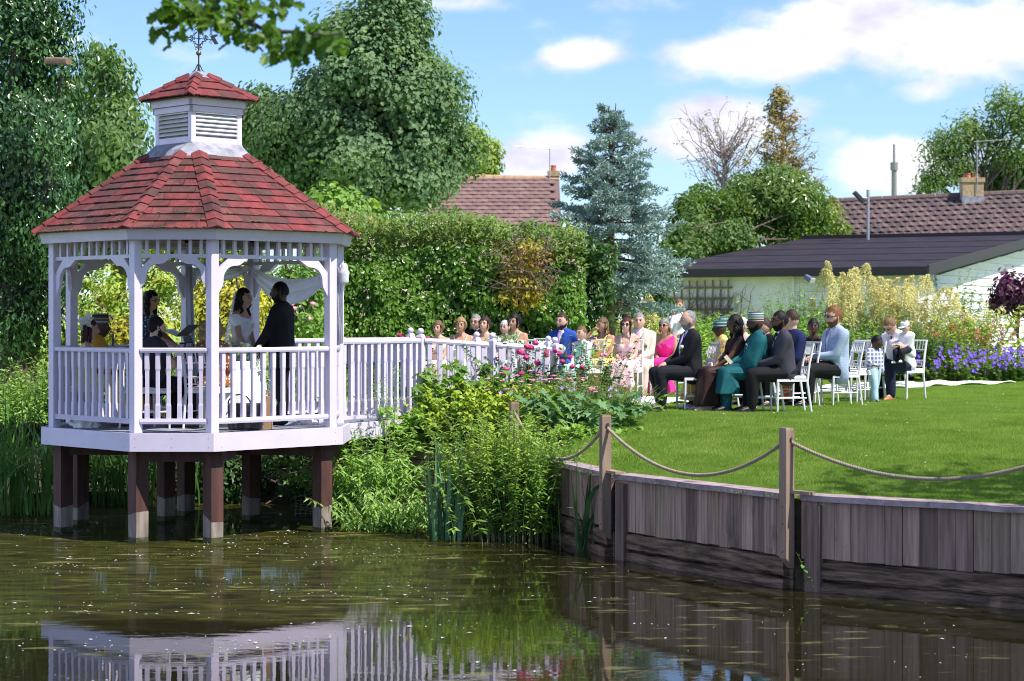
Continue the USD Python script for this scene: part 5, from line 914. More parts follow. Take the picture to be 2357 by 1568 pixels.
stemplant("sprig", "little leafy vine sprig growing at the foot of the middle rope post", [WX(1866, 18.55), 18.55, .0], 5, .42, (.03, .02), .075, .05, leafmat("vine_leaf", (.06, .15, .03), (.11, .22, .05)), 105, per=6, T=T_OVAL)
# far borders
def plume(r, c, h, w, n=90):
    dr = r.normal(0, .22, 2); u = r.random(n)**.7; k = r.integers(0, 9, n); a = k*.7+r.normal(0, .12, n); q = (1-u)**.7*r.random(n); P = c+np.stack([np.cos(a)*w*q+dr[0]*u*u*h, np.sin(a)*w*q*.8+dr[1]*u*u*h, u*h-.35*w*q*q*3], 1); return place(T_DIA, P, nrm(np.stack([np.cos(a), np.sin(a), r.uniform(-1.2, .1, n)], 1)), rdir(r, n), .06, .018)
def goatsbeard(label, x, Y, n, h, sp_, seed, top, npl=16, lx=0):
    t, tips, r = stemplant("goatsbeard", label, at_land(x, Y), n, h, sp_, .15, .065, L_LIGHT, seed, per=34, lean=.25, T=T_OVAL, catg="plant")
    for k in range(npl): 
        c = np.array([WX(x, Y)+r.normal(0, sp_[0]*1.15), Y-.1+r.normal(0, sp_[1]), h+1.28+r.uniform(-.6, .35)]); obj("plume", plume(r, c, r.uniform(.35, .6), r.uniform(.13, .22), 330), CREAM, t, kind="stuff")
goatsbeard("cream plumed goatsbeard in front of the trellis beside the spruce trunk", 1500, 38.6, 90, 1.15, (.33, .25), 110, 0, 15)
goatsbeard("cream goatsbeard in front of the weatherboards, left of the tall border", 1945, 42.3, 80, 1.6, (.40, .3), 111, 0, 26)
goatsbeard("cream goatsbeard with the densest drooping plumes in the middle of the border", 2045, 41.6, 80, 1.4, (.48, .3), 112, 0, 36)
goatsbeard("small cream goatsbeard under the corner of the shed", 2105, 41.2, 60, 1.2, (.36, .2), 113, 0, 16)
stemplant("border_plant", "tall leafy green clump below the black wall lamp", at_land(1845, 42.6), 130, 1.85, (.5, .3), .17, .065, L_MID, 114, per=34, lean=.15)
stemplant("border_plant", "light green leafy clump behind the man with the bald head", at_land(1640, 41.5), 170, 1.3, (.75, .3), .17, .065, L_LIGHT, 115, per=30, lean=.2)
stemplant("border_plant", "pale silvery leafed plant behind the women in brown and print dresses", at_land(1620, 39.5), 130, .6, (.6, .25), .13, .06, leafmat("silver_leaf", (.16, .21, .12), (.25, .30, .18)), 116, per=24, lean=.3, T=T_OVAL)
stemplant("border_plant", "dense green leafy plant behind the man in the pale blue jacket", at_land(1960, 40.6), 180, 1.0, (.6, .3), .16, .07, L_MID, 117, per=28, lean=.25)
stemplant("peony_bush", "dark green glossy bush behind the man in the white shirt", at_land(2085, 40.4), 170, .85, (.55, .3), .17, .075, L_DARK, 118, per=28, lean=.25, T=T_OVAL, catg="bush")
stemplant("border_plant", "mid green leafy plant at the back of the border left of the blue jacket", at_land(1760, 41.0), 160, 1.3, (.6, .3), .16, .065, L_LIGHT, 119, per=30, lean=.2)
stemplant("climbing_shrub", "sparse climbing shrub against the bright end wall of the shed", [WX(2195, 47.2), 47.2, 1.25], 60, 2.3, (.5, .1), .15, .075, L_MID, 120, per=60, lean=.25, T=T_OVAL, stem=TWIG, catg="shrub", srad=.007)
t, tips, r_ = stemplant("daylily", "yellow green border plants in front of the shed end wall", at_land(2215, 42.0), 190, 1.45, (.65, .3), .17, .07, leafmat("yellowgreen_leaf", (.16, .23, .03), (.28, .33, .06)), 121, per=24, lean=.25, T=T_OVAL)
obj("yellow_flowers", [clump_leaves(r_, tips[:60], .08, 900, T_DIA, .06, .8)], CREAM, t, kind="stuff")
t, tips, r_ = stemplant("poker_plant", "red hot poker with brown seed heads above grassy leaves", at_land(2255, 40.7), 26, 1.15, (.45, .2), .3, .02, L_REED, 122, per=7, lean=.15, stem=TWIG)
for p in tips: obj("seed_head", plume(r_, p-[0, 0, .1], .2, .05, 40), mat("rust_seed", (.30, .14, .05), (.45, .22, .08), scale=20, rough=.9), t)
blades("grass_clump", "arching grassy leaves below the brown seed heads", at_land(2265, 40.2), 90, .75, (.4, .15), .02, leafmat("drygreen_blade", (.13, .15, .04), (.24, .22, .08)), 123, arch=.5, catg="grass")
tree("smoke_bush", "dark purple leaved bush at the right edge in front of the white wall", [WX(2350, 44.5), 44.5, 1.2], [ell(2330, 665, 44.5, 50, 38, .5), ell(2370, 680, 44.5, 50, 60, .6), ell(2300, 700, 44.5, 25, 25, .3)], 1700, 50, .22, T_OVAL, .12, L_PURP, 124, aspect=.7, trunk=.05, catg="bush")
tree("purple_bush", "deep purple bush in the shade between the hedge and the spruce trunk", [WX(1285, 35), 35, 1.2], [ell(1270, 725, 35, 45, 25, .4), ell(1315, 712, 35, 28, 28, .3)], 900, 40, .16, T_OVAL, .09, L_PURP, 125, trunk=.03, catg="bush")
stemplant("border_plant", "broad leaved green plants behind the dark haired bridesmaid", at_land(1225, 33.4), 110, .85, (.42, .2), .13, .06, L_LIGHT, 126, per=24, lean=.25, T=T_OVAL)
stemplant("border_plant", "light green plants behind the man in the blue suit", at_land(1365, 34.0), 90, .75, (.4, .2), .12, .05, L_LIGHT, 127, per=24, lean=.25, T=T_OVAL)
stemplant("border_plant", "leafy growth at the hedge foot behind the left bridesmaids", at_land(930, 33.5), 130, .6, (1.0, .2), .11, .05, L_MID, 128, per=20, lean=.25, T=T_OVAL)
for k, (x, lb) in enumerate(((2180, "blue violet geranium beside the man in the white shirt"), (2262, "blue violet geranium mound in the middle of the right border"), (2345, "blue violet geranium mound at the right edge of the picture"))):
    t, tips, r_ = stemplant("geranium", lb, at_land(x, 40.0), 150, .56, (.30, .22), .085, .07, L_MID, 130+k, per=12, lean=.45, T=T_PALM, hv=.55)
    for q in range(98): 
        p = tips[r_.integers(len(tips))]+r_.normal(0, .05, 3); p[2] = min(max(p[2], 1.45), 2.05); p[1] -= .12+.28*r_.random(); obj("flower", petal5(r_, p, .045, nrm(np.array([r_.normal(0, .4), -1, r_.uniform(.2, 1)]))), VIOL, t)
t, tips, r_ = stemplant("foxglove", "single pink foxglove spike at the right of the border", at_land(2322, 40.9), 1, 1.05, (.01, .01), .1, .04, L_MID, 140, per=8)
for k in range(12): obj("flower", ball(tips[0]+[r_.normal(0, .03), -.03, -k*.035], .026, 1, (1, 1.3, .8)), PINK, t)
# wire netting at the bank under the walkway
nt = thing("wire_netting", "sagging square wire netting along the bank behind the last pile", "netting"); ms = []
for k in range(17): x = WX(680+k*11.5, 25.6); ms.append(tube([[x, 25.6, -.02], [x+.01, 25.6, .12], [x, 25.62, .26+.03*math.sin(k)]], .004, 3))
for k in range(6): ms.append(tube([[WX(676+q*19, 25.6), 25.6, .02+k*.048+.02*math.sin(q*1.3+k)] for q in range(11)], .004, 3))
obj("wires", ms, mat("wire_grey", (.22, .2, .17), (.32, .3, .26), rough=.7), nt)
# overhanging oak: limb in the picture, its trunk on the near bank
WP = W
def oak():
    r = np.random.default_rng(150); W = lambda x, y, Y: WP(x, y-14, Y); t = thing("oak_tree", "overhanging oak branch with lobed leaves across the top of the picture", "tree"); Y = 10.6
    main = [W(470, -160, Y+.3), W(505, -40, Y), W(512, 5, Y), W(543, 35, Y), W(568, 62, Y), W(614, 86, Y+.1), W(684, 88, Y-.2), W(756, 95, Y-.6), W(790, 92, Y-.8)]
    limb2 = [W(512, 5, Y), W(478, 40, Y+.1), W(440, 52, Y+.1), W(405, 50, Y+.2), W(378, 62, Y+.2)]; tw = [[W(614, 86, Y+.1), W(630, 70, Y), W(645, 25, Y)], [W(645, 25, Y), W(668, 5, Y)], [W(543, 35, Y), W(560, 15, Y), W(590, 8, Y)], [W(405, 50, Y+.2), W(385, 20, Y+.2)], [W(684, 88, Y-.2), W(665, 130, Y-.2)], [W(470, 42, Y), W(430, 15, Y+.1)]]
    root = np.array([-5.6, 7.6, .8]); lim = [root, root+[.2, .2, 3.2], root+[1.2, 1.2, 4.7], W(470, -160, Y+.3)]
    obj("trunk", [tube(lim, [.42, .34, .14, .035], 10), tube([root+[.2, .2, 3.2], root+[-.4, -.4, 6], root+[-.2, -.6, 9]], [.3, .22, .05], 8)], BARK, t, smooth=True)
    obj("branch", [tube(main, np.linspace(.026, .006, len(main)), 6), tube(limb2, np.linspace(.017, .005, len(limb2)), 5)]+[tube(q, np.linspace(.008, .004, len(q)), 4) for q in tw], mat("oak_twig", (.05, .04, .03), (.10, .08, .06), rough=.9), t)
    cl = [(410, 40, .2, 26), (385, 25, .2, 14), (372, 75, .2, 9), (395, 95, .2, 5), (440, 40, .1, 22), (470, 20, 0, 16), (500, 55, 0, 18), (530, 65, 0, 18), (520, 20, 0, 12), (560, 25, 0, 18), (590, 35, 0, 16), (555, 90, 0, 12), (580, 100, 0, 14), (610, 15, 0, 8), (620, 100, 0, 16), (650, 120, -.2, 14), (680, 110, -.2, 16), (640, 145, -.2, 6), (700, 85, -.3, 16), (735, 95, -.4, 18), (765, 105, -.6, 14), (655, 20, 0, 9), (672, 8, 0, 6), (790, 90, -.8, 8), (445, 75, .1, 8), (690, 140, -.3, 8)]
    P = []; 
    for x, y, dy, n in cl:
        for k in range(int(n*1.35)): P.append(W(x+r.normal(0, 15), y+r.normal(0, 12), Y+dy+r.normal(0, .12)))
    P = np.array(P); n = len(P); N = nrm(r.normal(0, .55, (n, 3))+[.1, -.35, .75]); D = nrm(np.cross(N, rdir(r, n))+[0, 0, -.25]); L = .082*r.uniform(.6, 1.3, n); obj("leaves", place(T_OAK, P, D, N, L, L*.75, .2), L_OAK, t)
    C = rdir(r, 70)*[2.6, 2.6, 1.8]+root+[-.4, -.4, 8.2]; obj("crown", clump_leaves(r, C, .8, 3500, T_OVAL, .22, .6), L_OAK, t)
oak()
tree("bank_tree", "leafy tree on the right bank that shades the near lawn from outside the picture", [9.6, 16.6, .9], [(np.array([9.0, 16.3, 6.6]), np.array([3.0, 2.6, 2.2])), (np.array([8.0, 17.2, 7.4]), np.array([1.8, 1.6, 1.5]))], 1500, 60, .7, T_OVAL, .22, L_OAK, 151, trunk=.3)
# tufts of grass on the near lawn
def tufts():
    r = np.random.default_rng(160); gr = UsdGeom.PointInstancer.Define(stage, "/World/grass_blades"); setd(gr.GetPrim(), label="short mown grass blades on the near lawn", category="grass", kind="stuff"); protos = []
    GB = leafmat("grass_blade", (.125, .195, .034), (.19, .25, .06), rough=.6, transl=.45, island=.4, spec=.15, scale=2.0)
    for q in range(3):
        n = 70; P = np.stack([r.uniform(-.17, .17, n), r.uniform(-.17, .17, n), np.zeros(n)-.004], 1); D = nrm(np.stack([r.normal(0, .45, n), r.normal(0, .45, n), np.ones(n)], 1)); L = r.uniform(.018, .042, n)
        protos.append(obj("tuft", place(T_DIA, P, D, rdir(r, n), L, .006, .2), GB, gr.GetPrim()).GetPath())
    pts = []
    while len(pts) < 15000:
        Y = r.uniform(17.4, 40); x = r.uniform(-.02, .27)*Y
        if r.random() > (22/max(Y, 20))**2.2: continue
        if Y > bank(x)+.14 and not (bedp.contains(sg.Point(x, Y))): pts.append((x, Y, float(land(x, Y))))
    for x in np.arange(.3, 4.6, .035): pts.append((x, float(bank(x))+.13+r.uniform(0, .05), float(land(x, bank(x)+.15))+.01))
    pts = np.array(pts); n = len(pts); gr.CreatePrototypesRel().SetTargets(protos); gr.CreateProtoIndicesAttr(Vt.IntArray.FromNumpy(r.integers(0, 3, n).astype(np.int32))); gr.CreatePositionsAttr(Vt.Vec3fArray.FromNumpy(pts.astype(np.float32)))
    a = r.uniform(0, 6.28, n); gr.CreateOrientationsAttr(Vt.QuathArray([Gf.Quath(float(math.cos(x/2)), 0, 0, float(math.sin(x/2))) for x in a])); s = r.uniform(.8, 1.35, n); gr.CreateScalesAttr(Vt.Vec3fArray.FromNumpy(np.stack([s, s, s], 1).astype(np.float32)))
tufts()
rr = np.random.default_rng(161); dz = [at_land(x, Y) for x, Y in zip(rr.uniform(1430, 2340, 60), rr.uniform(21, 34, 60))]; dz = [p for p in dz if p[1] > bank(p[0])+.3]
obj("daisies", [ball(p+[0, 0, .03], rr.uniform(.004, .010), 0, (1.4, 1.4, .5)) for p in dz], WHT, kind="stuff", label="scattered white petals and daisies on the lawn", category="flowers")
# ---------------------------------------------------------------- chairs
def make_chair(name, label, loc, rotz):
    """A white banquet chair; its front is +y, the seat 0.45 m up."""
    t = thing(name, label, "chair", loc, rotz, group=None); w, d, h = .20, .20, .45
    for sx in (-1, 1):
        obj("leg", tube([[sx*w*.95, d, 0], [sx*w, d*.98, h-.03]], [.013, .018], 6), WHITE2, t)
        obj("leg", tube([[sx*w*.9, -d-.06, 0], [sx*w*.92, -d, h-.04], [sx*w*.9, -d-.03, h+.2], [sx*w*.88, -d-.09, h+.47]], [.014, .018, .016, .015], 6), WHITE2, t)
    obj("seat", hexa([[-w, -d, h-.035], [w, -d, h-.035], [w+.012, d+.01, h-.035], [-w-.012, d+.01, h-.035]], [[-w, -d, h], [w, -d, h], [w+.012, d+.01, h], [-w-.012, d+.01, h]]), WHITE2, t)
    p = np.vstack([trimesh.creation.icosphere(1, .022).vertices*[1, 1, .9]+[x, y, h+.018] for x in (-w+.03, w-.03) for y in (-d+.03, d-.02)]); obj("cushion", tri(m3.Manifold.hull_points(p)), mat("ivory_cushion", (.66, .62, .55), (.72, .68, .62), rough=.8), t, smooth=50)
    by = lambda z: -d-.03-.06*(z-.2)/.27 if z > .2 else -d-.03*(z/.2)
    for z, r in ((.46, .013), (.32, .010), (.155, .010), (.07, .009)): obj("back_rail", cyl([-w*.9, by(z), h+z], [w*.9, by(z), h+z], r, 6), WHITE2, t)
    for k in range(5): x = (k-2)*.058; obj("spindle", cyl([x, by(.32), h+.32], [x, by(.45), h+.45], .008, 5), WHITE2, t)
    for k in range(4): x = (k-1.5)*.09; obj("spindle", cyl([x, by(.07), h+.07], [x, by(.155), h+.155], .007, 5), WHITE2, t)
    for a, b in (([-w*.93, d*.9, .2], [-w*.9, -d*.95, .2]), ([w*.93, d*.9, .2], [w*.9, -d*.95, .2]), ([-w*.9, d*.9, .25], [w*.9, d*.9, .25])): obj("stretcher", cyl(a, b, .010, 5), WHITE2, t)
    return t
chair0 = None
def chair(x, y, zg, heading, label):
    """heading: the unit vector the sitter faces."""
    global chair0
    rot = math.degrees(math.atan2(heading[1], heading[0]))-90; loc = (x, y, zg)
    if chair0 is None: chair0 = make_chair("banquet_chair", label, loc, rot); return chair0
    return dup(chair0, loc, rot, label, "banquet_chair")

# ---------------------------------------------------------------- people
ICO = trimesh.creation.icosphere(1, 1.0).vertices; ICO0 = trimesh.creation.icosahedron().vertices
def hull(*sp, lo=False):
    """The hull of spheres (centre, radius or 3 radii)."""
    return m3.Manifold.hull_points(np.vstack([(ICO0 if lo else ICO)*np.asarray(r)+np.asarray(c) for c, r in sp]))
def union(ms): return m3.Manifold.batch_boolean(ms, m3.OpType.Add)
def soften(m, edge=.045, it=6):
    v, f = tri(m.refine_to_length(edge)); t = trimesh.Trimesh(v, f, process=False); trimesh.smoothing.filter_taubin(t, .5, .53, it); return np.array(t.vertices), np.array(t.faces)
def to_man(v, f): return m3.Manifold(m3.Mesh(np.asarray(v, np.float32), np.asarray(f, np.uint32)))
def head_template(sub=3):
    s = trimesh.creation.icosphere(sub, 1.0); d = np.array(s.vertices); x, y, z = d.T; v = d*[.079, .097, .119]; X, Y, Z = v.T.copy()
    lowz = np.clip(-z, 0, 1); X = X*(1-.34*lowz**1.6); Y = np.where(y < 0, Y*(1-.42*lowz), Y*(1-.03*lowz)+.006*lowz); Y = np.where(y > .2, Y*.97, Y)
    g = lambda x0, z0, sx, sz: np.exp(-((X-x0)/sx)**2-((Z-z0)/sz)**2)*(y > 0)
    Y = Y+.026*g(0, -.022, .013, .017)+.014*g(0, .0, .010, .022)-.010*g(.031, .012, .015, .012)-.010*g(-.031, .012, .015, .012)+.005*g(0, .034, .05, .010)+.007*g(0, -.062, .026, .012)-.004*g(0, -.082, .02, .007)+.008*g(0, -.102, .024, .014)
    return np.stack([X, Y, Z], 1), np.array(s.faces)
HV, HF = head_template(); HV2, HF2 = head_template(2)
EAR = hull(((0, 0, .014), (.008, .018, .018)), ((0, .006, -.016), (.007, .010, .012)))
def skin(name, c): return mat(f"skin_{name}", tuple(np.array(c)*.93), tuple(np.array(c)*1.07), scale=14, rough=.5, spec=.35)
SK = {k: skin(k, c) for k, c in dict(fair=(.50, .30, .225), pale=(.54, .35, .28), tan=(.41, .22, .145), brown=(.115, .052, .032), deep=(.062, .028, .019)).items()}
HAIR = {k: mat(f"hair_{k}", tuple(np.array(c)*.6), tuple(np.array(c)*1.5), scale=60, stretch=(1, 1, .2), rough=.55, spec=.2, bump=.6, bscale=90) for k, c in dict(blonde=(.23, .15, .075), darkblonde=(.11, .066, .034), brown=(.032, .016, .010), dark=(.009, .006, .0055), black=(.004, .0035, .004), grey=(.17, .165, .175), white=(.36, .35, .34), ginger=(.13, .05, .018), sandy=(.13, .078, .038), auburn=(.04, .014, .012)).items()}
EYEW = flat("eye_white", (.30, .28, .27)); IRIS_ = flat("eye_iris", (.03, .022, .016), rough=.2); LIP = flat("lip_pink", (.42, .14, .13)); LIPD = flat("lip_dark", (.11, .045, .04)); LENS = flat("dark_lens", (.012, .011, .012), rough=.08, spec=.7)
def fabric(name, c, c2=None, **kw): return mat(name, c, c2 or tuple(np.array(c)*1.18), scale=kw.pop("scale", 9), rough=kw.pop("rough", .8), spec=kw.pop("spec", .2), bump=kw.pop("bump", .45), bscale=kw.pop("bscale", 12), **kw)
def printed(name, base, spots, scale, thr=.25, c2=None, rough=.75):
    """A cloth print: dots or flowers by cells."""
    def f(n, l, col):
        n["vo"] = ("voronoi_texture", {"scale": scale, "randomness": .55}); n["vr"] = ("map_range", {"from_min": thr, "from_max": thr+.04, "to_min": 1.0, "to_max": 0.0, "clamp": True}); n["vx"] = ("mix_color", {"blend_type": "mix", "b": spots})
        l += [("g.position", "vo.vector"), ("vo.distance", "vr.value"), ("vr.result", "vx.fac"), (col, "vx.a")]
        if c2: n["vc"] = ("rgb_ramp", {"ramp": [(0, spots), (.5, c2), (1, spots)], "interpolate": False}); n["sx"] = ("separate_xyz", {}); l += [("vo.color", "sx.vector"), ("sx.x", "vc.fac"), ("vc.color", "vx.b")]
        return "vx.result"
    return mat(name, base, tuple(np.array(base)*1.12), rough=rough, spec=.25, extra=f)
def striped(name, cols, scale, axis="z", phase=0.0):
    def f(n, l, col):
        n["sx"] = ("separate_xyz", {}); n["ml"] = ("math", {"math_type": "multiply_add", "value2": scale, "value3": phase}); n["fr"] = ("math", {"math_type": "fraction"}); n["rp"] = ("rgb_ramp", {"ramp": [(i/len(cols), c) for i, c in enumerate(cols)], "interpolate": False})
        l += [("g.position", "sx.vector"), (f"sx.{axis}", "ml.value1"), ("ml.value", "fr.value1"), ("fr.value", "rp.fac")]; return "rp.color"
    return mat(name, cols[0], rough=.8, extra=f)
def rotz_mat(h): h = nrm(np.array([h[0], h[1], 0])); return np.stack([np.array([h[1], -h[0], 0]), h, np.array([0, 0, 1.0])], 0)   # rows: right, forward, up
def rot_axis(v, k, a): k = nrm(k); return v*math.cos(a)+np.cross(k, v)*math.sin(a)+k*np.dot(k, v)*(1-math.cos(a))
class Person:
    def __init__(s, label, x, Y, zg, heading, height=1.72, sex="f", sit=True, lean=0.0, yaw=0.0, pitch=0.0, tilt=0.0, hands=None, feet=None, skin="fair", wide=1.0, name="person", child=1.0, gaze=None, headk=1.0, chair_label=None, seat=.455, body=True, twist=0.0):
        s.t = thing(name, label, "person", group=None); s.k = height/1.75; s.sex = sex; s.sit = sit; s.skin = SK[skin]; s.dark = skin in ("brown", "deep"); s.wide = wide
        s.F = rotz_mat(heading); s.o = np.array([x, Y, zg]); k = s.k; R, Fw, U = s.F; s.R, s.Fw, s.U = R, Fw, U
        s.hz = (seat+.075)/k if sit else .915; uT = rot_axis(U, R, -math.radians(lean)); fT = rot_axis(Fw, R, -math.radians(lean)); s.uT, s.fT = uT, fT; RT = rot_axis(R, uT, math.radians(twist)); fT = rot_axis(fT, uT, math.radians(twist)); s.RT = RT; s.fT = fT
        man = sex == "m"; s.sw = (.185 if man else .158)*wide; P = s.L(0, 0, s.hz); s.P = P
        T = lambda r, f, u: P+k*(RT*r+fT*f+uT*u); s.T = T
        s.neck = T(0, .01, .505); s.sh = [T(-s.sw, 0, .435), T(s.sw, 0, .435)]
        hd = rot_axis(fT, uT, math.radians(yaw)) if gaze is None else nrm(np.array([gaze[0]-x, gaze[1]-Y, 0])); hd = nrm(hd*[1, 1, 0]); Hm = rotz_mat(hd); hr = Hm[0]; hf = rot_axis(hd, hr, math.radians(pitch)); hu = np.cross(hr, hf); hr2 = rot_axis(hr, hf, math.radians(tilt)); hu = np.cross(hr2, hf); s.H = np.stack([hr2, hf, hu]); s.hs = k*headk*1.07*(1.0 if child == 1 else child)
        s.hc = s.neck+k*uT*.032+s.hs*(hu*.098+hf*.018)
        s.hips = [s.L(-.09, .01, s.hz-.01), s.L(.09, .01, s.hz-.01)]
        if sit: fd = feet or [(-.11, .44, .0), (.11, .44, .0)]; kn = [s.L(-.10-.02*wide, .44, seat/k+.055), s.L(.10+.02*wide, .44, seat/k+.055)]; s.an = [s.L(a, b, .085+c) for a, b, c in fd]
        else: fd = feet or [(-.09, -.02, 0), (.10, .04, 0)]; s.an = [s.L(a, b, .085+c) for a, b, c in fd]; kn = [(s.hips[i]+s.an[i])/2+Fw*.035*k for i in (0, 1)]
        s.kn = kn; s.toe = [a+k*(Fw*.15+R*(.03 if i else -.03)-U*.055) for i, a in enumerate(s.an)]
        hands = hands or ([(-.035, .26, .60), (.04, .27, .61)] if sit else [(-.24, .05, .80), (.24, .05, .80)])
        s.wr, s.el, s.fdir = [], [], []
        for i in (0, 1):
            tgt = s.L(*hands[i]) if len(hands[i]) == 3 else np.array(hands[i][1:]); S = s.sh[i]; a, b = .285*k, .25*k; v = tgt-S; d = np.linalg.norm(v); 
            if d > (a+b)*.985: tgt = S+v/d*(a+b)*.985; v = tgt-S; d = np.linalg.norm(v)
            u = v/d; ca = np.clip((a*a+d*d-b*b)/(2*a*d), -1, 1); hint = -U*1.0-Fw*.45+R*(.55 if i else -.55); pp = nrm(hint-u*np.dot(hint, u)); s.el.append(S+u*a*ca+pp*a*math.sqrt(max(0, 1-ca*ca))); s.wr.append(tgt)
        if body: s.build(man)
        if sit and chair_label: chair(x-Fw[0]*.06, Y-Fw[1]*.06, zg, Fw[:2], chair_label)
    def L(s, r, f, u): return s.o+s.k*(s.R*r+s.Fw*f+s.U*u)
    def HP(s, p): return s.hc+s.hs*(np.asarray(p)@s.H)
    def hand(s, i):
        k = s.k*.98; w = s.wr[i]; d = nrm(s.wr[i]-s.el[i]); d = nrm(d+.3*s.Fw-.25*s.U); side = nrm(np.cross(d, s.U+.01*s.R)); nrm_ = np.cross(side, d); inw = (1 if i == 0 else -1); ms = [hull((w, .024*k), (w+d*.03*k+side*.022*k, .015*k), (w+d*.03*k-side*.022*k, .015*k), (w+d*.078*k+side*.032*k, .0115*k), (w+d*.078*k-side*.032*k, .0115*k), lo=True)]
        for q, (o, l) in enumerate(((.029, .068), (.010, .077), (-.010, .072), (-.028, .056))):
            a = w+d*.08*k+side*o*k; b = a+(d*.85-nrm_*.45)*l*.55*k; c = b+(d*.35-nrm_*.9)*l*.45*k; ms += [hull((a, .0095*k), (b, .0085*k), lo=True), hull((b, .0085*k), (c, .007*k), lo=True)]
        a = w+d*.03*k+side*inw*.028*k; b = a+(d*.6+side*inw*.7-nrm_*.3)*.035*k; c = b+(d*.9-nrm_*.4)*.03*k; ms += [hull((a, .012*k), (b, .0105*k), lo=True), hull((b, .0105*k), (c, .008*k), lo=True)]; return ms
    def torso(s, g=0.0, top=.47, wst=None):
        k, T, m = s.k, s.T, s.sex == "m"; wd = s.wide; w = wst or (.105 if m else .085)
        sp = lambda r, f, u, a: (T(r, f, u), (a+g)*k)
        return [hull(sp(-.03, -.005, top+.02, .042), sp(.03, -.005, top+.02, .042), sp(-s.sw*.9, 0, top-.045, .05), sp(s.sw*.9, 0, top-.045, .05), sp(-.075*wd, .01, .33, .105*wd**.5), sp(.075*wd, .01, .33, .105*wd**.5)), hull(sp(-.075*wd, .01, .33, .105*wd**.5), sp(.075*wd, .01, .33, .105*wd**.5), sp(-.055*wd, .01, .15, w*wd**.6), sp(.055*wd, .01, .15, w*wd**.6)),
                hull(sp(-.055*wd, .01, .15, w*wd**.6), sp(.055*wd, .01, .15, w*wd**.6), sp(-.082*wd, 0, .01, .105), sp(.082*wd, 0, .01, .105))]
    def leg(s, i, g=0.0, low=True):
        k = s.k; m = [hull((s.hips[i], (.092+g)*k), (s.kn[i], (.060+g)*k))]
        if low: m += [hull((s.kn[i], (.060+g)*k), (s.kn[i]*.65+s.an[i]*.35-s.Fw*.012*k, (.056+g)*k)), hull((s.kn[i]*.65+s.an[i]*.35-s.Fw*.012*k, (.056+g)*k), (s.an[i], (.036+g*1.2)*k))]
        return m
    def arm(s, i, g=0.0, to=1.0):
        k = s.k; f = 1.0 if s.sex == "m" else .86; f *= s.wide**.5; e = s.sh[i]+(s.el[i]-s.sh[i])*min(to*2, 1); m = [hull((s.sh[i], (.058*f+g)*k), (e, (.042*f+.012*f*(1-min(to*2, 1))+g)*k))]
        if to > .5: w = s.el[i]+(s.wr[i]-s.el[i])*(to-.5)*2; m += [hull((s.el[i], (.042*f+g)*k), (w, (.029*f+g)*k))]
        return m
    def build(s, man):
        k = s.k; ms = s.torso()+s.arm(0)+s.arm(1)+s.leg(0)+s.leg(1)+[hull((s.neck-s.uT*.05*k, .056*k), (s.hc-s.H[2]*.05*s.hs-s.H[1]*.02*s.hs, (.056 if man else .046)*k))]
        for i in (0, 1): ms.append(hull((s.an[i]-s.Fw*.03*k-s.U*.04*k, .036*k), (s.an[i], .034*k), (s.toe[i], .026*k)))
        if not man: ms += [hull((s.T(-.07, .085, .30), .062*k), (s.T(-.06, .03, .27), .07*k)), hull((s.T(.07, .085, .30), .062*k), (s.T(.06, .03, .27), .07*k))]
        v, f = soften(union(ms), .06, 4); parts = [to_man(v, f), to_man(s.HP(HV), HF)]
        e = tri(EAR)
        for sd in (-1, 1): parts.append(to_man(s.HP(e[0]*[1, 1, 1]+[sd*.073, -.008, -.005]), e[1]))
        for i in (0, 1): parts += s.hand(i)
        try: b = tri(union(parts))
        except Exception: b = cat([tri(p) for p in parts])
        obj("body", b, s.skin, s.t, smooth=50)
        ey, ir, br = [], [], []
        for sd in (-1, 1):
            c = np.array([sd*.031, .080, .010]); v, f = ball(c, .0125, 1, (1.15, .75, .55)); ey.append((s.HP(v), f)); v, f = ball(c+[0, .007, 0], .0085, 1, (1, .6, 1)); ir.append((s.HP(v), f)); v, f = ball(c+[sd*.002, .012, .021], .016, 1, (1.25, .45, .30)); br.append((s.HP(v), f))
        obj("eyes", ey, EYEW, s.t, kind="stuff"); obj("irises", ir, IRIS_, s.t, kind="stuff"); s.brows = br; v, f = ball([0, .0935, -.060], .018, 1, (1.15, .5, .38)); obj("lips", (s.HP(v), f), LIPD if s.dark else LIP, s.t)
    # hair: a cap grown from the skull
    def cap(s, hair, grow=1.07, front=.055, back=-.055, side=-.01, noise=.05, name="hair", lift=(0, -.003, .004), top_extra=0.0):
        v = HV2*grow+np.array(lift); c = HV2[HF2].mean(1); lim = np.where(c[:, 1] > .045, front+.0*c[:, 1], np.where(c[:, 1] < -.03, back, side+(c[:, 1]+.03)/.075*(front-side)*np.clip((c[:, 1]-.0)/.045, 0, 1)))
        keep = c[:, 2] > lim; v = v*(1+noise*2*(meshkit.fbm(HV2*38+s.k*7, 3)-.5)[:, None]); v[:, 2] += top_extra*np.clip(HV2[:, 2]/.1, 0, 1)**2
        hm = HAIR[hair]; h = obj(name, (s.HP(v), HF2[keep]), hm, s.t, smooth=True); obj("eyebrows", s.brows, hm if hair not in ("white", "grey", "blonde") else HAIR["darkblonde"], s.t); return h
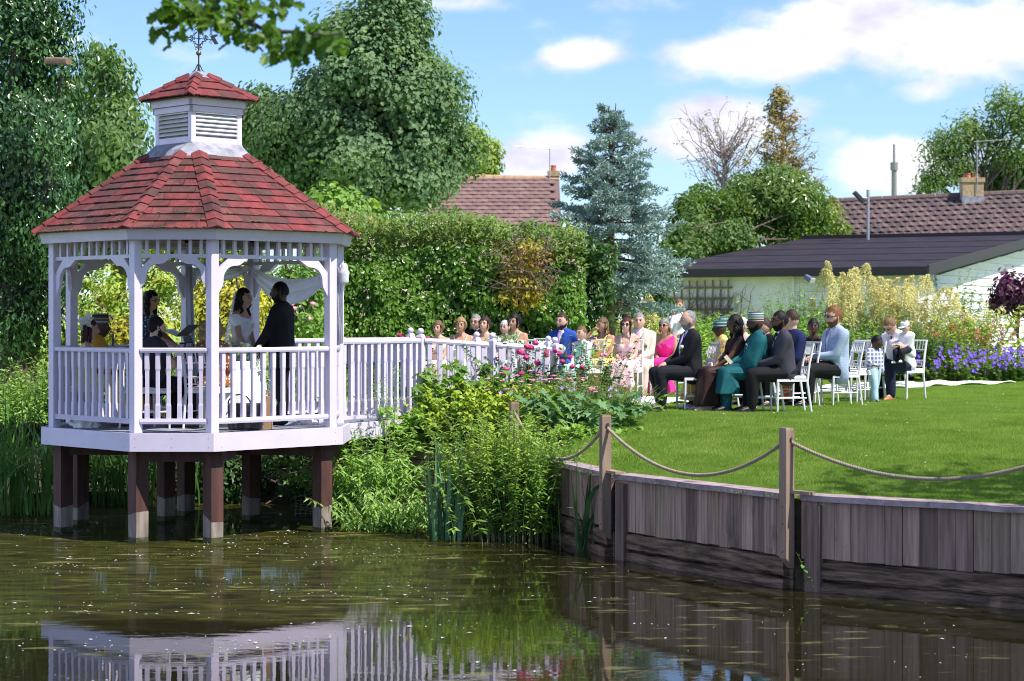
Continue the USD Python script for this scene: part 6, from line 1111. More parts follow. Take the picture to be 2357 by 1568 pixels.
    def strands(s, hair, n, length, spread=.09, wave=.012, front=.0, thick=.012, seed=1, back=True, name="long_hair", sides=True, freq=22):
        r = np.random.default_rng(seed); ms = []
        for q in range(n):
            a = r.uniform(math.pi*(.02 if sides else .25), math.pi*(.98 if sides else .75)); st = np.array([.080*math.cos(a), -.090*math.sin(a)*1.0+front, r.uniform(.0, .075)]); ln = length*r.uniform(.7, 1.1); u = np.linspace(0, 1, 11); ph = r.uniform(0, 6.28)
            x = st[0]*(1+.30*u)+wave*np.sin(freq*u*ln/.35+ph)+r.normal(0, spread*.15)*u; y = st[1]*(1+.10*np.sin(u*3))-.015*u+wave*np.cos(freq*u*ln/.35+ph); z = st[2]-ln*u
            p = s.HP(np.stack([x, y, z*0+st[2]], 1)); p = p-s.U*(ln*u*s.hs)[:, None]; ms.append(tube(p, thick*s.hs*np.array([.7, 1, 1.1, 1.15, 1.15, 1.1, 1.05, 1, .85, .6, .2]), 4))
        obj(name, ms, HAIR[hair], s.t, smooth=True)
    def bun(s, hair, c=(0, -.11, .035), r=.052, seed=1, name="hair_bun"):
        v, f = ball([0, 0, 0], 1, 2); d = meshkit.fbm(v*4+seed, 3)[:, None]; obj(name, (s.HP(v*r*(.8+.5*d)*[1.1, .9, .95]+c), f), HAIR[hair], s.t, smooth=True)
    def loose(s, hair, n=7, seed=3, ln=.12):
        r = np.random.default_rng(seed); obj("loose_strands", [tube(s.HP(np.stack([sd*(.070+.012*np.sin(np.linspace(0, 4, 6)+q)), .055+.01*q/n-.01*np.linspace(0, 1, 6), .06-np.linspace(0, 1, 6)*ln*r.uniform(.8, 1.2)], 1)), .006*s.hs, 3) for q in range(n) for sd in (-1, 1)], HAIR[hair], s.t, kind="stuff")
    def beard(s, hair, lo=-.048, thick=1.06, full=True):
        c = HV[HF].mean(1); keep = (c[:, 2] < lo+np.clip((.045-c[:, 1])*.9, 0, .05)) & (c[:, 1] > -.012) & ~((np.abs(c[:, 0]) < .019) & (np.abs(c[:, 2]+.060) < .009)) & ((c[:, 2] < -.044) | (np.abs(c[:, 0]) > .028)); obj("beard", (s.HP(HV*[thick, thick, 1.03 if not full else 1.07]+[0, 0, -.002]), HF[keep]), HAIR[hair], s.t, smooth=True)
    def glasses(s, sun=True):
        fr = [tube(s.HP([[sd*.031+.021*math.cos(a), .096-.006*abs(math.cos(a)), .011+.017*math.sin(a)] for a in np.linspace(0, 6.28, 11)]), .0028*s.hs, 4) for sd in (-1, 1)]+[tube(s.HP([[sd*.052, .088, .014], [sd*.074, .04, .014], [sd*.078, -.01, .008]]), .003*s.hs, 4) for sd in (-1, 1)]+[tube(s.HP([[-.01, .099, .014], [.01, .099, .014]]), .003*s.hs, 4)]
        g = obj("sunglasses" if sun else "glasses", fr, LENS, s.t)
        if sun: obj("lenses", [(s.HP(v), f) for v, f in (ball([sd*.032, .0955, .010], .022, 1, (1.05, .25, .82)) for sd in (-1, 1))], LENS, g, smooth=True)
    def put(s, name, ms, m, edge=.07, it=3, parent=None, fold=0.0, smooth=55, **kw):
        v, f = soften(union(ms), edge, it) if it else tri(union(ms))
        if fold: v = v+(meshkit.fbm(v*[16, 16, 7], 3)-.5)[:, None]*fold*nrm(v-v.mean(0))
        return obj(name, (v, f), m, parent or s.t, smooth=smooth, **kw)
    def shoes(s, m, heel=False):
        k = s.k
        for i in (0, 1): obj("shoe", tri(hull((s.an[i]-s.Fw*.035*k-s.U*.045*k, .040*k), (s.an[i]-s.U*.02*k, .040*k), (s.toe[i]-s.Fw*.02*k, .036*k), (s.toe[i]+s.Fw*.03*k-s.U*.01*k, .022*k))), m, s.t, smooth=60)
    def trousers(s, m, g=.022): s.put("trousers", s.leg(0, g)+s.leg(1, g)+[hull((s.L(-.085, -.01, s.hz), .125*s.k*s.wide**.4), (s.L(.085, -.01, s.hz), .125*s.k*s.wide**.4), (s.T(-.06, .0, .08), .11*s.k), (s.T(.06, .0, .08), .11*s.k))], m, fold=.012)
    def shirt(s, m, g=.010, sleeves=0.0, collar=True, name="shirt"):
        ms = s.torso(g)+([x for i in (0, 1) for x in s.arm(i, .013, sleeves)] if sleeves else []); 
        if collar: ms.append(hull((s.neck-s.uT*.045*s.k, .070*s.k), (s.neck+s.uT*.012*s.k, .060*s.k)))
        return s.put(name, ms, m, fold=.012 if sleeves else 0)
    def jacket(s, m, vdepth=.17, vw=.085, name="jacket", hem=-.06, sleeve=.97, g=.024):
        k, T = s.k, s.T; wd = s.wide; hw = .112 if s.sit else .122; low = [hull((T(-.085*wd, .0, .02), .12*k), (T(.085*wd, .0, .02), .12*k), (T(-.088*wd, -.02 if s.sit else 0, hem), hw*k), (T(.088*wd, -.02 if s.sit else 0, hem), hw*k))]
        ms = s.torso(g, top=.475, wst=.108 if s.sex == "m" else .09)+[x for i in (0, 1) for x in s.arm(i, .017, sleeve)]+low+[hull((s.neck-s.uT*.06*k-s.fT*.02*k, .074*k), (s.neck-s.uT*.012*k-s.fT*.035*k, .052*k))]
        v, f = soften(union(ms), .07, 3); v = v+(meshkit.fbm(v*[15, 15, 8], 3)-.5)[:, None]*.014*nrm(v-v.mean(0)); M = to_man(v, f)
        if vdepth:
            q = [(-vw, .05, .60), (vw, .05, .60), (vw, .45, .60), (-vw, .45, .60), (-.01, .05, vdepth), (.01, .05, vdepth), (.01, .45, vdepth), (-.01, .45, vdepth)]; cut = m3.Manifold.hull_points(np.array([T(*x) for x in q]))
            try: M = M-cut
            except Exception: pass
        j = obj(name, tri(M), m, s.t, smooth=50)
        if vdepth:
            lp = []
            for sd in (-1, 1):
                pts = [(sd*vw*.95, .11, .47), (sd*.055, .142, .32), (sd*.012, .15, vdepth)]; lp.append(strip([T(*p) for p in pts], np.array([.03, .062, .012])*k, nrm(s.RT+.15*s.uT*sd)))
            obj("lapel", [(v, f) for v, f in lp], m, j)
        return j
    def tie(s, m, l=.26, w=.055):
        T = s.T; obj("tie", loft([[T(x*w*q, .012+f+.006*(1 if y else -1), u) for x, y in ((-.5, 0), (.5, 0), (.5, 1), (-.5, 1))] for u, f, q in ((.485, .075, .6), (.44, .098, .55), (.33, .132, .85), (.47-l, .128, 1.0), (.44-l, .126, .3))]), m, s.t)
    def bow(s, m): T = s.T; obj("bow_tie", [tri(hull((T(sd*.012, .082, .475), .010*s.k), (T(sd*.05, .078, .488), .012*s.k), (T(sd*.05, .078, .462), .012*s.k))) for sd in (-1, 1)], m, s.t)
    def bloom(s, p, m, leaf=True): 
        r = np.random.default_rng(5); c = s.T(*p); obj("buttonhole_flower", rose_head(r, c, .034), m, s.t)
        if leaf: obj("buttonhole_leaf", place(T_OVAL, np.repeat(c[None]-s.U*.01, 6, 0), nrm(rdir(r, 6)-[0, 0, .8]), rdir(r, 6), .07, .03), L_MID, s.t)
    def bodice(s, m, top=.36, g=.008, straps=None, one=False, name="bodice", sleeves=0.0, flare=True):
        k, T = s.k, s.T; ms = s.torso(g)+[hull((T(-.07, .087, .30), .066*k), (T(-.06, .03, .27), .075*k)), hull((T(.07, .087, .30), .066*k), (T(.06, .03, .27), .075*k))]+([x for i in (0, 1) for x in s.arm(i, .014, sleeves)] if sleeves else [])
        M = union(ms)
        if top < .5: n_ = s.uT if not one else nrm(s.uT+.55*s.RT); c = T(0, 0, top); M = M.trim_by_plane(tuple(-n_), float(-np.dot(n_, c)))
        v, f = tri(M.refine_to_length(.06)); v = v+(meshkit.fbm(v*[18, 18, 10], 3)-.5)[:, None]*.008; j = obj(name, (v, f), m, s.t, smooth=50)
        if straps: obj("straps", [tube([T(sd*.07, .125, top-.02), T(sd*straps, .07, .475), T(sd*straps, -.03, .48), T(sd*.07, -.095, top)], .010*k, 5) for sd in (-1, 1)], m, j)
    def skirt(s, m, hem=.12, width=.17, name="skirt", front=.10, fold=.03, back=.0, gap=.0):
        k = s.k
        if s.sit: knee = [s.kn[0]+s.U*.012*k, s.kn[1]+s.U*.012*k]; h0 = [s.L(-width, .44+front, hem), s.L(width, .44+front, hem), s.L(width*.9, .30-back, hem), s.L(-width*.9, .30-back, hem)]; ms = [hull((s.L(-.10*s.wide, -.02, s.hz+.0), .118*k), (s.L(.10*s.wide, -.02, s.hz), .118*k), (s.T(-.055, 0, .12), .10*k), (s.T(.055, 0, .12), .10*k)), hull((s.L(-.10*s.wide, -.02, s.hz), .115*k), (s.L(.10*s.wide, -.02, s.hz), .115*k), (knee[0], .082*k), (knee[1], .082*k)), hull((knee[0], .084*k), (knee[1], .084*k), *[(h, .02*k) for h in h0], (s.L(-.1, .32, s.hz-.10), .05*k), (s.L(.1, .32, s.hz-.10), .05*k))]
        else: ms = [hull((s.T(-.06, 0, .12), .095*k), (s.T(.06, 0, .12), .095*k), (s.L(-.09, 0, s.hz-.05), .125*k), (s.L(.09, 0, s.hz-.05), .125*k)), hull((s.L(-.09, 0, s.hz-.05), .125*k), (s.L(.09, 0, s.hz-.05), .125*k), *[(s.L(width*math.cos(a)*1.5, width*math.sin(a)*1.5-back, hem), .02*k) for a in np.linspace(0, 6.28, 11)])]
        v, f = soften(union(ms), .05, 2); c = s.L(0, .25 if s.sit else 0, 0); a = np.arctan2(*((v-c)[:, :2].T)); dep = np.clip((s.P[2]-.02-v[:, 2])/(.4*k), 0, 1)[:, None]; rad = nrm((v-c)*[1, 1, 0]); v = v+rad*(np.sin(a*11+v[:, 2]*2)[:, None]*fold*dep)+(meshkit.fbm(v*[9, 9, 4], 3)-.5)[:, None]*fold*.8*rad
        return obj(name, (v, f), m, s.t, smooth=55)
    def hat(s, m, r0=.088, r1=.082, z0=.045, h=.10, name="cap", tilt=.25, squash=.9):
        ring = lambda r, z, y=0: [[r*math.cos(a)*squash, r*1.12*math.sin(a)-.004+y, z+tilt*r*math.sin(a)*.25] for a in np.linspace(0, 6.28, 23)[:-1]]
        rs = [ring(r0, z0), ring(r0*1.02, z0+h*.35), ring(r0*.99, z0+h*.65), ring(r1, z0+h), ring(r1*.7, z0+h*1.06), ring(.01, z0+h*1.08)]; v, f = loft([s.HP(x) for x in rs]); obj(name, (v, f), m, s.t, smooth=40); obj("eyebrows", s.brows, HAIR["black"], s.t)
COUPLE = (-3.2, 24.6)
def to_couple(x, Y, turn=0.0):
    d = nrm(np.array([COUPLE[0]-x, COUPLE[1]-Y])); a = math.radians(turn); return np.array([d[0]*math.cos(a)-d[1]*math.sin(a), d[0]*math.sin(a)+d[1]*math.cos(a)])
BLACKC = fabric("black_wool", (.005, .0055, .007)); NAVYC = fabric("dark_navy_wool", (.008, .009, .017)); WSH = fabric("white_shirt_cotton", (.56, .56, .60)); SHOE = flat("black_shoe_leather", (.010, .010, .012), rough=.4, spec=.3); LILT = flat("lilac_silk", (.42, .30, .62), rough=.4)
# --- in the gazebo
gx_ = lambda px, Y: WX(px, Y)
x, Y = gx_(650, 24.25), 24.25; toB = nrm(np.array([-1.0, .28]))
p = Person("groom in a black suit standing with his back half turned, holding the bride's hands", x, Y, DZ, toB, 1.80, "m", False, skin="deep", hands=[("w", gx_(585, 24.25), 24.22, DZ+.86), ("w", gx_(598, 24.35), 24.42, DZ+.86)], yaw=8)
p.trousers(BLACKC); p.shirt(WSH); p.jacket(BLACKC, vdepth=.2, hem=-.14); p.shoes(SHOE); p.cap("black", 1.035, .062, -.03, .0, .004); p.beard("black"); p.bloom((-.10, .14, .34), WHT)
x, Y = gx_(556, 24.55), 24.55
b = Person("bride in a white off shoulder gown and long veil with dark wavy hair", x, Y, DZ, nrm(np.array([.93, -.36])), 1.72, "f", False, skin="tan", hands=[("w", gx_(588, 24.35), 24.40, DZ+.88), ("w", gx_(577, 24.3), 24.24, DZ+.86)], yaw=0)
SATIN = fabric("ivory_satin", (.66, .66, .68), rough=.45, spec=.4); VEIL = usdkit.material(stage, "/World/Looks/veil_tulle", {"t": ("transparent_bsdf", {"color": (.98, .98, 1.0)}), "d": ("diffuse_bsdf", {"color": (.8, .8, .86)}), "x": ("mix_closure", {"fac": .38})}, [("t.BSDF", "x.closure1"), ("d.BSDF", "x.closure2")], surface="x.closure")
b.bodice(SATIN, .37, .010); b.put("sleeves", [hull((b.sh[i]-b.uT*.03, .072), (b.sh[i]+(b.el[i]-b.sh[i])*.38, .068)) for i in (0, 1)]+[hull((b.T(-.12, .06, .37), .05), (b.T(0, .10, .34), .045)), hull((b.T(.12, .06, .37), .05), (b.T(0, .10, .34), .045))], SATIN); b.skirt(SATIN, .02, .30, fold=.02); b.cap("dark", 1.09, .058, -.07, -.05, .02); b.strands("dark", 42, .50, wave=.016, thick=.017, seed=4, front=.01); b.strands("dark", 14, .48, wave=.018, thick=.016, seed=5, front=.05, name="front_hair")
vv = []; nu, nv = 16, 22
for i in range(nu):
    u = i/(nu-1)
    for j in range(nv): a = math.pi*(.08+.84*j/(nv-1)); rr_ = (.10+.28*u**.8)*(1+.05*math.sin(j*2.6)); q = b.HP([rr_*math.cos(a)*.9, -.02-rr_*math.sin(a)*.75, .10-.03*u]); vv.append(q-b.U*(1.32*u))
obj("veil", (np.array(vv), np.array([f for i in range(nu-1) for j in range(nv-1) for f in ([i*nv+j, (i+1)*nv+j, (i+1)*nv+j+1], [i*nv+j, (i+1)*nv+j+1, i*nv+j+1])])), VEIL, b.t, smooth=True)
x, Y = gx_(340, 25.1), 25.1
r_ = Person("registrar with long black hair and glasses standing and reading from an open folder", x, Y, DZ, nrm(np.array([.95, -.3])), 1.70, "f", False, skin="tan", hands=[(-.06, .36, .99), (.08, .38, 1.0)], pitch=-8)
r_.bodice(printed("navy_print_blouse", (.03, .035, .09), (.5, .5, .55), 26, .3), .46, .012, sleeves=.3); r_.skirt(BLACKC, .35, .15); r_.cap("black", 1.09, .055, -.08, -.06, .015); r_.strands("black", 46, .46, wave=.006, thick=.018, seed=6, front=.02); r_.glasses(False); r_.shoes(SHOE)
fo = thing("folder", "open black folder with white pages held by the registrar", "folder"); fc = (r_.wr[0]+r_.wr[1])/2+[.10, 0, .10]; fr_ = nrm(np.array([.95, -.3, 0])); fs = np.array([-fr_[1], fr_[0], 0])
for sd in (-1, 1):
    a0 = fc; e = fr_*.11+np.array([0, 0, .09]) if sd > 0 else -fr_*.12+np.array([0, 0, .05]); q = [a0-fs*.15, a0+fs*.15, a0+fs*.15+e*1.6, a0-fs*.15+e*1.6]; n_ = nrm(np.cross(e, fs))*.008; obj("cover", hexa([x_-n_ for x_ in q], q), BLK, fo); obj("pages", hexa([x_+(fc-x_)*.05+n_*.05*(1 if n_[2] > 0 else -1) for x_ in q], [x_+(fc-x_)*.07+n_*(.9 if n_[2] > 0 else -.9)+n_*(0 if n_[2] > 0 else -.6) for x_ in q]), WHT, fo)
x, Y = gx_(348, 23.45), 23.45
v_ = Person("videographer in a black polo shirt seated at the front railing filming with a camera", x, Y, DZ, nrm(np.array([.80, .60])), 1.78, "m", True, lean=4, skin="fair", hands=[(-.03, .36, .80), (.05, .38, .84)], chair_label="white chair under the videographer at the front railing", feet=[(-.1, .30, 0), (.1, .46, 0)])
v_.trousers(BLACKC); v_.shirt(fabric("black_polo", (.02, .02, .028)), .022, sleeves=.28, name="polo_shirt"); v_.cap("dark", 1.04, .05, -.05, -.0, .006); v_.beard("dark", thick=1.03, full=False); v_.shoes(flat("brown_trainer", (.12, .09, .06)))
obj("wristband", tube([v_.wr[1]+.033*np.array([0, math.cos(a), math.sin(a)]) for a in np.linspace(0, 6.28, 11)], .012, 4), BLK, v_.t)
ca_ = thing("video_camera", "black video camera with lens, monitor and top handle in the videographer's hands", "camera"); cc = (v_.wr[0]+v_.wr[1])/2+[.09, .03, .06]; cd = nrm(np.array([.95, .3, .05])); cs_ = np.array([-cd[1], cd[0], 0]); up_ = np.array([0, 0, 1.0])
obj("body", beam(cc-cd*.06, cc+cd*.07, .10, .12), BLK, ca_); le = obj("lens", loft([[cc+cd*l+r*(math.cos(a)*cs_+math.sin(a)*up_) for a in np.linspace(0, 6.28, 15)[:-1]] for l, r in ((.07, .036), (.12, .04), (.15, .042), (.20, .046), (.205, .046))]), BLK, ca_); obj("front_glass", cyl(cc+cd*.203, cc+cd*.207, .04, 12), LENS, le); obj("lens_ring", tube([cc+cd*.206+.044*(math.cos(a)*cs_+math.sin(a)*up_) for a in np.linspace(0, 6.28, 14)], .003, 4), flat("chrome", (.6, .6, .6), metal=1, rough=.25), le)
obj("monitor", beam(cc+up_*.14-cd*.05-cs_*.02, cc+up_*.16+cd*.03-cs_*.02, .13, .075), BLK, ca_); obj("handle", [tube([cc-cd*.05+up_*.06, cc-cd*.03+up_*.11, cc+cd*.05+up_*.11, cc+cd*.06+up_*.06], .011, 6), cyl(cc+up_*.1, cc+up_*.15, .008, 5)], BLK, ca_); obj("microphone", tube([cc+up_*.105-cd*.1+cs_*.04, cc+up_*.10-cd*.02+cs_*.05], .012, 6), BLK, ca_)
x, Y = gx_(487, 23.6), 23.6
w_ = Person("woman with curly blonde hair in a brown polka dot dress, back to the pond", x, Y, DZ, nrm(np.array([.42, .9])), 1.74, "f", True, skin="pale", chair_label="white chair with a sage sash under the woman in polka dots", lean=2)
POLKA = printed("brown_polka_dot", (.22, .085, .022), (.74, .70, .62), 21, .27); w_.bodice(POLKA, .6, .016, sleeves=.75); w_.skirt(POLKA, .14, .17); w_.cap("blonde", 1.14, .045, -.085, -.075, .10); [w_.bun("blonde", (.085*math.cos(q), -.03-.05*abs(math.sin(q*2)), -.03+.08*math.sin(q)), .068, int(q*10), "curls") for q in (0, .7, 1.57, 2.4, 3.14, 3.8, 5.6)]; w_.shoes(flat("brown_trainer", (.12, .09, .06)))
SAGE = fabric("sage_chiffon", (.36, .42, .33), (.48, .53, .44), transl=.3, tint=(1, 1, 1))
def sash(c, label, seed): 
    r = np.random.default_rng(seed); t = thing("chair_sash", label, "sash"); V = []; nu, nv = 14, 9
    for i in range(nu):
        u = i/(nu-1)
        for j in range(nv): q = j/(nv-1)-.5; V.append(np.asarray(c)+[(.05+.30*u**1.4)*q+.04*u+.01*math.sin(u*7), -.03+.03*math.sin(j*2.1+u), -.86*u])
    obj("cloth", (np.array(V), np.array([f for i in range(nu-1) for j in range(nv-1) for f in ([i*nv+j, (i+1)*nv+j, (i+1)*nv+j+1], [i*nv+j, (i+1)*nv+j+1, i*nv+j+1])])), SAGE, t, smooth=True); obj("knot", ball(c, .05, 1, (1.2, .7, 1.1)), SAGE, t, smooth=True)
sash([x+.03, Y-.30, DZ+.88], "sage green chiffon sash trailing from the polka dot woman's chair to the deck", 1)
x, Y = gx_(194, 24.0), 24.0
y_ = Person("woman in yellow with a white flower in brown hair, filming on a phone", x, Y, DZ, nrm(np.array([.95, .25])), 1.70, "f", True, lean=4, skin="tan", hands=[(.0, .28, .62), (.12, .30, .93)], chair_label="white chair under the woman in the yellow dress in the gazebo")
YEL = fabric("pale_yellow_crepe", (.66, .56, .20)); y_.bodice(YEL, .47, .014); y_.skirt(YEL, .06, .26, front=.14, fold=.025); y_.cap("auburn", 1.08, .05, -.08, -.06, .01); y_.strands("auburn", 34, .24, wave=.004, thick=.013, seed=7, front=.02)
rr5 = np.random.default_rng(77); fcn = y_.HP([.07, -.03, .085]); obj("hair_flower", [petal5(rr5, fcn+rr5.normal(0, .03, 3), .07, nrm(rr5.normal(0, .5, 3)+[.3, -1, .3])) for _ in range(6)]+[ball(fcn+[0, -.03, 0], .035, 1)], mat("fascinator_white", (.66, .64, .58), transl=.3, tint=(1, 1, 1), rough=.7), y_.t)
ph = thing("phone", "dark smartphone held up by the woman in yellow", "phone"); q = y_.wr[1]+np.array([.035, .02, .13]); obj("case", beam(q-[0, 0, .075], q+[0, 0, .075], .012, .072, up=(0, 1, 0)), BLK, ph)
x, Y = gx_(226, 24.75), 24.75
g_ = Person("man in mustard robes and a striped cap seated beside the woman in yellow", x, Y, DZ, nrm(np.array([.95, .1])), 1.76, "m", True, skin="deep", chair_label="white chair under the man in mustard robes")
MUST = fabric("mustard_cotton", (.50, .25, .02)); g_.shirt(MUST, .035, sleeves=.8, name="robe"); g_.skirt(MUST, .15, .2, name="robe_skirt"); g_.hat(striped("gazebo_cap_stripes", [(.02, .02, .022), (.10, .12, .13), (.35, .35, .33), (.03, .05, .05), (.28, .2, .1), (.05, .05, .05)], 9.0), h=.11); g_.shoes(SHOE)
# flowers on the table
def posy(name, label, c, r0, n, ms, seed, trail=None):
    r = np.random.default_rng(seed); t = thing(name, label, "flowers"); 
    for k in range(n): obj("flower", rose_head(r, np.asarray(c)+r.normal(0, 1, 3)*np.array([r0, r0*.7, r0*.45]), r.uniform(.022, .038)), ms[k % len(ms)], t)
    C = np.asarray(c)+r.normal(0, 1, (14, 3))*np.array([r0*1.2, r0*.8, r0*.5]); obj("foliage", clump_leaves(r, np.vstack([C, trail]) if trail is not None else C, .05, 260, T_OVAL, .055, .45), leafmat("eucalyptus_leaf", (.12, .20, .10), (.24, .32, .19)), t)
ctb = np.array([tc_[0]+.03, tc_[1], TZt+.15]); posy("table_flowers", "white flowers and trailing eucalyptus on the ceremony table", ctb, .13, 22, [WHT, CREAM], 3, trail=np.array([ctb+[.17+.05*k, -.16, -.05-.11*k] for k in range(6)]))
# --- guests
def guest(label, px, Y, height, sex="f", turn=0, sit=True, **kw):
    x = WX(px, Y); return Person(label, x, Y, float(land(x, Y)), to_couple(x, Y, turn), height, sex, sit, **kw)
BLUSH = fabric("sage_satin", (.50, .58, .52), rough=.45, spec=.4); CH = "white chair under "
def maid(label, px, Y, h, hair, skin, m, strap, clab, seed, **kw):
    p = guest(label, px, Y, h, skin=skin, chair_label=clab, **kw); p.bodice(m, .375, .010, straps=strap); p.skirt(m, .06, .2); p.cap(hair, 1.12, .05, -.07, -.035, .05); p.bun(hair, (0, -.105, .02), .062, seed); p.loose(hair, 4, seed); return p
PEACH = fabric("blush_satin", (.60, .44, .38), rough=.45, spec=.4)
maid("bridesmaid with blonde updo and bare shoulders, first from the left behind the railing", 1010, 30.4, 1.55, "darkblonde", "fair", PEACH, None, CH+"the leftmost bridesmaid", 1)
maid("bridesmaid with wavy blonde hair and thin straps, second from the left behind the railing", 1062, 30.8, 1.66, "blonde", "tan", BLUSH, .11, CH+"the second bridesmaid", 2, turn=10)
p = guest("grey haired man in dark glasses and black suit behind the bridesmaids", 1097, 32.2, 1.78, "m", skin="fair", chair_label=CH+"the man with dark glasses behind the bridesmaids", gaze=(-4, 24)); p.trousers(BLACKC); p.shirt(BLACKC, .014); p.jacket(NAVYC); p.cap("grey", 1.05, .055, -.04, .0, .01); p.glasses(False); p.shoes(SHOE)
maid("bridesmaid with brown curled updo and raised chin, in front of the man with glasses", 1117, 30.9, 1.68, "brown", "fair", BLUSH, .12, CH+"the third bridesmaid", 3, pitch=8)
p = guest("elderly woman with short white hair behind the dark haired bridesmaid", 1163, 32.4, 1.55, skin="fair", chair_label=CH+"the elderly white haired woman"); p.bodice(PEACH, .5, .012, sleeves=.5); p.skirt(PEACH, .2, .16); p.cap("white", 1.10, .045, -.06, -.03, .04)
p = maid("bridesmaid with black updo holding a white bouquet, right end of the bridesmaids", 1186, 31.0, 1.80, "black", "tan", BLUSH, .11, CH+"the bridesmaid with the bouquet", 4, hands=[(-.06, .24, .72), (.06, .26, .74)])
posy("bouquet", "white and pale pink bouquet held up by the black haired bridesmaid", p.L(.0, .34, .86), .13, 22, [WHT, WHT, mat("blush_petal", (.66, .5, .48), rough=.7)], 5)
p = guest("man in a bright blue suit with his arm round the boy in mint", 1297, 31.4, 1.82, "m", skin="fair", chair_label=CH+"the man in the blue suit", hands=[("w", WX(1362, 31.1), 30.9, 2.17), (.0, .26, .6)], twist=-8, wide=1.1); BLUE = fabric("royal_blue_wool", (.02, .06, .30)); p.trousers(BLUE); p.shirt(WSH); p.jacket(BLUE); p.tie(LILT); p.cap("brown", 1.035, .06, -.03, .0, .004); p.beard("brown", thick=1.03, full=False); p.shoes(SHOE)
MINT = fabric("mint_cotton", (.30, .52, .44)); p = guest("boy in a mint waistcoat with a white buttonhole before the man in blue", 1341, 30.6, 1.30, "m", skin="fair", child=1.2, seat=.45, hands=[(-.05, .26, .68), (.05, .27, .69)], chair_label=CH+"the boy in mint", turn=-8); p.trousers(MINT); p.shirt(WSH, .012, sleeves=.95); p.put("waistcoat", p.torso(.022, top=.44), MINT); p.cap("darkblonde", 1.05, .055, -.03, .0, .01); p.bow(MINT); p.bloom((.09, .13, .30), WHT); p.shoes(SHOE)
YG = fabric("yellow_chiffon", (.72, .55, .16)); p = guest("woman in a yellow dress with long wavy blonde hair holding her hand to her head", 1390, 31.6, 1.66, skin="tan", chair_label=CH+"the woman in yellow on the lawn", hands=[(.0, .26, .62), (.13, .17, 1.10)], yaw=-20); p.bodice(YG, .42, .010, straps=.1); p.skirt(YG, .1, .2); p.cap("darkblonde", 1.08, .05, -.08, -.05, .02); p.strands("darkblonde", 40, .34, wave=.014, thick=.014, seed=8, front=.02); p.strands("blonde", 14, .32, wave=.014, thick=.012, seed=9, front=.04, name="light_strands")
FLOR = printed("pink_floral_satin", (.66, .45, .47), (.42, .10, .18), 9, .16, rough=.45); p = guest("woman in a pale pink floral dress and dark sunglasses sitting with clasped hands", 1443, 30.9, 1.67, skin="fair", chair_label=CH+"the woman in the pink floral dress", turn=22, feet=[(-.10, .40, 0), (.09, .36, 0)]); p.bodice(FLOR, .33, .012, straps=.08); p.skirt(FLOR, .22, .19, fold=.02); p.cap("auburn", 1.07, .05, -.06, -.02, .03); p.bun("auburn", (0, -.05, .12), .05, 6); p.loose("auburn", 5, 6, .2); p.glasses(); p.shoes(flat("nude_sandal", (.5, .32, .26)))
BEI = fabric("beige_linen", (.50, .40, .34)); p = guest("grey haired man in a beige suit and pink tie behind the floral dress", 1472, 31.9, 1.84, "m", skin="fair", chair_label=CH+"the man in the beige suit", turn=25); p.trousers(BEI); p.shirt(WSH); p.jacket(BEI); p.tie(flat("pink_silk", (.58, .26, .42), rough=.4)); p.cap("grey", 1.05, .058, -.03, .0, .012); p.shoes(flat("tan_shoe", (.25, .12, .05))); p.bloom((-.12, .14, .30), WHT)
HOT = fabric("hot_pink_crepe", (.66, .022, .20), (.78, .05, .30)); p = guest("woman in a hot pink one shoulder dress and sunglasses leaning sideways", 1537, 32.6, 1.68, skin="tan", chair_label=CH+"the woman in hot pink", lean=14, turn=10, hands=[(-.02, .26, .56), (.03, .30, .58)]); p.bodice(HOT, .40, .012, one=True); p.skirt(HOT, .08, .24, fold=.04); p.cap("grey", 1.10, .05, -.06, -.06, .03); p.strands("blonde", 18, .13, wave=.008, thick=.016, seed=10, front=.02, name="bob"); p.glasses()
p = guest("blonde woman in a white blouse standing behind the seats near the trellis", 1563, 37.8, 1.66, sit=False, skin="fair", hands=[(.0, .2, 1.0), (.1, .12, 1.36)], turn=15); p.bodice(WSH, .6, .022, sleeves=.95, name="blouse"); p.skirt(fabric("grey_cotton", (.3, .3, .32)), .4, .14); p.cap("darkblonde", 1.07, .05, -.08, -.03, .01); p.strands("blonde", 30, .30, wave=.004, thick=.014, seed=11, front=.03)
DK = fabric("charcoal_pinstripe", (.007, .008, .012)); p = guest("bald older man in a dark suit with lilac tie and white buttonhole", 1590, 27.2, 1.88, "m", skin="fair", chair_label=CH+"the bald man in the dark suit", turn=-13, wide=1.06, feet=[(-.12, .42, 0), (.12, .36, 0)], hands=[(-.03, .30, .59), (.04, .32, .60)]); p.trousers(DK, .028); p.shirt(WSH); p.jacket(DK); p.tie(LILT); c = p.cap("grey", 1.012, .2, -.03, .02, .004); p.bloom((-.11, .15, .31), WHT); p.shoes(SHOE); p.beard("grey", thick=1.006, full=False)
AFR = printed("yellow_blue_print", (.55, .36, .09), (.04, .18, .30), 24, .30, c2=(.6, .62, .58)); p = guest("older woman in a yellow and blue print dress and green striped head wrap", 1661, 27.5, 1.60, skin="deep", chair_label=CH+"the woman in the yellow print dress", turn=-12); p.bodice(AFR, .6, .022, sleeves=.6); p.skirt(AFR, .16, .19)
gw = striped("head_wrap_stripes", [(.02, .09, .08), (.03, .14, .12), (.45, .45, .48), (.02, .07, .07), (.03, .12, .11)], 22.0); p.hat(gw, .093, .088, .02, .09, "head_wrap", tilt=-.6, squash=.95); v, f = ball([0, 0, 0], 1, 2); obj("wrap_knot", (p.HP(v*[.06, .07, .045]*(1+.2*np.sin(v[:, :1]*9))+[0, -.06, .12]), f), gw, p.t, smooth=True); p.shoes(flat("silver_shoe", (.5, .5, .55), metal=.5, rough=.35))
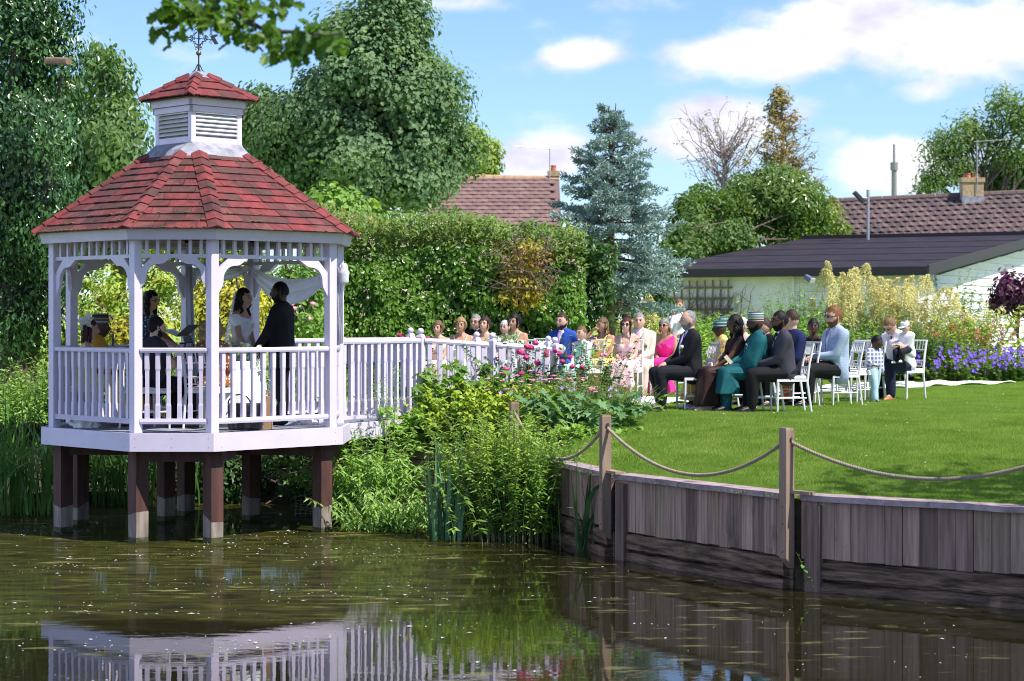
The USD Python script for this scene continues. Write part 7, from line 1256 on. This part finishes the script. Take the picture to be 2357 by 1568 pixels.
ST = striped("aso_oke_stripes", [(.02, .12, .10), (.35, .38, .48), (.5, .5, .55), (.03, .14, .12), (.55, .5, .38)], 9.0, "x"); o = thing("striped_cloth", "green and white striped cloth hanging from the lap of the woman in the print dress", "cloth"); obj("panel", hexa([p.L(.08, .50, .14), p.L(.26, .40, .12), p.L(.26, .38, .12), p.L(.08, .48, .14)], [p.L(.06, .36, .60), p.L(.22, .22, .62), p.L(.22, .20, .60), p.L(.06, .34, .58)]), ST, o)
hb = thing("handbag", "small white wicker handbag beside the bald man's arm", "handbag"); c = p.L(-.22, .26, .70); v, f = ball([0, 0, 0], 1, 2); obj("bag_body", (v*[.06, .05, .10]*(1-.25*v[:, 2:])+c, f), mat("wicker_white", (.6, .6, .62), (.75, .75, .76), scale=40, rough=.6, bump=.6), hb, smooth=True); obj("bag_handle", tube([c+[.035*math.cos(a), 0, .09+.13*math.sin(a)] for a in np.linspace(0, 3.14, 9)], .009, 5), WHT, hb)
BRN = fabric("chocolate_jersey", (.026, .011, .010), rough=.6); p = guest("woman in a chocolate brown dress and sunglasses with very long curly black hair", 1697, 26.95, 1.73, skin="brown", chair_label=CH+"the woman in the brown dress", turn=-11, hands=[(-.06, .34, .59), (.0, .34, .60)]); p.bodice(BRN, .46, .014); p.put("cowl", [hull((p.T(-.11, .08, .42), .035), (p.T(0, .14, .33), .04)), hull((p.T(.11, .08, .42), .035), (p.T(0, .14, .33), .04)), hull((p.T(-.10, .10, .37), .03), (p.T(0, .15, .28), .035)), hull((p.T(.10, .10, .37), .03), (p.T(0, .15, .28), .035))], BRN); p.skirt(BRN, .10, .2, fold=.015); p.cap("black", 1.14, .05, -.08, -.06, .06); p.strands("black", 70, .42, wave=.022, thick=.015, seed=12, front=.025, freq=38); p.glasses(); p.shoes(flat("nude_sandal", (.5, .32, .26)))
cl_ = thing("clutch_bag", "cream clutch bag lying on the brown dress", "handbag"); c = p.L(.10, .36, .60); obj("pouch", tri(hull((c-p.R*.10, .022), (c+p.R*.12, .022), (c-p.R*.1+p.U*.05, .015), (c+p.R*.12+p.U*.04, .015))), flat("cream_leather", (.6, .52, .42)), cl_)
TEAL = fabric("teal_brocade", (.004, .065, .08), (.008, .09, .105)); p = guest("bearded man in teal robes, sunglasses and a striped round cap", 1744, 26.7, 1.78, "m", skin="deep", chair_label=CH+"the man in teal robes", wide=1.1, turn=-11, hands=[(-.02, .34, .62), (.03, .36, .63)]); p.shirt(TEAL, .035, sleeves=.9, name="robe"); p.skirt(TEAL, .26, .21, name="robe_skirt", fold=.02); p.put("robe_drape", [hull((p.sh[i], .085), (p.el[i], .10), (p.L(.26 if i else -.26, .12, .62), .05)) for i in (0, 1)]+[hull((p.L(-.22, .1, .62), .06), (p.L(.22, .1, .62), .06), (p.L(0, .40, .58), .05))], TEAL, fold=.02); p.trousers(fabric("teal_trouser", (.005, .055, .07)), .02); p.hat(striped("teal_cap_stripes", [(.02, .10, .10), (.5, .48, .45), (.04, .05, .06), (.42, .33, .2), (.03, .12, .11), (.3, .33, .42)], 10.5), h=.10, z0=.035); p.beard("black", thick=1.07); p.glasses(); p.shoes(SHOE)
em = [tube([p.T(sx*(.02+.03*a), .155+.004*q, .36-.05*q+.02*math.sin(3*a)) for a in np.linspace(0, 1.6, 6)], .0035, 3) for q in range(5) for sx in (-1, 1)]; obj("embroidery", em, flat("silver_thread", (.45, .5, .5)), p.t)
fn = thing("hand_fan", "folded cream fan in the hands of the man in teal robes", "fan"); obj("sticks", beam(p.wr[0]+[-.10, 0, .12], p.wr[0]+[.14, 0, -.16], .02, .05), flat("cream_wood", (.6, .52, .4)), fn)
p = guest("older guest with thin pale pink hair partly hidden behind the striped cap", 1712, 28.9, 1.66, "f", skin="pale", chair_label=CH+"the pale haired guest hidden in the second row"); p.bodice(PEACH, .5, .012, sleeves=.6); p.skirt(PEACH, .2, .16); p.cap("white", 1.08, .05, -.06, -.03, .04)
p = guest("boy with curly brown hair and a black suit behind the bow tie man", 1765, 28.6, 1.62, "m", skin="fair", chair_label=CH+"the curly haired boy"); p.trousers(BLACKC); p.shirt(WSH); p.jacket(BLACKC); p.cap("brown", 1.12, .05, -.05, -.01, .10); p.shoes(SHOE)
GRY = fabric("slate_grey_wool", (.034, .034, .047)); p = guest("bearded man in a slate grey dinner jacket with black bow tie and sunglasses", 1806, 26.5, 1.87, "m", skin="brown", chair_label="white chair with its back in full view under the bow tie man", turn=-10, hands=[(-.03, .32, .60), (.04, .34, .60)], lean=3, wide=1.05); p.trousers(BLACKC, .026); p.shirt(WSH); p.jacket(GRY, vdepth=.1); p.bow(BLACKC); p.cap("black", 1.04, .055, -.04, .0, .004); p.beard("black", thick=1.09); p.glasses(); p.shoes(SHOE)
NVY = fabric("navy_cotton", (.010, .016, .07)); p = guest("young man in a navy shirt and waistcoat with a sharp fade haircut looking away", 1826, 28.2, 1.86, "m", skin="fair", chair_label=CH+"the young man in navy", gaze=(-3, 33)); p.trousers(NAVYC); p.shirt(NVY, .02, sleeves=.95); p.put("waistcoat", p.torso(.03, top=.45), NAVYC); p.cap("brown", 1.06, .055, .015, .035, .02, top_extra=.022); p.shoes(SHOE)
p = guest("smiling woman in a black top and orange print skirt between navy and pale blue men", 1873, 29.4, 1.62, skin="deep", chair_label=CH+"the woman in the orange skirt", gaze=(.5, 0)); ORG = printed("orange_black_print", (.62, .10, .012), (.02, .015, .012), 14, .33); p.bodice(BLACKC, .46, .014, sleeves=.4); p.skirt(ORG, .08, .2); p.cap("black", 1.10, .05, -.07, -.05, .05); p.bun("black", (0, -.07, -.05), .06, 8)
PB = mat("pale_blue_check", (.22, .29, .43), (.28, .35, .49), rough=.8, extra=lambda n, l, col: (n.update({"wv": ("wave_texture", {"scale": 14, "bands_direction": "z"}), "wx": ("mix_color", {"blend_type": "mix", "b": (.34, .40, .52)}), "wr": ("map_range", {"from_min": .8, "from_max": .95, "to_min": 0, "to_max": .5, "clamp": True})}), l.extend([("g.position", "wv.vector"), ("wv.fac", "wr.value"), ("wr.result", "wx.fac"), (col, "wx.a")]), "wx.result")[-1])
p = guest("big man with red beard in a pale blue jacket and sunglasses", 1925, 28.4, 2.0, "m", skin="fair", chair_label=CH+"the man in the pale blue jacket", turn=-10, wide=1.14, hands=[(-.03, .30, .62), (.04, .32, .62)]); p.trousers(BLACKC, .03); p.shirt(WSH, .012); p.jacket(PB, vdepth=.14, hem=-.08); p.cap("ginger", 1.06, .055, -.03, .01, .012, top_extra=.012); p.beard("ginger", thick=1.06); p.glasses(); p.shoes(SHOE)
# toddler
x, Y = WX(2012, 29.6), 29.6; PLAID = mat("blue_plaid", (.10, .13, .26), (.13, .16, .30), rough=.85, extra=lambda n, l, col: (n.update({"w1": ("wave_texture", {"scale": 5.5, "bands_direction": "z"}), "w2": ("wave_texture", {"scale": 5.5, "bands_direction": "x"}), "mm": ("math", {"math_type": "maximum"}), "mr": ("map_range", {"from_min": .72, "from_max": .82, "to_min": 0, "to_max": .8, "clamp": True}), "mxx": ("mix_color", {"blend_type": "mix", "b": (.62, .62, .62)})}), l.extend([("g.position", "w1.vector"), ("g.position", "w2.vector"), ("w1.fac", "mm.value1"), ("w2.fac", "mm.value2"), ("mm.value", "mr.value"), ("mr.result", "mxx.fac"), (col, "mxx.a")]), "mxx.result")[-1])
p = Person("toddler in a blue plaid jacket and pale jeans walking in front of the empty chairs", x, Y, float(land(x, Y)), nrm(np.array([.55, -.8])), .98, "m", False, skin="deep", child=1.5, feet=[(-.10, -.16, .02), (.10, .14, 0)], hands=[(-.2, .12, .78), (.24, .30, 1.0)], yaw=25, pitch=-14, wide=1.2)
JEAN = fabric("pale_denim", (.25, .40, .50), (.40, .54, .62)); p.trousers(JEAN, .05); p.jacket(PLAID, vdepth=0, hem=-.03, g=.04, name="plaid_jacket"); p.cap("black", 1.03, .05, -.04, .0, .004); p.shoes(SHOE)
# man with baby
x, Y = WX(2078, 30.6), 30.6; mh = nrm(np.array([-.78, -.62])); p = Person("man in a white shirt and dark red tie bending over the baby on his lap", x, Y, float(land(x, Y)), mh, 1.84, "m", True, lean=20, pitch=-38, skin="fair", wide=1.12, hands=[("w", WX(2068, 30.2), 30.12, 2.12), ("w", WX(2082, 30.15), 29.98, 2.10)], chair_label="white chair under the man with the baby at the right end", feet=[(-.14, .42, 0), (.14, .34, 0)])
NT = fabric("navy_trouser_wool", (.008, .010, .026)); p.trousers(NT, .028); p.shirt(WSH, .03, sleeves=.93); p.tie(flat("burgundy_silk", (.20, .012, .03), rough=.4), .30); p.cap("sandy", 1.05, .055, -.03, .0, .012); p.glasses(); p.shoes(flat("tan_brogue", (.30, .12, .045), rough=.35))
bp = np.array([WX(2088, 30.2), 30.2, 1.80]); bb = Person("baby in a white shirt and pale grey baseball cap held on the man's lap", bp[0], bp[1], bp[2], nrm(np.array([-.75, -.65])), .82, "m", True, skin="pale", child=1.55, seat=.20, hands=[(-.03, .22, .62), (.05, .24, .64)], pitch=-18, feet=[(-.1, .40, .15), (.1, .44, .12)], wide=1.25); bb.trousers(NAVYC, .05); bb.shirt(WSH, .05, sleeves=.9); bb.cap("sandy", 1.03, .05, -.05, 0, .005); CAPM = flat("grey_cap_cotton", (.50, .52, .58)); bb.hat(CAPM, .086, .074, .035, .075, "baseball_cap", 0, .92); obj("cap_peak", (lambda v, f: (bb.HP(v*[.075, .085, .010]+[0, .10, .038]), f))(*ball([0, 0, 0], 1, 2)), CAPM, bb.t, smooth=True); bb.shoes(WHT)
# empty chairs
for px, Y, hd, lb in ((1972, 29.6, (-.80, -.60), "empty white chair nearest to the walking toddler"), (1990, 30.4, (-.80, -.60), "empty white chair behind the toddler, second from the front"), (1958, 30.3, (-.8, -.6), "empty white chair half hidden behind the pale blue jacket"), (1235, 33.2, (-.45, -.9), "empty white chair between the bridesmaids and the man in blue")):
    x = WX(px, Y); chair(x, Y, float(land(x, Y)), nrm(np.array(hd)), lb)
sh = thing("shawl", "white shawl hung over the chair back beside the man in blue", "shawl"); v, f = ball([0, 0, 0], 1, 2); c = W(1258, 805, 30.7); obj("cloth", (v*[.27, .06, .14]*(1+.1*np.sin(v[:, :1]*8))+c, f), WSH, sh, smooth=True)
stage.SetDefaultPrim(stage.GetPrimAtPath("/World"))
